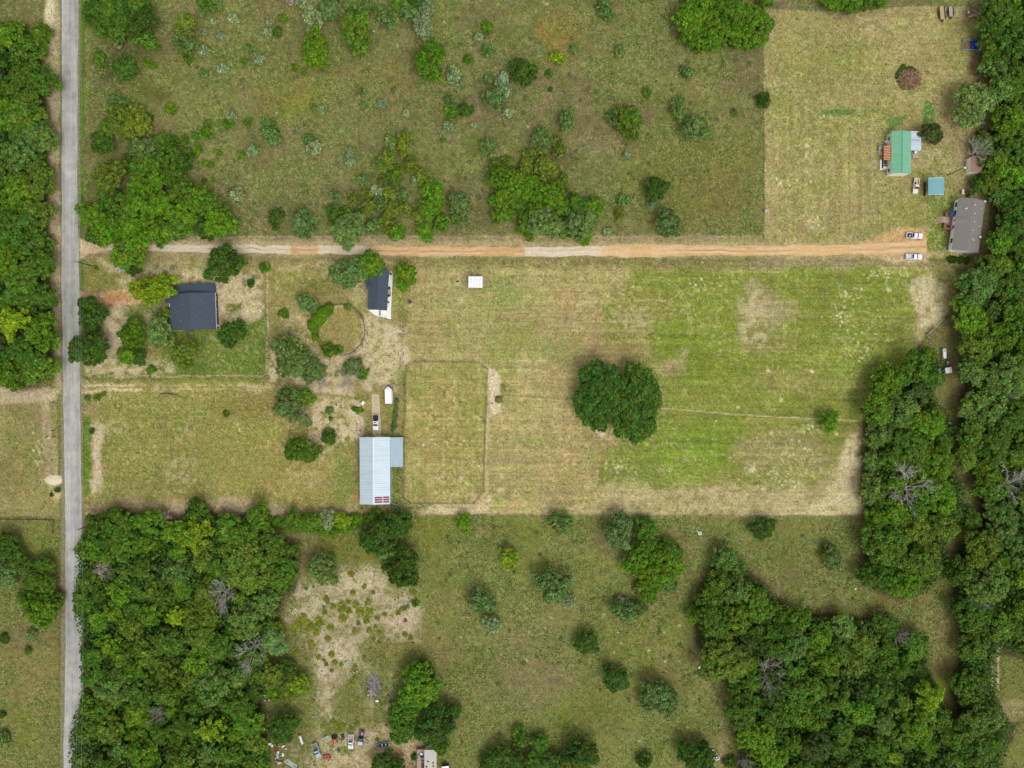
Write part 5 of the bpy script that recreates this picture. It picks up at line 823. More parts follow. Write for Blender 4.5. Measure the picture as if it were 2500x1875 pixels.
# flat grey shed at the top right, white trough bits
h = base(2409, 14, 0, 'flat pale grey shed roof at the top edge above the blue tarp', 'shed', 'shed'); x0, x1, y0, y1 = ranges(h, 2406, 18, 2422, 7, 2.4); m = MB(); m.slab([(x0, y0, 2.3), (x1, y0, 2.3), (x1, y1, 2.45), (x0, y1, 2.45)], .08); m.obj('roof', METALG, h); m = MB(); m.box(x0+.2, x1-.2, y0+.2, y1-.2, 0, 2.2); m.obj('wall', DGREY, h)
m = MB(); m.path([W(2363, 43.5)+(.35,), W(2372, 40)+(.45,), W(2384, 40)+(.4,), W(2391, 44)+(.5,), W(2403, 45.5)+(.3,)], .3, 7, .12); m.path([W(2368, 41)+(.4,), W(2377, 37.5)+(.9,), W(2392, 37.5)+(1.0,)], .2, 6, .06); tag(m.obj('fallen_tree', GREYW), 'bleached grey fallen tree lying above the blue tarp', 'fallen tree')
x, y = W(2361, 33); r_ = empty('water_tank', (x, y, 0), 0, 'small round pale tank left of the bleached fallen tree', 'tank'); m = MB(); m.tube((0, 0, 0), (0, 0, .9), .3, .3, 12); m.obj('body', STEEL, r_); m = MB(); m.dome(0, 0, .9, .3, .3, .12, 12, 3); m.obj('lid', WHITE, r_)

# ------------------------------------------------------------ vehicles
def rrect(x0, x1, y0, y1, rf=.4, rb=.2, n=4):
    p = []
    for cx, cy, r, a0 in ((x1-rf, y1-rf, rf, 0), (x0+rb, y1-rb, rb, 90), (x0+rb, y0+rb, rb, 180), (x1-rf, y0+rf, rf, 270)):
        for i in range(n+1): a = R(a0+90*i/n); p.append((cx+r*math.cos(a), cy+r*math.sin(a)))
    return p
_paint = {}
def paint(rgb, r=.35):
    k = (rgb, r)
    if k not in _paint: _paint[k] = mat('car paint', alb(*rgb), r, 0, .04, 1.5, spec=.5)
    return _paint[k]
def wheels(root, xs, yw, r=.38, w=.25, name='wheel'):
    for x in xs:
        for s in (-1, 1):
            m = MB(); m.tube((x, s*yw-w/2, r), (x, s*yw+w/2, r), r, n=16); o = m.obj(name, DARK, root); m = MB(); m.tube((x, s*(yw+w/2+.01)-.01, r), (x, s*(yw+w/2+.01)+.01, r), r*.55, n=12); m.obj('rim', CHROME, o)
def pickup(px, py, rot, lab, col=(240, 240, 246), L=5.7, Wd=1.95, cab='crew', bed='open', bedmat=None, load=None, sunroof=False, hood=None, z=0):
    x, y = W(px, py, .8); r_ = empty('pickup_truck', (x, y, z), R(rot), lab, 'pickup truck'); P = paint(col); f = L/2; w = Wd/2
    bl = -f+L*.36 if cab == 'crew' else -f+L*.42          # rear of cab
    hb = f-L*.26
    m = MB(); m.prism(rrect(bl, f, -w, w, .32, .06), .42, .78); m.prism(rrect(bl, f-.02, -w+.02, w-.02, .36, .06), .78, 1.02, [(a*.985+.03, b*.95) for a, b in rrect(bl, f-.08, -w+.02, w-.02, .36, .06)]); m.prism([(-f, -w), (bl+.02, -w), (bl+.02, -w+.14), (-f, -w+.14)], .45, 1.08); m.prism([(-f, w-.14), (bl+.02, w-.14), (bl+.02, w), (-f, w)], .45, 1.08); m.box(-f, bl, -w+.1, w-.1, .4, .55); m.obj('body', P, r_, bevel=.05)
    m = MB(); m.box(-f-.02, -f+.1, -w+.1, w-.1, .5, 1.06); m.obj('tailgate', P, r_, bevel=.03)
    c0 = bl; c1 = hb; a = rrect(c0, c1, -w+.06, w-.06, .2, .12); b = rrect(c0+.28, c1-.85, -w+.26, w-.26, .2, .15)
    m = MB(); m.prism(a, 1.0, 1.72, b); m.obj('cab', P, r_, bevel=.03)
    m = MB(); n = Vector
    def glassq(p0, p1, p2, p3): m.slab([p0, p1, p2, p3], .03)
    glassq((c1-.06, -w+.2, 1.1), (c1-.06, w-.2, 1.1), (c1-.74, w-.32, 1.70), (c1-.74, -w+.32, 1.70)); o = m.obj('windshield', GLASS, r_)
    m = MB(); m.slab([(c0+.22, -w+.34, 1.72), (c0+.22, w-.34, 1.72), (c0+.02, w-.26, 1.16), (c0+.02, -w+.26, 1.16)], .03); m.obj('rear_window', GLASS, r_)
    for s in (-1, 1): m = MB(); m.slab([(c0+.4, s*(w-.1), 1.14), (c1-.45, s*(w-.1), 1.14), (c1-.98, s*(w-.255), 1.62), (c0+.42, s*(w-.255), 1.62)][::s], .02); m.obj('side_window', GLASS, r_)
    if bed == 'cover': m = MB(); m.box(-f+.06, bl, -w+.03, w-.03, 1.07, 1.13); m.obj('bed_cover', bedmat or DARK, r_, bevel=.03)
    else: m = MB(); m.box(-f+.1, bl, -w+.14, w-.14, .56, .6); m.obj('bed_liner', bedmat or DGREY, r_)
    if sunroof: m = MB(); m.box(c0+.55, c1-1.05, -.48, .48, 1.72, 1.75); m.obj('sunroof', mat('smoky roof glass', alb(110, 110, 138), .3), r_)
    if hood: m = MB(); m.prism(rrect(hb+.06, f-.16, -w+.14, w-.14, .3, .05), 1.02, 1.05); m.obj('hood', paint(hood), r_)
    for s in (-1, 1): m = MB(); m.box(f-.12, f+.0, s*(w-.32)-.16, s*(w-.32)+.16, .68, .86); m.obj('headlight', STEEL, r_); m = MB(); m.box(c1-.5, c1-.3, s*(w+.1)-.12, s*(w+.1)+.12, 1.05, 1.22); m.obj('mirror', DARK, r_)
    m = MB(); m.box(f-.02, f+.1, -w+.1, w-.1, .42, .62); m.obj('bumper', CHROME, r_, bevel=.03)
    wheels(r_, (f-.95, -f+1.15), w-.12)
    for ld in (load or []):
        nm, lx, ly, sx, sy, sz, mt = ld; mm = MB(); mm.cbox(0, 0, sz/2, sx, sy, sz, 0)
        ang = R(rot); p = (x+lx*math.cos(ang)-ly*math.sin(ang), y+lx*math.sin(ang)+ly*math.cos(ang), .61); o = mm.obj(nm[0], mt, None, bevel=.05, loc=p); o.rotation_euler = (0, 0, ang+.2); tag(o, nm[1], nm[2])
    return r_
pickup(917.5, 1031.5, -91, 'black and white pickup truck on the concrete drive above the long metal barn', (244, 244, 250), 5.4, 1.95, bed='cover', sunroof=True)
pickup(2233, 575.5, -3, 'white pickup truck with dark open bed, upper one parked on the orange dirt', (244, 244, 250), bedmat=mat('teal-black bed liner', alb(38, 66, 84), .7), load=[(('toolbox', 'pale teal toolbox in the bed of the upper white pickup', 'toolbox'), -1.7, -.1, .6, .5, .4, mat('pale teal box', alb(150, 206, 216), .5))])
pickup(2231.8, 627, -2, 'white pickup truck with pale bed, lower one parked on the orange dirt', (242, 242, 248), bedmat=mat('white bed liner', alb(214, 210, 226), .7))
pickup(2236.5, 453.5, -97, 'old cream and white pickup truck parked below the green roofed house', (240, 228, 214), 5.4, 1.85, cab='single', bedmat=mat('tan bed floor', alb(212, 186, 150), .8), load=[(('spare_tire', 'dark tyre lying in the bed of the cream and white pickup', 'tyre'), -1.0, -.3, .7, .5, .2, DARK)])
pickup(856.5, 1811, -92, 'white pickup truck facing down in the junkyard beside a dark pickup', (226, 228, 228), 5.1, 1.9, cab='single', bedmat=mat('pinkish bed load', alb(176, 156, 160), .8, 0, .3, 2))
pickup(881.5, 1801.5, -99, 'dark navy pickup truck with pale hood, rightmost in the junkyard', (74, 84, 116), 5.3, 1.9, cab='single', hood=(196, 200, 210), bedmat=mat('cluttered dark bed', alb(96, 90, 110), .8, 0, .5, 2.5), load=[(('scrap_crate', 'white and red scrap in the bed of the navy pickup', 'scrap'), -1.6, .2, 1.0, .8, .5, mat('mixed scrap', alb(170, 150, 160), .8, 0, .4, 3))])
pickup(772.5, 1832, -69, 'faded light blue pickup truck with white cab roof among junkyard weeds', (158, 182, 196), 5.2, 1.9, cab='single', bedmat=mat('rusty cluttered bed', alb(140, 128, 100), .8, 0, .4, 2.5), hood=(160, 190, 206))
def flat_trailer(px, py, rot, L, Wd, lab, mt, tongue=1.2, sides=True):
    x, y = W(px, py, .6); r_ = empty('utility_trailer', (x, y, 0), R(rot), lab, 'trailer'); m = MB(); m.box(-L/2, L/2, -Wd/2, Wd/2, .55, .65); m.obj('bed', mt, r_)
    if sides: m = MB(); m.box(-L/2, L/2, Wd/2-.08, Wd/2, .66, 1.0).box(-L/2, L/2, -Wd/2, -Wd/2+.08, .66, 1.0); m.obj('side_rail', DGREY, r_)
    m = MB(); m.prism([(L/2, -.5), (L/2+tongue, -.06), (L/2+tongue, .06), (L/2, .5)], .45, .55); m.obj('tongue', DGREY, r_); wheels(r_, (-.4, .5) if L > 4 else (0,), Wd/2+.12, .33, .2)
    return r_
flat_trailer(2299.5, 31, -85, 4.6, 1.9, 'larger tan flatbed trailer at the top right, left of its grey twin', TAN_); flat_trailer(2321, 28, -86, 3.5, 1.75, 'smaller mauve-grey flatbed trailer at the top right, right of the tan one', MAUV)
# enclosed white trailer
x, y = W(948, 966, 2.2); r_ = empty('cargo_trailer', (x, y, 0), R(1.5), 'white enclosed trailer with pointed nose parked right of the concrete drive', 'trailer')
o_ = [(-1.15, -2.75), (1.15, -2.75), (1.15, 2.1), (0, 3.2), (-1.15, 2.1)]
m = MB(); m.prism(o_, .5, 2.35); m.obj('body', WHITE, r_, bevel=.06); m = MB(); m.prism([(a_*1.01, b_*1.003) for a_, b_ in o_], 2.36, 2.42); m.obj('roof', mat('bright white roof', alb(246, 246, 246), .5, 0, .02), r_); m = MB(); m.box(-.2, .2, 2.3, 2.6, 2.43, 2.5); m.obj('roof_vent', STEEL, r_)
m = MB(); m.prism([(-.5, 3.0), (.5, 3.0), (.06, 4.0), (-.06, 4.0)], .4, .5); m.obj('tongue', DGREY, r_); m = MB(); m.box(-1.1, 1.1, -2.8, -2.74, .6, 2.2); m.obj('door', WHITE, r_)
m = MB(); m.box(1.17, 1.6, -2.2, 1.4, 2.0, 2.06); m.obj('awning', STEEL, r_); m = MB(); [m.box(s*1.2-.15, s*1.2+.15, -1.2, .6, .8, .88) for s in (-1, 1)]; m.obj('fender', WHITE, r_)
for xx in (-1.2, 1.2):
    for yy in (-.8, .1): m = MB(); m.tube((xx-.1, yy, .36), (xx+.1, yy, .36), .36, n=14); m.obj('wheel', DARK, r_)
# blue tarp on a low pen
x, y = W(2374, 110, .8); r_ = empty('stock_pen', (x, y, 0), R(-2), 'low grey pen frame partly under the blue tarp at the right wood', 'pen')
m = MB(); m.box(-3.1, 2.9, -1.7, -1.6, .2, 1.1).box(-3.1, 2.9, 1.6, 1.7, .2, 1.1).box(-3.2, -3.1, -1.7, 1.7, .2, 1.1).box(2.9, 3.0, -1.7, 1.7, .2, 1.1); m.obj('frame', STEEL, r_); m = MB(); m.box(-2.4, .0, -1.2, 1.2, .2, .5); m.obj('floor', mat('brown litter', alb(128, 106, 88), .9, 0, .3, 3), r_)
v = []; q = random.Random(3); nx, ny = 14, 10
for i in range(nx+1):
    for j in range(ny+1):
        u, w_ = i/nx, j/ny; xx = -.5+3.4*u; yy = -1.7+3.5*w_-(.25*u*u if w_ > .5 else -.35*u*0)
        if w_ > .5: yy -= .9*max(0, u-.45)*(w_-.5)*2
        v.append((xx, yy-(.7*max(0, u-.5)), 1.15+.45*math.sin(math.pi*w_)*(1-.5*u)+.12*math.sin(9*u+4*w_)+q.uniform(-.04, .04)))
m = MB(); m.add(v, [(i*(ny+1)+j, (i+1)*(ny+1)+j, (i+1)*(ny+1)+j+1, i*(ny+1)+j+1) for i in range(nx) for j in range(ny)]); o = m.obj('tarp', BLUE, None, smooth=True, loc=(x, y, 0)); o.modifiers.new('thick', 'SOLIDIFY').thickness = .02; tag(o, 'bright blue tarp stretched over the pen at the right wood', 'tarp')
# boats
def boat(px, py, rot, L, Wd, lab, rim, ins, deck, motor=True):
    x, y = W(px, py, .6); r_ = empty('boat', (x, y, .25), R(rot), lab, 'boat'); n = 12
    def outline(k): 
        p = []
        for i in range(n+1): t = i/n; p.append((-L/2*k+L*k*t, Wd/2*k*min(1, (1-t**2.4)**.6*1.0+.0)*(.86+.14*min(1, t*4))))
        return p[:-1]+[(L/2*k, 0)]+[(a, -b) for a, b in p[:-1][::-1]]
    o1, o2 = outline(1), outline(.88); N_ = len(o1); low = [(a*.9, b*.7) for a, b in o1]
    m = MB(); m.add([(a, b, 0) for a, b in low]+[(a, b, .6) for a, b in o1]+[(a, b, .6) for a, b in o2]+[(a*.96, b*.95, .2) for a, b in o2], [tuple(range(N_))[::-1]]+[(k*N_+i, k*N_+(i+1) % N_, (k+1)*N_+(i+1) % N_, (k+1)*N_+i) for k in range(3) for i in range(N_)]); m.obj('hull', rim, r_)
    m = MB(); m.add([(a*.95, b*.94, .22) for a, b in o2], [tuple(range(N_))]); m.obj('floor', ins, r_)
    m = MB(); m.prism([(a, b*.93) for a, b in o2 if a > L*.12], .44, .5); m.obj('foredeck', deck, r_)
    for fx in (-.28, -.02): m = MB(); m.box(L*fx-.2, L*fx+.2, -.35, .35, .3, .56); m.obj('seat', WHITE, r_, bevel=.04)
    if motor: m = MB(); m.box(-L/2-.5, -L/2-.02, -.2, .2, .3, 1.0); m.obj('outboard_motor', WHITE, r_, bevel=.08)
    return r_
boat(932, 1819, 188, 5.2, 1.9, 'dark aluminium boat with white outboard motor right of the junkyard pickups', mat('pale boat rim', alb(150, 176, 170), .5), mat('dark boat floor', alb(58, 70, 78), .8), mat('grey boat deck', alb(96, 108, 116), .7))
boat(1746, 1842, 118, 4.1, 1.7, 'small boat with orange foredeck and white rim near the bottom wood', WHITE, mat('dark inside', alb(56, 50, 56), .8), mat('orange deck', alb(196, 110, 84), .6), False)
# things in the clearing of the right wood
x, y = W(2306.5, 863, 1.2); r_ = empty('camper_shell', (x, y, 0), R(3), 'long narrow white trailer in the clearing of the right wood', 'trailer'); m = MB(); m.prism(rrect(-.55, .55, -1.75, 1.75, .15, .15), .4, 1.3); m.obj('body', WHITE, r_, bevel=.08); m = MB(); m.box(-.35, .35, .6, 1.5, 1.3, 1.36); m.obj('hatch', STEEL, r_)
for s in (-.6, .6): m = MB(); m.tube((s-.08, 0, .3), (s+.08, 0, .3), .3, n=12); m.obj('wheel', DARK, r_)
x, y = W(2316, 886); r_ = empty('rusty_cart', (x, y, 0), .1, 'rusty red cart with grey end in the clearing of the right wood', 'cart'); m = MB(); m.box(-.3, 1.1, -.8, .8, .4, .9); m.obj('tray', mat('dull rust', alb(140, 84, 80), .85, 0, .2, 3), r_); m = MB(); m.box(-1.1, -.3, -.6, .7, .5, .8); m.obj('tank', STEEL, r_, bevel=.06)
for s in (-.8, .8): m = MB(); m.tube((0, s-.08, .3), (0, s+.08, .3), .3, n=12); m.obj('wheel', DARK, r_)
x, y = W(2309, 905, 1.5); r_ = empty('deer_blind', (x, y, 0), R(8), 'white roofed box blind in the clearing of the right wood', 'shed'); m = MB(); m.box(-.9, 1.7, -.8, .9, .1, 1.9); m.obj('wall', DGREY, r_); m = MB(); m.slab([(-.4, -.95, 1.95), (1.85, -.95, 2.0), (1.85, 1.0, 2.05), (-.4, 1.0, 2.0)], .06); m.obj('roof', WHITE, r_); m = MB(); m.box(-2.2, -1.0, -1.3, 1.1, .0, .7); m.obj('platform', STEEL, r_); 
# red tractor and junk at the wood's edge, right yard
def tractor(px, py, rot, lab, col):
    x, y = W(px, py); r_ = empty('tractor', (x, y, 0), R(rot), lab, 'tractor'); P = paint(col, .6); m = MB(); m.box(.0, 1.7, -.38, .38, .7, 1.25); m.obj('hood', P, r_, bevel=.08); m = MB(); m.box(-1.0, .1, -.5, .5, .55, .8); m.obj('chassis', DGREY, r_); m = MB(); m.box(-.7, -.2, -.3, .3, .8, .95).box(-.75, -.68, -.3, .3, .95, 1.35); m.obj('seat', DARK, r_)
    m = MB(); m.tube((-.05, 0, 1.2), (.0, 0, 1.5), .03); m.tube((0, 0, 1.5), (.03, 0, 1.53), .22, n=12); m.obj('steering_wheel', DARK, r_)
    for s in (-.75, .75): m = MB(); m.tube((-.6, s-.17, .65), (-.6, s+.17, .65), .65, n=16); o = m.obj('wheel', DARK, r_); m = MB(); m.tube((-.6, s*1.24-.02, .65), (-.6, s*1.24+.02, .65), .3, n=10); m.obj('rim', P, o); m = MB(); m.tube((1.3, s*.8-.1, .35), (1.3, s*.8+.1, .35), .35, n=12); m.obj('wheel', DARK, r_)
    return r_
tractor(2392.5, 323, 190, 'dark red tractor at the wood edge above the brown roofed shed', (128, 44, 44)); tractor(818.5, 1801, -80, 'orange-red tractor left of the white junkyard pickup', (214, 100, 72))
x, y = W(799.5, 1847); r_ = empty('rotary_mower', (x, y, 0), R(3), 'square dull red mower deck below the light blue pickup', 'mower'); m = MB(); m.prism(rrect(-1.05, .75, -.8, .8, .15, .2), .25, .5); m.obj('mower_deck', paint((172, 76, 76), .6), r_, bevel=.04); m = MB(); m.box(-.3, .1, -.2, .2, .5, .75); m.obj('gearbox', MAROON, r_); m = MB(); m.prism([(.75, -.5), (1.4, -.1), (1.4, .1), (.75, .5)], .35, .45); m.obj('hitch', DARK, r_)
for s in (-.5, .5): m = MB(); m.tube((-1.25, s-.08, .25), (-1.25, s+.08, .25), .25, n=12); m.obj('wheel', DARK, r_)
x, y = W(837.5, 1801); r_ = empty('stock_tank', (x, y, 0), 0, 'round black tub between the orange tractor and the white pickup', 'tub'); m = MB(); m.tube((0, 0, 0), (0, 0, .5), .6, .62, 16); m.obj('body', DARK, r_); m = MB(); m.tube((0, 0, .5), (0, 0, .53), .64, .64, 16); m.obj('cover', DGREY, r_)
x, y = W(836, 1793.5); r_ = empty('pallet', (x, y, 0), .05, 'thin dark pallet lying above the round black tub', 'pallet'); m = MB(); [m.box(-.65+.27*i, -.45+.27*i, -.25, .25, .1, .13) for i in range(5)]; m.obj('deck_board', DARK, r_); m = MB(); [m.box(-.65, .63, yy-.04, yy+.04, 0, .1) for yy in (-.2, .2)]; m.obj('runner', DARK, r_)
x, y = W(736, 1804.5); r_ = empty('fuel_tank', (x, y, 0), R(20), 'long white cylinder tank lying by the lower left wood', 'tank'); m = MB(); m.tube((0, -1.5, .45), (0, 1.5, .45), .45, n=14); m.dome(0, 0, .45, .01, .01, .01); m.obj('body', mat('white tank enamel', alb(226, 228, 232), .4), r_)
for yy in (-1.1, 0, 1.1): m = MB(); m.tube((0, yy-.04, .45), (0, yy+.04, .45), .48, n=14); m.obj('band', STEEL, r_)
def planks(px, py, rot, n, L, mt, lab, spread=.25, w=.14):
    x, y = W(px, py); q = random.Random(int(px)); r_ = empty('lumber_pile', (x, y, 0), R(rot), lab, 'lumber pile')
    for i in range(n): m = MB(); m.cbox(q.uniform(-.3, .3), (i-n/2)*spread, .06+.05*(i % 3), L*q.uniform(.75, 1), w, .06, q.uniform(-.07, .07)); m.obj('plank', mt, r_)
planks(719, 1829.5, 6, 4, 3.0, WOOD, 'upper bundle of pale planks left of the light blue pickup'); planks(719, 1842, -14, 5, 3.0, WOOD, 'lower bundle of pale planks left of the light blue pickup'); planks(711, 1864, -31, 8, 5.6, mat('pale metal strips', alb(196, 196, 196), .5), 'long stack of pale grey boards at the bottom near the left wood', .2); planks(715, 1816, -50, 2, 1.3, WOOD, 'two short boards above the plank bundles', .3)
q = random.Random(9)
JM = [WHITE, STEEL, DARK, MAROON, mat('teal scrap', alb(120, 170, 176), .7), mat('rust scrap', alb(120, 76, 66), .9), GREYW]
def junk(px, py, s, lab, i, rz=0, kind=0, name='scrap_item', cat='scrap'):
    x, y = W(px, py); r_ = empty(name, (x, y, 0), rz, lab, cat); m1, m2 = JM[i % 7], JM[(i+3) % 7]
    if kind == 0: m = MB(); m.box(-s/2, s/2, -s*.35, s*.35, 0, s*.6); m.obj('body', m1, r_, bevel=.04); m = MB(); m.box(-s/2-.03, s/2+.03, -s*.38, s*.38, s*.6, s*.66); m.obj('lid', m1, r_)
    elif kind == 1: m = MB(); m.tube((0, 0, 0), (0, 0, s*.8), s*.4, n=12); m.obj('body', m1, r_); m = MB(); m.tube((0, 0, s*.8), (0, 0, s*.84), s*.42, n=12); m.obj('lid', m2, r_)
    else: m = MB(); m.slab([(-s, -s*.2, .2), (s, -s*.3, .3), (s*.9, s*.25, .5), (-s, s*.2, .25)], .05); m.obj('sheet', m1, r_); m = MB(); m.slab([(-s*.5, -s*.3, .3), (s*.7, -s*.1, .4), (s*.3, s*.4, .6), (-s*.6, s*.2, .35)], .04); m.obj('sheet', m2, r_)
for (px, py, s, i, rz, k, lb) in ((660, 1815, 1.0, 0, .2, 0, 'white appliance at the wood edge, highest of the scrap heap'), (665.5, 1819.5, .8, 0, 1.2, 0, 'grey-white box just right of the highest white appliance'), (678, 1821, .9, 0, 0, 1, 'round white drum in the scrap heap'), (677, 1827, 1.0, 3, .3, 0, 'maroon box under the round white drum'), (692, 1821, .9, 4, .6, 2, 'crumpled teal and white sheet right of the round white drum'), (699, 1827, .7, 1, .3, 0, 'small grey box at the right end of the scrap heap'), (674, 1834, .8, 5, .5, 0, 'rust brown box left of centre in the scrap heap'), (678.5, 1842, 1.3, 1, 1.5, 2, 'narrow upright pale sheet low in the scrap heap'), (692, 1842.5, .8, 0, .8, 0, 'white bucket box below the teal sheet'), (691, 1838, .6, 4, 0, 1, 'small teal drum above the white bucket box'), (683, 1862, 1.4, 5, .4, 2, 'dark rusty sheet at the left end of the grey board stack'), (696, 1873, 1.0, 0, .3, 1, 'pale drum at the bottom edge of the photo'), (676, 1856, .9, 0, -1.0, 2, 'white strip sheet left of the grey board stack'), (635, 1685, 1.1, 2, .3, 2, 'black plastic sheet in the left wood weeds'), (638, 1674, .8, 1, .9, 2, 'grey plastic sheet above the black one in the weeds'), (644, 1700, .8, 0, .9, 2, 'white plastic sheet below the black one in the weeds'), (653, 1709, .9, 0, .2, 2, 'largest white scrap sheet low in the left wood weeds'), (766, 1748.5, .8, 1, .3, 1, 'lone small grey drum in the weeds above the white cylinder tank'), (845, 1617, 1.2, 1, .4, 2, 'pale crumpled sheet in the middle of the sandy clearing'), (833, 1605, .5, 0, .3, 0, 'tiny white box above the crumpled sheet in the clearing'), (795, 1800, 1.3, 1, .5, 2, 'pale wire scrap left of the orange-red tractor'), (1706.5, 1629, .8, 1, 1.3, 0, 'small grey feeder at the edge of the lower right wood'), (1706.5, 1637, .8, 6, .9, 2, 'pale scrap sheet just below the small grey feeder'), (2102, 1387, .6, 0, .5, 2, 'small white scrap at the wood edge near the grey-green bush'), (2088, 1437, .5, 0, .5, 0, 'tiny pale salt block box near the middle wood'), (2397, 303, 1.6, 1, -.2, 0, 'long grey box at the right wood above the red tractor'), (2384, 336, 1.2, 0, 1.2, 2, 'white panel leaning below the dark red tractor'), (2389, 199, .8, 3, .2, 0, 'small red box at the wood edge right of the brush pile'), (1117, 688, .8, 6, 0, 2, 'grey board lying left of the white roofed shelter'), (823, 989, .7, 0, .9, 2, 'small white sheet in the sandy garden'), (875, 991, .6, 0, .3, 0, 'small white box left of the tilted white cabinet'), (1870, 516, 1.3, 1, .05, 0, 'grey box stand at the left fence of the upper right yard'), (299, 660, 1.1, 1, -.2, 2, 'pale blue sheet pile beside a small dark tree near the road'), (841, 894, .5, 5, 0, 1, 'small rusty drum below the round pen'), (878, 1056, .9, 5, 1.1, 2, 'rust brown log heap at the upper left corner of the long metal barn'), (982, 1280, .7, 6, 0, 2, 'small board in the trees below the paddock corner')): junk(px, py, s, lb, i, rz, k)
junk(887, 984, 1.3, 'tilted white cabinet left of the top of the concrete drive', 0, .9, 0, 'cabinet', 'cabinet')
# bottom white mobile building with porch, and white box
h = base(1040, 1862, 0, 'pale flat-roofed trailer house with dark roof vents at the bottom edge', 'trailer_house', 'trailer house'); x0, x1, y0, y1 = ranges(h, 1036, 1960, 1065, 1831, 3.0)
m = MB(); m.slab([(x0, y0, 3.0), (x1, y0, 3.0), (x1, y1, 3.0), (x0, y1, 3.0)], .15); m.obj('roof', LIGHTG, h); m = MB(); m.box(x0+.1, x1-.15, y0+.1, y1-.15, 0, 2.84); m.obj('wall', WHITEW, h)
for (px, py) in ((1045, 1859), (1058, 1862.5), (1058, 1870.5), (1041.5, 1872)): a = local(h, W(px, py, 3)); m = MB(); m.tube((a[0], a[1], 3.0), (a[0], a[1], 3.3), .28, n=12); o = m.obj('roof_vent', DARK, h); m = MB(); m.dome(a[0], a[1], 3.3, .16, .16, .1, 10, 3); m.obj('cap', STEEL, o)
a = ranges(h, 1018.5, 1960, 1036, 1827, .6); m = MB(); m.box(a[0], a[1], a[2], a[3], .5, .6); m.obj('porch_floor', MAUV, h); m = MB(); m.box(a[0], a[0]+.1, a[2], a[3], .6, 1.5).box(a[0]+.1, a[1], a[3]-.1, a[3], .6, 1.5).box(a[1]-1.1, a[1], a[3]-4.4, a[3]-4.25, .6, 1.5); m.obj('porch_rail', TAN_, h); m = MB(); m.box(a[1]-1.1, a[1], a[2], a[3]-4.4, .61, .64); m.obj('porch_mat', mat('dark brown mat', alb(96, 84, 70), .9), h)
for (px, py, s, i, rz, k, lb) in ((1030, 1837, .9, 0, -.3, 0, 'white box on the porch of the pale trailer house'), (1023, 1843, .9, 1, .6, 2, 'pale sheets on the porch left of the white box'), (1031, 1843, 1.0, 2, .3, 0, 'dark box on the porch below the white box')):
    junk(px, py, s, lb, i, rz, k); C.objects[-1]
for o in list(C.objects):
    if o.get('label', '').find('on the porch') > 0: o.location.z = .6
h = base(1089, 1871, R(6), 'small bright white shed roof at the bottom edge of the photo', 'shed', 'shed'); m = MB(); m.box(-1.1, 1.1, -1.3, 1.0, 0, 1.9); m.obj('wall', DKWALL, h); m = MB(); m.slab([(-1.25, -1.5, 1.95), (1.25, -1.5, 1.95), (1.25, 1.15, 2.1), (-1.25, 1.15, 2.1)], .08); m.obj('roof', WHITE, h)
# water trough in lower pasture
x, y = W(1707.5, 1301.5); r_ = empty('water_trough', (x, y, 0), 0, 'round white water trough with modelled grey apron in the lower pasture', 'trough'); m = MB(); m.tube((0, 0, 0), (0, 0, .6), .62, .62, 20); m.obj('tank', WHITE, r_); m = MB(); m.tube((0, 0, .6), (0, 0, .61), .45, .45, 16); m.obj('water', mat('water', alb(150, 160, 170), .1), r_); m = MB(); m.prism([(-1.7, .9), (-.5, .1), (-.2, .9), (-.9, 1.0)], 0, .25); m.obj('shadow', GREYW, r_)  # grey wedge models the trough's cast shadow as a solid shape
# piles ------------------------------------------------------
def pile(px, py, rx, ry, h, n, mats, lab, seed, cat='brush pile', name='brush_pile', L=(1, 2.6), r=(.04, .12), core=None):
    x, y = W(px, py); q = random.Random(seed); r_ = empty(name, (x, y, 0), 0, lab, cat)
    if core: m = MB(); m.dome(0, 0, 0, rx*S*.85, ry*S*.85, h*.6, 26, 7, .2); m.obj('heap', core, r_)
    for mt in mats:
        m = MB()
        for i in range(n//len(mats)):
            a = q.uniform(0, 6.28); u = math.sqrt(q.random()); X_, Y_ = rx*S*u*math.cos(a), ry*S*u*math.sin(a); z = h*(1-u*u)*q.uniform(.5, 1)+.1; b = q.uniform(0, 6.28); l = q.uniform(*L)/2
            m.tube((X_-l*math.cos(b), Y_-l*math.sin(b), max(.05, z-q.uniform(0, .4))), (X_+l*math.cos(b), Y_+l*math.sin(b), z+q.uniform(0, .3)), q.uniform(*r), .02, 4)
        m.obj('branches', mt, r_)
    return r_
pile(2218, 193, 25, 24, 1.3, 900, [mat('brown brushwood', alb(120, 98, 76), .9, 0, .3, 3), mat('rust-red dead leaves', alb(158, 96, 58), .9, 0, .3, 3), mat('mauve twigs', alb(140, 118, 104), .9, 0, .2, 3), mat('pale split wood', alb(190, 164, 130), .9, 0, .2, 3)], 'round pile of loose rust brown brushwood in the upper right yard', 5, core=mat('dark leaf heap', alb(104, 84, 62), .95, 0, .4, 2, c2=alb(136, 96, 66)), L=(1.2, 3.6))
pile(912, 1673, 15, 26, .9, 300, [mat('grey ash wood', alb(168, 164, 164), .9, 0, .3, 3), mat('charred wood', alb(112, 106, 108), .9, 0, .3, 3), mat('pale stripped branches', alb(200, 190, 178), .9, 0, .2, 3)], 'grey burn pile of ash and branches in the lower clearing', 6, 'burn pile', 'burn_pile', core=mat('grey ash', alb(128, 120, 118), .95, 0, .4, 2, c2=alb(170, 160, 154)), L=(.5, 3.4), r=(.03, .15))
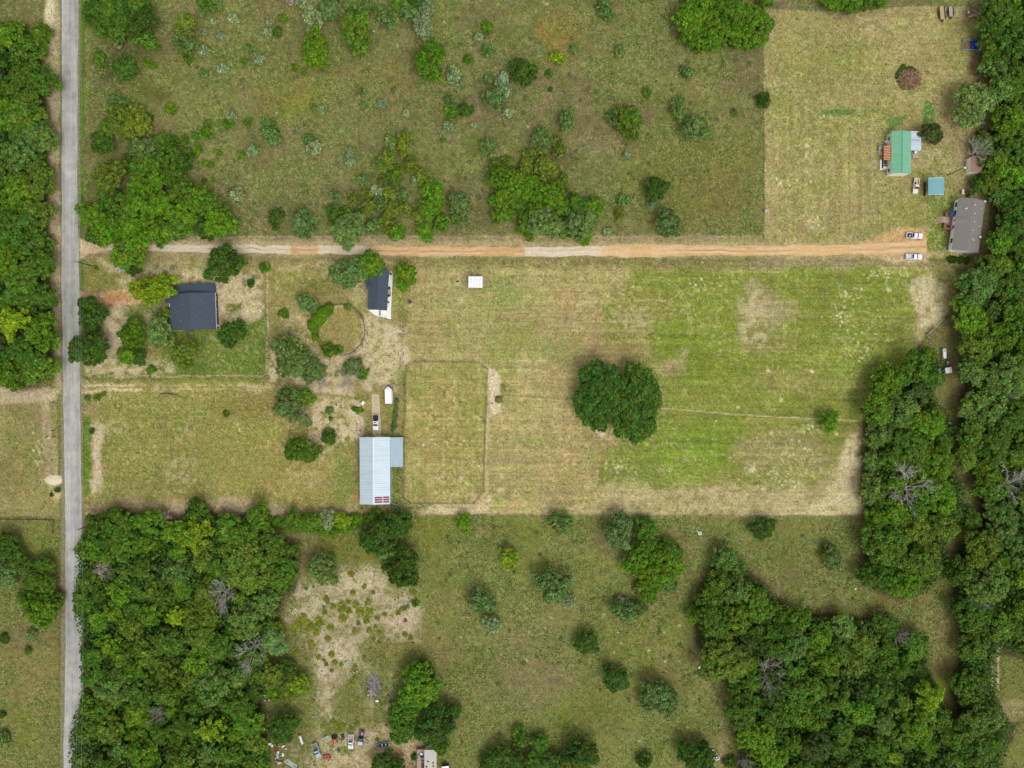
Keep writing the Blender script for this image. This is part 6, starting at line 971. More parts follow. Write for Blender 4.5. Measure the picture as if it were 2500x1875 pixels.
for (px, py, s, i, rz, k, lb) in ((903, 1692, 1.1, 0, .9, 2, 'white and orange rubbish at the lower left of the burn pile'), (921, 1710, .9, 0, .1, 0, 'white box just below the burn pile'), (868, 1640, .7, 0, .4, 2, 'pinkish white rubbish in the sand above the burn pile'), (898, 1684, .6, 3, .4, 0, 'small red box beside the burn pile')): junk(px, py, s, lb, i, rz, k)
x, y = W(132, 1171); m = MB(); m.dome(0, 0, 0, 3.0, 1.9, .7, 24, 6, .06); tag(m.obj('gravel_pile', mat('crushed pale limestone', alb(222, 206, 176), .95, 0, .15, 3, bump=.05), None, loc=(x, y, 0)), 'mound of pale crushed stone on the left side of the road', 'gravel pile')
x, y = W(415, 962); m = MB(); m.path([(-3.4, .1, .15), (-1, .25, .2), (1, 0, .25), (3.4, -.4, .12)], .22, 7, .08); m.path([(-1, .2, .2), (.6, -.35, .3)], .12, 6, .05); tag(m.obj('fallen_log', mat('dark log', alb(86, 76, 68), .9, 0, .2, 3), None, loc=(x, y, 0)), 'dark fallen log lying below the farm track in the left field', 'log')

# ------------------------------------------------------------ poles, wires, fences
PW = mat('dark pole timber', alb(74, 62, 56), .9, 0, .2, 3); PG_ = mat('grey pole timber', alb(150, 140, 128), .9, 0, .2, 3); WIRE = mat('fence wire', alb(150, 146, 138), .6, .3); CABLE = mat('overhead cable', alb(150, 160, 150), .6); RAIL = mat('rusty pipe rail', alb(104, 90, 76), .8, 0, .2, 3)
def pole(px, py, h, lab, mt=PW, lamp=False, arm=True, box=False, az=0):
    x, y = W(px, py); r_ = empty('utility_pole', (x, y, 0), az, lab, 'utility pole'); m = MB(); m.tube((0, 0, 0), (0, 0, h), .17, .12, 8); m.obj('pole', mt, r_)
    if arm:
        m = MB(); m.box(-1.0, 1.0, -.06, .06, h-.5, h-.36); m.obj('crossarm', mt, r_)
        for s in (-.9, 0, .9): m = MB(); m.tube((s, 0, h-.36), (s, 0, h-.15), .06); m.obj('insulator', STEEL, r_)
    if box: m = MB(); m.tube((.35, 0, h-2.2), (.35, 0, h-1.3), .28, n=10); m.obj('transformer', DGREY, r_)
    if lamp: m = MB(); m.tube((0, 0, h-.4), (1.0, .2, h-.1), .05); a = m.obj('lamp_arm', STEEL, r_); m = MB(); m.dome(1.1, .22, h-.15, .35, .35, .2, 12, 3); m.obj('lamp_head', WHITE, a)
    return Vector((x, y, h-.15))
p1 = pole(226, 650, 9.5, 'dark utility pole by the lane mouth leaning across the verge in view', box=True); p2 = pole(212, 1285.5, 5.6, 'thin dark utility pole at the upper left corner of the lower left wood', arm=False)
p3 = pole(774, 706.5, 10, 'dark utility pole in the yard left of the narrow slate roofed house'); p4 = pole(676, 802.5, 5, 'short grey pole left of the round pen', PG_, arm=False); p5 = pole(988, 810, 10, 'grey utility pole on the fence between yard and hay field', PG_, arm=True); p6 = pole(1585.5, 817.5, 9.5, 'dark utility pole standing alone in the green hay field', arm=False); p7 = pole(2203, 830, 9, 'pale utility pole at the right end of the hay field wire', PG_, arm=True, az=1.2); p8 = pole(2313, 428, 8, 'dark yard light pole between the teal carport and the brown shed', lamp=True, arm=False)
def cable(a, b, lab, sag=.8, offs=(0,), r=.02, extra=None):
    m = MB(); d = (b-a); n = Vector((-d.y, d.x, 0)).normalized()
    for o in offs: m.path([a+d*t+n*o+Vector((0, 0, -sag*4*t*(1-t))) for t in np.linspace(0, 1, 11)], r, 4)
    tag(m.obj('power_line', CABLE), lab, 'power line')
cable(p5, p6, 'overhead wire crossing the tan half of the hay field'); cable(p6, p7, 'overhead wire crossing the green half of the hay field', .6); cable(p3, p5, 'overhead wire passing the narrow slate roofed house'); cable(p1, p3, 'long overhead wire above the yards from road to narrow house', 1.2); cable(p1+Vector((0, 0, 0)), W(190, 1300)+(8.5,) and Vector(W(193, 1291, 8.5)+(8.5,)), 'bundle of overhead wires along the right side of the road', 1, (-.9, 0, .9), .022); cable(Vector(W(190, -40, 9.4)+(9.4,)), p1, 'upper overhead wires along the road margin', 1, (-.9, 0, .9), .022); cable(Vector(W(193, 1291, 8.5)+(8.5,)), Vector(W(190, 1920, 9)+(9,)), 'lower overhead wires along the road beside the left wood', 1, (-.9, .9), .022)
def fence(pts, lab, sp=3.2, h=1.2, mt=None, wires=3, r=.015, posts=PW, pr_=.06, name='fence', closed=False):
    P = [Vector(W(a_, b_)+(0,)) for a_, b_ in pts]
    if closed: P.append(P[0])
    r_ = empty(name, P[0], 0, lab, 'fence'); o = P[0]; L = sum((P[i+1]-P[i]).length for i in range(len(P)-1)); sp = max(sp, L/95); q = random.Random(int(pts[0][0])); me = None
    m = MB(); m.tube((0, 0, 0), (0, 0, h+.1), pr_, n=6); k = 0
    for i in range(len(P)-1):
        d = P[i+1]-P[i]; n = max(1, int(d.length/sp))
        for j in range(n+(1 if i == len(P)-2 and not closed else 0)):
            c = P[i]+d*(j/n)-o
            if me is None: oo = m.obj('post', posts, r_, loc=c); me = oo.data
            else: oo = bpy.data.objects.new('post', me); C.objects.link(oo); oo.parent = r_; oo.location = c
    m = MB()
    for w_ in range(wires):
        z = h*(w_+1)/wires
        for i in range(len(P)-1): m.tube(P[i]-o+Vector((0, 0, z)), P[i+1]-o+Vector((0, 0, z)), r, n=4)
    m.obj('rail' if r > .03 else 'wire', mt or WIRE, r_); return r_
RAILP = mat('sun-faded pipe rail', alb(150, 140, 112), .8, 0, .2, 3); fence(PDK, 'pipe rail fence all round the oblong paddock beside the barn', 3, 1.4, RAILP, 3, .035, RAIL, .09, closed=True)
fence([(832+60*math.cos(t), 806+62*math.sin(t)) for t in np.linspace(0, 2*math.pi, 33)[:-1]], 'circular rail fence of the round pen', 1.7, 1.5, RAIL, 3, .04, RAIL, .07, closed=True)
fence([(1863, 575), (1866, 300), (1868, 24), (2060, 24), (2240, 12), (2420, 14)], 'wire fence along the left and top sides of the upper right yard', 4)
fence([(340, 576), (1200, 577), (1863, 576)], 'wire fence between the rough pasture and the dirt road', 4); fence([(985, 1258), (1500, 1257), (2105, 1259)], 'wire fence along the bottom of the hay field', 4); fence([(1000, 655), (1600, 655), (2330, 650)], 'wire fence along the top of the hay field', 4)
fence([(652, 664), (651, 800), (650, 918), (230, 919)], 'wire fence along the right and bottom of the left house yard', 3.5); fence([(1005, 690), (994, 760), (984, 830), (976, 900), (970, 975), (962, 1050)], 'old wire fence down the yard between narrow house and barn', 3.2); fence([(0, 1266), (134, 1268), (132, 1300)], 'dark board fence at the corner left of the road', 3, 1.3, PW, 3, .06); fence([(1232, 966), (1410, 978)], 'wire fence left of the big oaks in the hay field', 4); fence([(1612, 999), (2095, 1028)], 'wire fence right of the big oaks in the hay field', 4); fence([(1155, 1262), (1154, 1420), (1153, 1560)], 'wire fence down the lower pasture', 4)
fence([(2300, 780), (2280, 800), (2264, 816)], 'short grey rail fence at the right end of the hay field', 2.4, 1.3, GREYW, 3, .06, GREYW, .1)
fence([(983, 1222), (970, 1232), (953, 1226)], 'short pipe fence from the paddock to the barn corner', 2.5, 1.4, STEEL, 3, .05, RAIL)
def gate(px, py, L, rot, lab, mt):
    x, y = W(px, py); r_ = empty('gate', (x, y, 0), R(rot), lab, 'gate'); m = MB()
    for z in (.25, .5, .75, 1.0, 1.25): m.tube((-L/2, 0, z), (L/2, 0, z), .035, n=5)
    m.obj('bars', mt, r_); m = MB(); [m.tube((s, 0, .2), (s, 0, 1.3), .04) for s in (-L/2, 0, L/2)]; m.obj('upright', mt, r_)
    for s in (-1, 1): m = MB(); m.tube((s*(L/2+.12), 0, 0), (s*(L/2+.12), 0, 1.6), .09); m.obj('post', PW, r_)
gate(1218, 969, 3.0, 4, 'dark bar gate right of the paddock on the field track', DGREY); gate(1157, 1261, 2.8, 2, 'grey bar gate in the bottom fence of the hay field', STEEL); gate(2264, 823, 2.2, -60, 'weathered gate below the short grey rail fence', GREYW); gate(1000, 700, 3, 80, 'pale gate in the old fence right of the narrow house', TAN_)
m = MB(); x, y = W(1218, 975); m.dome(0, 0, 0, 1.4, 1.5, .8, 12, 4, .2); tag(m.obj('hay_heap', mat('old dark hay', alb(112, 104, 60), .95, 0, .4, 3), None, loc=(x, y, 0)), 'dark heap of old hay beside the gate right of the paddock', 'hay heap')
for i, (px, py, lb) in enumerate(((133, 982, 'topmost'), (132, 1051, 'second from the top'), (135, 1066, 'lowest right'), (118, 1066, 'lowest left'))):
    x, y = W(px, py); r_ = empty('gate_post', (x, y, 0), 0, 'short black post in the field left of the road, %s of four' % lb, 'post', 'black posts left of the road'); m = MB(); m.tube((0, 0, 0), (0, 0, 1.6), .13, .11, 8); m.obj('shaft', DARK, r_); m = MB(); m.tube((0, 0, 1.6), (0, 0, 1.68), .16, .05, 8); m.obj('cap', DGREY, r_)
# ------------------------------------------------------------ every tree and shrub: plan x, plan y, radius, colour+style[, radius along y]
# rough pasture, upper left corner
many('232,28,34,M 268,18,32,M 312,22,32,Do 345,55,36,D 292,62,34,M 348,90,24,M 330,8,30,M 285,92,20,Sf 368,108,18,Bs 244,78,14,M 243,146,17,M 303,165,25,D,34 452,62,29,Od 450,106,27,Gf 360,150,11,B 374,161,8,B 460,144,12,B 492,32,10,Gf 500,4,20,M 528,10,16,Gf 520,54,10,Sf 570,44,13,S 537,85,11,S 498,77,9,S 496,121,13,Sf 536,132,8,G 542,166,13,S 498,180,10,Gf 611,117,12,G 630,143,13,Sf 595,148,8,M 629,156,7,B 278,252,24,Gf 300,256,18,Gf 417,264,13,B 290,288,34,Od 332,296,36,Od 262,312,20,M 246,348,26,D 310,320,22,Od 368,285,8,M')
many('507,303,11,B 503,325,16,Bd 476,332,10,M 556,304,13,B 565,282,12,Sf 605,298,10,B 648,296,9,S 481,364,11,B,14 448,342,12,M 420,345,16,M 455,378,16,M 535,373,7,B 588,377,9,B 620,366,13,Gf 500,398,8,B 515,402,7,B 498,440,7,M 519,438,6,B 350,365,32,G 345,405,32,M 398,352,26,M 405,392,38,M 440,398,26,D 262,428,38,Od 310,400,22,D 575,480,19,S 665,301,9,M')
many('338,452,40,Bs 385,448,34,Bs 300,500,38,Md 345,500,44,Bs 395,500,42,Bs 440,470,34,M 478,480,32,B 450,520,36,B 515,502,30,M 535,545,38,Bd 500,555,28,D 228,528,42,Bs 262,560,36,B 238,575,26,D 285,540,34,M 320,556,40,Bs 370,556,38,B 395,580,22,B 430,560,30,M 268,480,30,D 420,430,24,M 317,607,46,Bo')
many('545,643,48,Do,42 373,704,50,Yo,38 222,762,36,D 222,800,22,Df 214,854,44,D 322,815,34,Bo 308,868,24,Bo 335,870,20,D 389,812,32,Gf,38 449,864,33,O 402,768,16,O 564,813,33,Do 325,657,17,D 369,903,11,B 234,653,5,B 645,654,13,B 612,690,10,D')
# upper middle
many('763,44,27,Sf 742,6,16,Sf 706,2,10,P 800,22,24,G,32 815,0,14,M 769,118,34,Bd,44 870,75,37,Md,50 886,26,20,Gf 862,12,20,Gf 900,14,16,G 945,38,26,Gf 978,8,22,M 996,26,24,Gf 1010,2,24,D 1032,62,26,Sf,30 1040,20,20,Sf 1049,146,37,Bd,48 690,45,10,B 678,78,12,D 655,80,12,S 658,56,9,S 720,165,9,B 742,176,8,B 1188,66,14,Bd 1168,90,11,S 1189,120,15,Gd 1142,145,12,M 1108,186,17,Sf,22 1103,272,18,Mf 1137,268,17,Dd 1095,240,12,Gd 1206,238,25,Gf,32 1228,204,18,Sf,30 1192,190,12,G 1238,276,13,Sf 1092,308,12,Sf 1158,307,8,S 933,250,12,Sf 882,224,10,G 889,256,8,G 961,220,7,G 784,266,10,S 766,262,9,G 991,277,9,S 649,298,12,Gf 662,333,22,Gf 676,318,6,D 618,367,14,Sf 753,340,13,G 769,360,18,S 851,370,12,S 852,393,12,S 1003,338,6,G 1081,343,6,M')
many('954,344,17,G,22 986,350,22,Od,26 944,392,24,Od 965,428,18,M,26 1003,402,21,Od 1016,442,12,Sf 885,438,14,Gf 918,400,12,Gf 932,440,12,Od 820,476,13,G 862,480,14,Od 893,474,14,Od 917,465,14,Sf 950,474,18,Od 984,472,13,G 900,505,20,Od 930,498,18,Gf 956,512,20,Od 985,508,18,Od 945,536,18,Od 912,552,17,Gf 970,566,19,Bd 948,562,12,O 878,520,14,D 842,515,13,O 1032,432,20,Od 1058,470,26,B,32 1046,510,24,B 1040,566,23,Bd 1030,530,20,O 1078,545,19,B 1068,500,20,Bd 1122,502,27,Gf,34 1112,530,14,B 673,530,19,Dd 672,556,8,M 742,545,31,Gd,34 817,524,21,Dd,26 850,560,40,Gd 846,520,16,B')
many('1193,357,20,Gd,22 1205,382,11,S')
# upper right
many('1690,38,42,Bd 1738,52,40,B 1702,88,32,Bd 1786,30,44,B 1832,46,38,B 1790,82,30,B 1850,92,24,B 1708,116,17,Bd,14 1738,96,24,Bd 1868,58,24,M 1770,6,40,B 1712,6,36,B 1826,108,16,B 1762,98,18,Od 2032,2,24,B 2078,8,26,B 2110,4,22,M 2146,2,20,M 1276,175,32,Dd,36 1359,142,16,Yd 1403,120,11,G,14 1341,178,10,Md 1344,218,6,D 1512,125,12,Gf,16 1470,14,18,Gf 1484,34,14,Gf 1580,225,10,Bd,14 1500,288,20,Gf 1536,294,34,Mf,38 1385,290,20,Gf,26 1322,333,22,Gd,24 1364,360,17,Od,24 1292,374,16,O 1324,370,13,O 1334,412,30,Od,28 1375,444,14,Od,20 1658,264,20,Gf,28 1702,310,32,Gd,34 1679,176,16,Gf 1794,275,9,Gf 1530,378,10,S 1603,460,28,Dd,30 1511,520,12,Od,14 1520,488,14,Gf 1590,500,10,Sf 1635,545,36,Gf,32 1483,566,10,Sf 1863,243,18,Dd 1870,0,20,M')
many('1226,438,34,Bo 1232,482,32,Bd 1262,455,34,B 1296,462,34,B 1228,518,28,Bd 1268,500,30,M 1335,478,40,Bo 1300,520,32,M 1330,540,40,Go 1290,560,24,B 1370,500,26,B 1372,556,26,M 1410,505,30,M 1416,545,38,Go 1450,508,26,Bd 1428,575,20,B 1212,410,22,Od 1242,396,16,Od 1285,410,22,Od')
# ornamental and yard trees right
T(2278, 323, 26, 'K', 'dense', lab='blackish green shrub tree at the upper right corner of the green roofed house')
T(2382, 250, 50, 'G', 'oak', lab='broad grey-green yard tree left of the right wood below the blue tarp')
many('2396,385,14,D 2405,350,26,Gf 2390,455,22,D')
# the big field oaks
T(1464, 964, 61, 'D', 'XL', ry=80, lab='left half of the huge dark oak pair standing in the hay field')
T(1548, 986, 66, 'D', 'XL', ry=90, lab='right and taller half of the huge dark oak pair in the hay field')
T(2025, 1027, 26, 'B', 'dense', lab='single round bright tree on the field line near the right wood', ry=23)
# houses and yard
many('851,664,40,Go 902,644,30,Bo,36 916,662,22,Bo 990,674,31,Bd 748,738,22,Gf 765,750,16,Gf 692,766,12,B 848,748,9,B 800,853,16,M 824,855,12,M 700,845,34,Gf 732,868,26,Gf 698,890,28,Gf 765,905,28,Gf 730,900,22,G 862,893,20,Gf 884,910,16,Mf 848,900,14,S')
many('700,972,30,Gf 742,968,22,M 722,1005,24,Gf 746,1030,14,G 690,1000,22,Gf 877,1003,9,B 866,998,7,B 803,1002,9,G 806,1022,5,M 737,1098,40,Mo,34 804,1068,18,Dd')
many('1550,770,3,B') if False else None
# boundary hedge and pasture under the metal barn
many('715,1272,24,M 745,1278,20,B 765,1272,22,M 798,1268,21,Sf 836,1272,21,Y 822,1292,14,B 870,1266,14,B 898,1262,10,B 916,1256,14,M 790,1290,14,B 917,1314,40,Dd 972,1280,30,D,34 946,1348,24,G 982,1388,44,Do 960,1350,26,M 788,1390,37,G 1132,1277,20,Bd,22 1243,1364,25,Yd 1371,1278,30,G,26 1385,1290,14,B 1352,1432,42,Gd 1385,1468,20,Sf 1176,1469,31,Gf 1201,1526,22,Sf 1014,1474,9,Bd 669,1566,30,Gd,36')
many('1511,1298,36,Gd,42 1576,1294,28,Mo 1582,1335,28,M 1556,1368,34,Bo 1582,1400,36,Bo 1612,1362,34,Bo 1640,1346,24,D,30 1628,1400,28,B 1655,1380,20,Bd 1600,1430,18,B 1565,1438,18,Gf 1584,1452,22,B 1636,1432,17,Gd 1526,1494,30,G,24 1520,1472,18,P 1558,1488,20,Gf 1434,1571,26,Dd,32 1500,1659,31,Do,34 1604,1695,38,Gf,34 1632,1718,30,Gf 1586,1718,24,Gf 1269,1800,19,M,24 1318,1816,22,M 1418,1842,38,D 1410,1870,34,O 1222,1850,32,D 1258,1862,28,D 1296,1868,26,M 1345,1862,28,D 1190,1868,20,D 1573,1857,19,Dd 1700,1846,38,D,40 1720,1868,24,D 1783,1860,15,Dd 1863,1291,28,Dd 2034,1362,26,Gf,30 2020,1345,16,M 1770,1344,9,M 1787,1350,7,G 1768,1365,30,Gf')
many('1038,1636,22,D 1022,1680,50,Bo 985,1738,36,M 984,1782,34,M 1060,1772,46,Do 1098,1742,24,D 1072,1812,28,Mf 940,1870,33,D 966,1882,24,D 728,1672,26,Yd 690,1780,36,Do 700,1688,26,O 665,1652,30,Od 700,1640,26,D 672,1690,24,B 1012,1848,8,D')
# lower left corner beyond the road
many('12,1338,34,D 8,1400,32,G 40,1372,30,D 108,1380,24,M 92,1420,34,M 93,1490,42,Bd 128,1466,24,M 60,1460,20,M 78,1548,13,Gf 10,1560,12,D 67,1588,9,M 4,1745,9,D 8,1800,16,Gf 140,1196,7,D 126,1208,5,D 237,970,8,B 252,962,6,B 213,972,7,G 224,1052,7,D 552,1010,8,M')
# landmark crowns in the woods
many('252,1290,44,D 305,1330,38,M 365,1275,34,Bd 476,1306,46,Ys 432,1304,32,B 482,1252,32,D 560,1290,36,B 632,1262,30,B 595,1310,34,M 222,1335,34,B 600,1385,64,Oo 540,1385,34,M 660,1340,38,O 690,1400,40,Do 430,1395,34,G 360,1330,30,B 250,1392,26,P 202,1472,31,M 218,1420,26,M 240,1520,30,B 375,1440,26,O 430,1502,30,Ys 505,1502,32,O 444,1440,30,B 600,1515,42,Go 320,1530,32,O 412,1565,38,M 225,1600,32,D 365,1590,36,Oo 280,1680,44,Go 545,1580,38,D 530,1672,52,Go 455,1660,30,O 515,1782,36,Ys 340,1800,32,Bo 434,1812,24,O 218,1780,33,D 440,1855,38,M 206,1850,29,G 560,1840,34,D 604,1765,32,B 620,1690,26,D 300,1600,30,B 480,1720,30,D 650,1470,30,Gf 660,1535,22,M 330,1440,28,D 290,1450,30,B 610,1600,34,M 585,1650,28,O')
many('2272,1700,44,Ys 2185,1850,24,Y 1768,1615,58,Oo 1742,1520,40,D 1800,1510,42,O 1700,1500,22,B,32 1800,1440,34,G 1760,1420,32,M 1850,1480,40,M 1890,1560,44,Do 1935,1575,40,Go 2000,1555,34,Bd 2060,1530,32,G 2110,1570,34,Oo 2165,1525,30,Dd,38 1960,1690,46,Mo 1815,1740,40,D 1850,1800,44,Bo 2250,1770,44,Bo 2150,1690,36,D 2020,1620,30,B 2080,1620,36,O')
many('2165,935,40,Bo 2232,900,40,M 2140,1000,38,Bo 2205,1000,38,Go 2265,1035,42,B 2150,1060,34,G 2225,1090,46,Do 2290,1125,42,Bo 2130,1125,26,Gf 2185,1120,32,M 2130,1195,34,G 2190,1250,36,B 2290,1210,44,Bo 2240,1290,42,O 2160,1330,48,Do 2255,1370,44,Oo 2145,1400,40,Do 2210,1420,42,B 2300,1290,36,Oo 2190,1375,30,G')
many('2440,40,46,D 2465,110,48,Do 2430,165,30,G 2450,215,36,Gf 2485,205,40,D 2465,290,38,Bo 2440,330,30,Ms 2490,370,40,D 2425,390,30,Oo 2465,430,36,Bo 2440,480,28,G 2480,530,46,D 2445,590,36,B 2385,700,50,Go 2365,770,44,Bo 2430,650,36,O 2470,720,48,D 2440,820,42,B 2390,850,44,O 2370,905,36,Go 2460,920,48,G 2410,990,50,Go 2370,1060,36,M 2360,1110,34,O 2430,1090,44,D 2480,1020,40,D 2420,1180,44,B 2375,1270,24,D 2450,1270,42,Go 2490,1340,40,G 2400,1340,44,O 2350,1400,36,D 2420,1430,46,G 2370,1500,44,Do 2376,1580,34,M 2440,1530,38,Mo 2370,1680,46,Do 2400,1760,44,G 2395,1830,44,Do 2340,1800,40,M')
many('100,85,24,B,30 60,120,36,D 95,190,40,D 40,200,40,M 60,270,44,O 20,290,30,B 90,330,42,G 40,380,46,G 95,440,40,O 50,470,42,B 40,560,48,Do 88,520,34,O 30,640,44,B 90,650,40,D 45,700,40,M 100,720,34,D 35,790,46,Ys 100,810,40,Bo 60,860,40,D 95,900,38,M 30,915,34,B 10,430,30,D')
DEAD = [(2225, 1192, 50), (2478, 1185, 44), (400, 1264, 17), (541, 1452, 37), (612, 1598, 34), (1886, 1640, 35), (382, 1752, 20), (785, 935, 20), (845, 938, 20), (2398, 362, 26), (2400, 1465, 25), (730, 1010, 22), (862, 905, 17), (1826, 1870, 17), (2210, 1560, 17), (2465, 960, 15)]
# ------------------------------------------------------------ fill the woods between the landmark crowns
q_ = np.random.RandomState(11)
def inside(x, y, p): return polysdf(np.array([x]), np.array([y]), p)[0]
TREES[:] = [t for t in TREES if not any(inside(t['x'], t['y'], p) < t['r']*.6 for p in CLEAR)]
nfill = 0; CAP = 292
ntree0 = sum(1 for t in TREES if t['r'] >= 20)
for rmin in (34, 29, 24):
    for wk, wp in WOODS.items():
        xs = [p[0] for p in wp]; ys = [p[1] for p in wp]
        x0, x1, y0, y1 = max(-25, min(xs)), min(2525, max(xs)), max(-25, min(ys)), min(1900, max(ys))
        for k in range(900):
            x = q_.uniform(x0, x1); y = q_.uniform(y0, y1); r = rmin*q_.uniform(.95, 1.2)
            d = inside(x, y, wp)
            if d > -r*.62 or any(inside(x, y, p) < r*1.05 for p in CLEAR): continue
            if x < 215 and y > 1300: x = max(x, 160+r)
            if any((t['x']-x)**2+(t['y']-y)**2 < (.68*(t['r']+r))**2 for t in TREES): continue
            if any((t[0]-x)**2+(t[1]-y)**2 < (.5*(t[2]+r))**2 for t in DEAD): continue
            c = q_.choice(list('MMMMMMDDDDBBBGOK')); st = q_.choice(['oak', 'oak', 'star', 'star', 'dense'])
            TREES.append(dict(x=x, y=y, r=r, ry=r, c=c, st=st, lab=None, hf=1)); nfill += 1
# ------------------------------------------------------------ labels
ORD = ['', 'first', 'second', 'third', 'fourth', 'fifth', 'sixth', 'seventh', 'eighth', 'ninth', 'tenth', 'eleventh', 'twelfth', 'thirteenth', 'fourteenth', 'fifteenth', 'sixteenth', 'seventeenth', 'eighteenth', 'nineteenth', 'twentieth'] + ['%dth' % i for i in range(21, 60)]
LM = {'the slate roofed house left': (465, 750), 'the slate roofed house with white patio': (922, 705), 'the white roofed shelter': (1161, 688), 'the long metal barn': (915, 1150),
      'the green roofed house': (2200, 372), 'the teal carport': (2285, 455), 'the grey mobile home': (2368, 550), 'the blue tarp': (2375, 110), 'the brush pile': (2218, 191), 'the red dirt drive': (285, 725),
      'the round pen': (832, 804), 'the aluminium boat': (932, 1818), 'the orange boat': (1745, 1842), 'the white enclosed trailer': (948, 963), 'the sandy clearing': (880, 1500), 'the white water trough': (1707, 1300), 'the burn pile': (912, 1675), 'the brown roofed shed': (2388, 400)}
def where(x, y):
    for k, p in WOODS.items():
        if inside(x, y, p) < 12: return k
    if y < 578 and x > 1866: return 'top right yard'
    if y < 590: return 'upper left pasture' if x < 640 else ('upper middle pasture' if x < 1180 else 'upper right pasture')
    if y > 1256 and x < 165: return 'lower left pasture'
    if y > 1256: return 'lower pasture' if x > 660 else 'lower left wood margin'
    if x < 655: return 'left house yard'
    return 'middle yard' if x < 990 else 'field margin'
def direction(dx, dy):
    a = abs(dx); b = abs(dy)
    if a > 2.2*b: return 'right of' if dx > 0 else 'left of'
    if b > 2.2*a: return 'below' if dy > 0 else 'above'
    return ('below and ' if dy > 0 else 'above and ')+('right of' if dx > 0 else 'left of')
allt = TREES
for t in allt:
    t['tree'] = t['r'] >= 20; t['w'] = where(t['x'], t['y'])
    t['size'] = ('large' if t['r'] > 40 else 'medium' if t['r'] > 29 else 'small') if t['tree'] else ('large' if t['r'] > 15 else 'small' if t['r'] > 9 else 'tiny')
# rows: bands from the top of each area, then rank from the left
for wk in set(t['w'] for t in allt):
    for tr in (True, False):
        L_ = [t for t in allt if t['w'] == wk and t['tree'] == tr]
        band = 75 if tr else 90
        y0 = min([t['y'] for t in L_], default=0)
        rows = {}
        for t in L_: rows.setdefault(int((t['y']-y0)/band), []).append(t)
        for i, rk in enumerate(sorted(rows)):
            rw = sorted(rows[rk], key=lambda t: t['x'])
            for j, t in enumerate(rw):
                wn = WNAME.get(wk, wk); kind = 'tree' if tr else 'bush'
                t['auto'] = '%s %s %s, %s from left in %s row of %s' % (t['size'], PNAME[t['c']], kind, ORD[j+1], ORD[i+1], wn)
used = {}
for t in allt:
    if t['lab'] or t['w'] in WOODS: continue
    best = min(LM.items(), key=lambda kv: math.hypot(kv[1][0]-t['x'], kv[1][1]-t['y']))
    if math.hypot(best[1][0]-t['x'], best[1][1]-t['y']) < 150:
        t['near'] = '%s %s %s %s %s' % (t['size'], PNAME[t['c']], 'tree' if t['tree'] else 'bush', direction(t['x']-best[1][0], t['y']-best[1][1]), best[0])
        used[t['near']] = used.get(t['near'], 0)+1
GRP = {True: 'trees', False: 'bushes'}
# ------------------------------------------------------------ plant them
def woodcol(c, q):
    a = np.array(jcol(c, q)); b = np.array(jcol('M', q)); k = .5 if c in 'GSOD' else (0 if c == 'Y' else .15); return tuple(float(t) for t in a*(1-k)+b*k)
def kidcopy(me, name, par, loc, scale, col=None):
    o = bpy.data.objects.new(name, me); C.objects.link(o); o.parent = par; o.location = loc; o.scale = scale
    if col: o.color = col
    return o
def jcol(c, q):
    v = lin(PAL[c])*LEAFGAIN/GAIN; k = q.uniform(.84, 1.14); h = q.uniform(-.08, .08)
    return (float(v[0]*k*(1+h)), float(v[1]*k), float(v[2]*k*(1-h)), 1)
pr = random.Random(21)
nt_ = [t for t in allt if t['tree']]; out_ = [t for t in nt_ if t['w'] not in WOODS]; in_ = sorted([t for t in nt_ if t['w'] in WOODS], key=lambda t: -t['r'])
print('TREES outside woods', len(out_), 'in woods', len(in_))
for t in in_[max(0, 310-len(out_)):]: t['crowd'] = True
allt.sort(key=lambda t: (t['y'], t['x']))
CV, CT, CH, CC = [], [], [], []
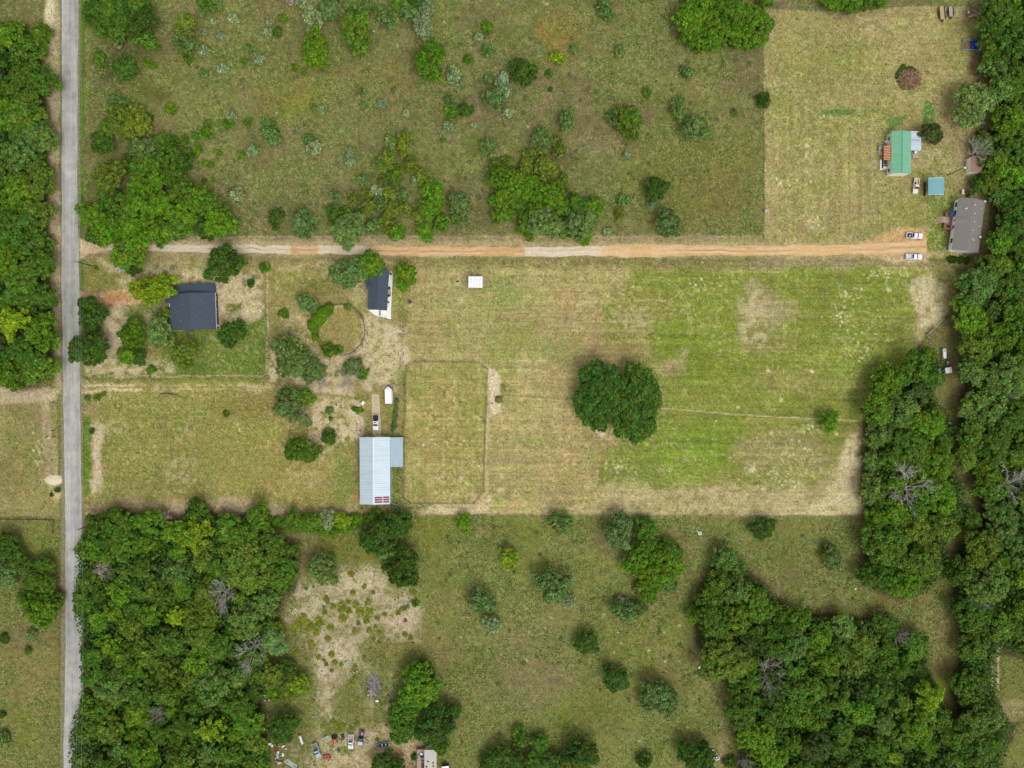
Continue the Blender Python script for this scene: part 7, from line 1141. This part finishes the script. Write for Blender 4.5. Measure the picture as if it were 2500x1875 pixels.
for t in allt:
    rm = t['r']*S; rym = t['ry']*S; c = t['c']; st = t['st']
    lab = t['lab'] or (t.get('near') if used.get(t.get('near'), 2) == 1 else None) or t['auto']
    if t['tree']:
        hc = min(1.0*rm, 6.0)*t['hf']*pr.uniform(.9, 1.1); ht = hc*1.0+min(3.0, rm*.42)
        inw = t['w'] in WOODS
        if inw: ht *= pr.uniform(.9, 1.2)
        zb = ht-hc; x, y = W(t['x'], t['y'], zb+.55*hc); k = H/(H-(zb+.55*hc)); rm /= k; rym /= k
        if st == 'XL': key = 'XL_oak'
        else:
            st = st or 'oak'; cl = 'L' if t['r'] > 32 else 'M'
            key = cl+'_'+st
            if key not in CR: key = 'M_'+st
        me = pr.choice(CR[key])
        if t.get('crowd'):
            me = pr.choice(CR['M_'+('oak' if st not in ('dense', 'star') else st)]); v, tt, hh_ = RAW[me['k']]; s = rm/me['R']*1.05; a = pr.uniform(0, 6.28)
            kk = len(tt)*3//4; v = v[:kk*4]; q2 = np.random.RandomState(len(CV)); sel = np.sort(q2.permutation(len(tt))[:kk]); v = RAW[me['k']][0].reshape(-1, 4, 3)[sel].reshape(-1, 3); vv = np.stack([(v[:, 0]*math.cos(a)-v[:, 1]*math.sin(a))*s+x, (v[:, 0]*math.sin(a)+v[:, 1]*math.cos(a))*s+y, v[:, 2]*hc/me['H']+zb], 1)
            CV.append(vv); CT.append(tt[sel]); CH.append(hh_[sel]); CC.append(np.tile(np.array(woodcol(c, pr), np.float32), (kk*4, 1))); continue
        rz = pr.uniform(0, 6.28) if abs(t['r']-t['ry']) < 3 else pr.choice([0, math.pi])
        root = empty('tree', (x, y, 0), rz, lab, 'tree', 'trees of the '+WNAME.get(t['w'], t['w']))
        s = rm/me['R']*1.05; sy = rym/me['R']*1.05
        kidcopy(me, 'crown', root, (0, 0, zb), (s, sy, hc/me['H']), (woodcol if inw else jcol)(c, pr))
        tk = 'L' if rm > 4.2 else 'M'; tm = pr.choice(TR[tk]); hh = {'L': 8, 'M': 5.5}[tk]; rr = {'L': 5, 'M': 3}[tk]
        kidcopy(tm, 'trunk', root, (0, 0, 0), (rm/rr*.85, rym/rr*.85, ht/hh*.95))
    else:
        h = rm*1.15; x, y = W(t['x'], t['y'], h*.5)
        me = pr.choice(CR['S_feather' if (st == 'feather' or c == 'S') else 'S_round'])
        o = bpy.data.objects.new('bush', me); C.objects.link(o); o.location = (x, y, -.05); s = rm/me['R']*1.12; sy = rym/me['R']*1.12
        o.scale = (s, sy, h/me['H']); o.rotation_euler = (0, 0, pr.uniform(0, 6.28) if abs(rm-rym) < .4 else 0); o.color = jcol(c, pr)
        tag(o, lab, 'bush', 'bushes of the '+WNAME.get(t['w'], t['w']))
if CV:
    v = np.concatenate(CV); me = fast_mesh('trees', v, np.arange(len(v)).reshape(-1, 4), LEAF2, np.repeat(np.concatenate(CT), 4), np.repeat(np.concatenate(CH), 4))
    a = me.color_attributes.new('leaf', 'FLOAT_COLOR', 'POINT'); a.data.foreach_set('color', np.concatenate(CC).ravel())
    o = bpy.data.objects.new('trees', me); C.objects.link(o); tag(o, 'smaller green crowns crowding between the bigger trees of the woods', 'trees', kind='stuff')
print('CROWD', len(CV)); print('TREES', sum(t['tree'] for t in allt), 'BUSHES', sum(not t['tree'] for t in allt))
dlab = ['big pale dead tree with radiating limbs in the middle right wood', 'pale dead tree at the right edge of the photo below the middle', 'small grey dead tree on the upper margin of the lower left wood', 'leafless dead tree with long white limbs in the lower left wood', 'leafless dead tree by the right margin of the lower left wood', 'mauve-grey dead tree near the left side of the lower right wood', 'small dead tree deep in the lowest part of the lower left wood', 'grey dead tree just below the round pen', 'pale dead tree at the lower right of the round pen', 'big bare tree above the brown roofed shed', 'dead tree with curly limbs in the lower right edge wood', 'grey dead tree beside the sandy garden above the long metal barn', 'grey dead tree right of the round pen below the patio', 'small dead tree at the bottom of the lower right wood', 'small white dead tree near the lane end of the lower right wood', 'small dead tree high in the right edge wood']
for (px, py, r), lb in zip(DEAD, dlab):
    h = 9.6 if where(px, py) in WOODS else 4.6; x, y = W(px, py, h*.8)
    o = empty('dead_tree', (x, y, 0), pr.uniform(0, 6.28), lb, 'dead tree')
    kidcopy(pr.choice(DT), 'branches', o, (0, 0, 0), (r*S/5.2, r*S/5.2, h/8.0))
# undergrowth under the woods (nobody could count it)
def scatter(n, test, hz, size, name, colr, tints=(.7, 1.3), elong=1.4, seed=3, lo=(-60, -60), hi=(2560, 1935), up=1.0):
    q = np.random.RandomState(seed); x = q.uniform(lo[0], hi[0], n); y = q.uniform(lo[1], hi[1], n); k = test(x, y, q); x, y = x[k], y[k]; n = len(x)
    p = np.zeros((n, 3)); p[:, 0] = (x-1250)*S; p[:, 1] = (937.5-y)*S; p[:, 2] = q.uniform(hz[0], hz[1], n)
    nn = q.randn(n, 3)*.6+np.array([0, 0, up]); nn /= np.linalg.norm(nn, axis=1)[:, None]
    v, f = leaves(p, nn, size, q, elong); v[:, 2] = np.maximum(v[:, 2], .01)
    me = fast_mesh(name, v, f, LEAF, np.repeat(q.uniform(*tints, n), 4)); o = bpy.data.objects.new(name, me); C.objects.link(o)
    vv = lin(colr)*LEAFGAIN/GAIN; o.color = (*[float(a) for a in vv], 1); tag(o, kind='stuff'); return o
def in_woods(x, y, q):
    m = np.zeros(len(x), bool)
    for p in WOODS.values(): m |= polysdf(x, y, p) < -8
    for p in CLEAR: m &= polysdf(x, y, p) > 8
    return m
o = scatter(1300000, in_woods, (.2, 4.6), .62, 'undergrowth', (66, 94, 30), (.5, 1.4)); tag(o, 'tangled green undergrowth filling the gaps between the wood crowns', 'undergrowth')
def sample(F, x, y):
    j = np.clip(((x+160)/STEP).astype(int), 0, len(gx)-1); i = np.clip(((y+160)/STEP).astype(int), 0, len(gy)-1); return F[i, j]
def weedtest(x, y, q):
    on = ((x > 146) & (x < 204)) | ((y > 589) & (y < 637) & (x > 190) & (x < 2270))
    return ~on & (q.rand(len(x)) < sample(WD, x, y)*.9*(sample(n3, x, y) > .46)) & ~in_woods(x, y, q)
o = scatter(520000, weedtest, (.05, .3), .36, 'weeds', (138, 144, 80), (.55, 1.3), 1.3, 5); tag(o, 'low yellow-green weeds speckling the rough pastures', 'weeds')
o = scatter(240000, weedtest, (.05, .35), .42, 'weeds', (90, 118, 46), (.6, 1.2), 1.3, 6); tag(o, 'low green weeds growing thinly through the rough pastures', 'weeds')
_q = np.random.RandomState(77); PP = []
for k in range(620):
    cx, cy = _q.uniform(195, 2100), (_q.uniform(0, 560) if _q.rand() < .7 else _q.uniform(1270, 1840))
    if cy < 580 and cx > 1860: continue
    if any(inside(cx, cy, p) < 6 for p in WOODS.values()): continue
    r = _q.uniform(.35, .95); n = int(40*r*r/.3)+14; d = _q.randn(n, 3); d /= np.linalg.norm(d, axis=1)[:, None]; d[:, 2] = abs(d[:, 2])
    PP.append(np.array([(cx-1250)*S, (937.5-cy)*S, 0])+d*r*np.array([1, 1, .8])*_q.uniform(.5, 1.1, (n, 1)))
PP = np.concatenate(PP); nn = _q.randn(len(PP), 3)+np.array([0, 0, .8]); nn /= np.linalg.norm(nn, axis=1)[:, None]; v, f = leaves(PP, nn, .24, _q); v[:, 2] = np.maximum(v[:, 2], .01)
me = fast_mesh('seedlings', v, f, LEAF, np.repeat(_q.uniform(.6, 1.3, len(PP)), 4)); o = bpy.data.objects.new('seedlings', me); C.objects.link(o); o.color = (*[float(a) for a in lin((114, 128, 74))*LEAFGAIN/GAIN], 1); tag(o, 'tiny faint grey-green seedlings sprinkled over the rough pastures', 'seedlings', kind='stuff')
# low olive tufts in the sandy clearing
q_ = np.random.RandomState(4)
cl = [(797, 1462, 8), (862, 1448, 7), (880, 1500, 6), (836, 1485, 13), (868, 1475, 9), (838, 1510, 10), (880, 1495, 11), (900, 1495, 10), (852, 1492, 8), (895, 1515, 9), (922, 1510, 7), (866, 1540, 7), (901, 1538, 7), (927, 1543, 6), (917, 1530, 5), (989, 1550, 7), (1003, 1557, 7), (1009, 1571, 5), (925, 1568, 5), (912, 1561, 5), (801, 1560, 8), (793, 1495, 7), (812, 1480, 7), (808, 1533, 9), (778, 1605, 6), (791, 1612, 5), (810, 1598, 8), (818, 1617, 7), (833, 1622, 6), (797, 1622, 6), (810, 1638, 5), (867, 1655, 6), (866, 1628, 6), (860, 1668, 7), (740, 1510, 12), (756, 1530, 14), (725, 1530, 12), (780, 1520, 12), (773, 1545, 8), (972, 1497, 6), (980, 1487, 6), (1010, 1447, 9), (990, 1515, 5), (858, 1402, 8), (890, 1432, 6), (912, 1447, 5), (898, 1470, 8), (940, 1500, 6), (875, 1522, 6), (850, 1470, 6), (820, 1770, 8), (812, 1764, 7), (836, 1772, 7), (858, 1780, 7), (874, 1768, 6), (826, 1782, 6), (760, 1572, 9), (722, 1590, 9)]
cl.sort(key=lambda c: (int(c[1]/40), c[0])); rows = {}
for c in cl: rows.setdefault(int(c[1]/40), []).append(c)
for i, rk in enumerate(sorted(rows)):
    for j, (px, py, r) in enumerate(rows[rk]):
        me = pr.choice(CR['S_round']); o = bpy.data.objects.new('weed_clump', me); C.objects.link(o); x, y = W(px, py, .2); o.location = (x, y, -.12)
        s = r*S/me['R']*1.05; o.scale = (s, s, .3); o.color = (*[float(a_)*1.1 for a_ in lin((112, 118, 34))*LEAFGAIN/GAIN], 1)
        tag(o, 'low olive weed clump, %s from the left in row %s of the sandy clearing' % (ORD[j+1], ORD[i+1]), 'weed clump', 'weed clumps in the sandy clearing')
# green fringe of weeds round the brush pile, wispy litter
# hedge round the pen
def hedge(pts, r, h, c, lab, dens=1.0, name='hedge'):
    q = np.random.RandomState(int(pts[0][0])); P_ = []; N_ = []; T_ = []
    for i in range(len(pts)-1):
        (ax, ay, ra), (bx, by, rb) = pts[i], pts[i+1]; L_ = math.hypot(bx-ax, by-ay); n = int(L_*dens/4)+1
        for k in range(n):
            t = (k+q.rand())/n; x, y = W(ax+(bx-ax)*t+q.normal()*2, ay+(by-ay)*t+q.normal()*2, h*.6); rr = (ra+(rb-ra)*t)*S*q.uniform(.75, 1.1); tt = q.uniform(.8, 1.2)
            m = int(520*rr*rr/2)+80; d = q.randn(m, 3); d[:, 2] = np.abs(d[:, 2]); d /= np.linalg.norm(d, axis=1)[:, None]
            P_.append(np.array([x, y, 0])+d*np.array([rr, rr, h*q.uniform(.8, 1.1)])*q.uniform(.8, 1.05, (m, 1))); nn = d+q.randn(m, 3)*.5; N_.append(nn/np.linalg.norm(nn, axis=1)[:, None]); T_.append(tt*q.uniform(.65, 1.3, m))
    P_, N_, T_ = map(np.concatenate, (P_, N_, T_)); v, f = leaves(P_, N_, .28, q); v[:, 2] = np.maximum(v[:, 2], .01)
    me = fast_mesh(name, v, f, LEAF, np.repeat(T_, 4)); o = bpy.data.objects.new(name, me); C.objects.link(o); o.color = jcol(c, pr); tag(o, lab, 'hedge'); return o
hedge([(806, 748, 9), (790, 760, 15), (776, 775, 16), (765, 788, 13), (760, 798, 10), (769, 812, 7), (769, 828, 7)], 0, 2.6, 'B', 'dense bright green crescent hedge hugging the left rim of the round pen')
hedge([(969, 975, 3), (966, 1000, 4), (962, 1040, 4), (958, 1052, 3)], 0, .8, 'G', 'narrow line of green vines on the fence right of the white trailer', 2)
hedge([(2192, 196, 4), (2194, 176, 5), (2208, 164, 6), (2226, 166, 5), (2236, 176, 3)], 0, .6, 'M', 'green weed fringe on the upper left rim of the brush pile', .8, 'weed_fringe')
hedge([(640, 1264, 8), (690, 1282, 10), (730, 1290, 9), (800, 1300, 8), (850, 1290, 8), (890, 1272, 7), (925, 1262, 6)], 0, 2.0, 'B', 'low bright hedge row under the trees below the long metal barn')
for i, (x0, x1, yy, nm) in enumerate(((2316, 2332, 626.5, 'topmost left'), (2347, 2367, 628.5, 'topmost right'), (2311, 2330, 630.5, 'second left'), (2334, 2367, 631.5, 'second right'), (2314, 2342, 634.5, 'third'), (2318, 2365, 638.5, 'lowest'))):
    hedge([(x0, yy, 1.6), (x1, yy+1, 1.6)], 0, .5, 'D', '%s dark green crop row in the garden below the grey mobile home' % nm, 3, 'crop_row')
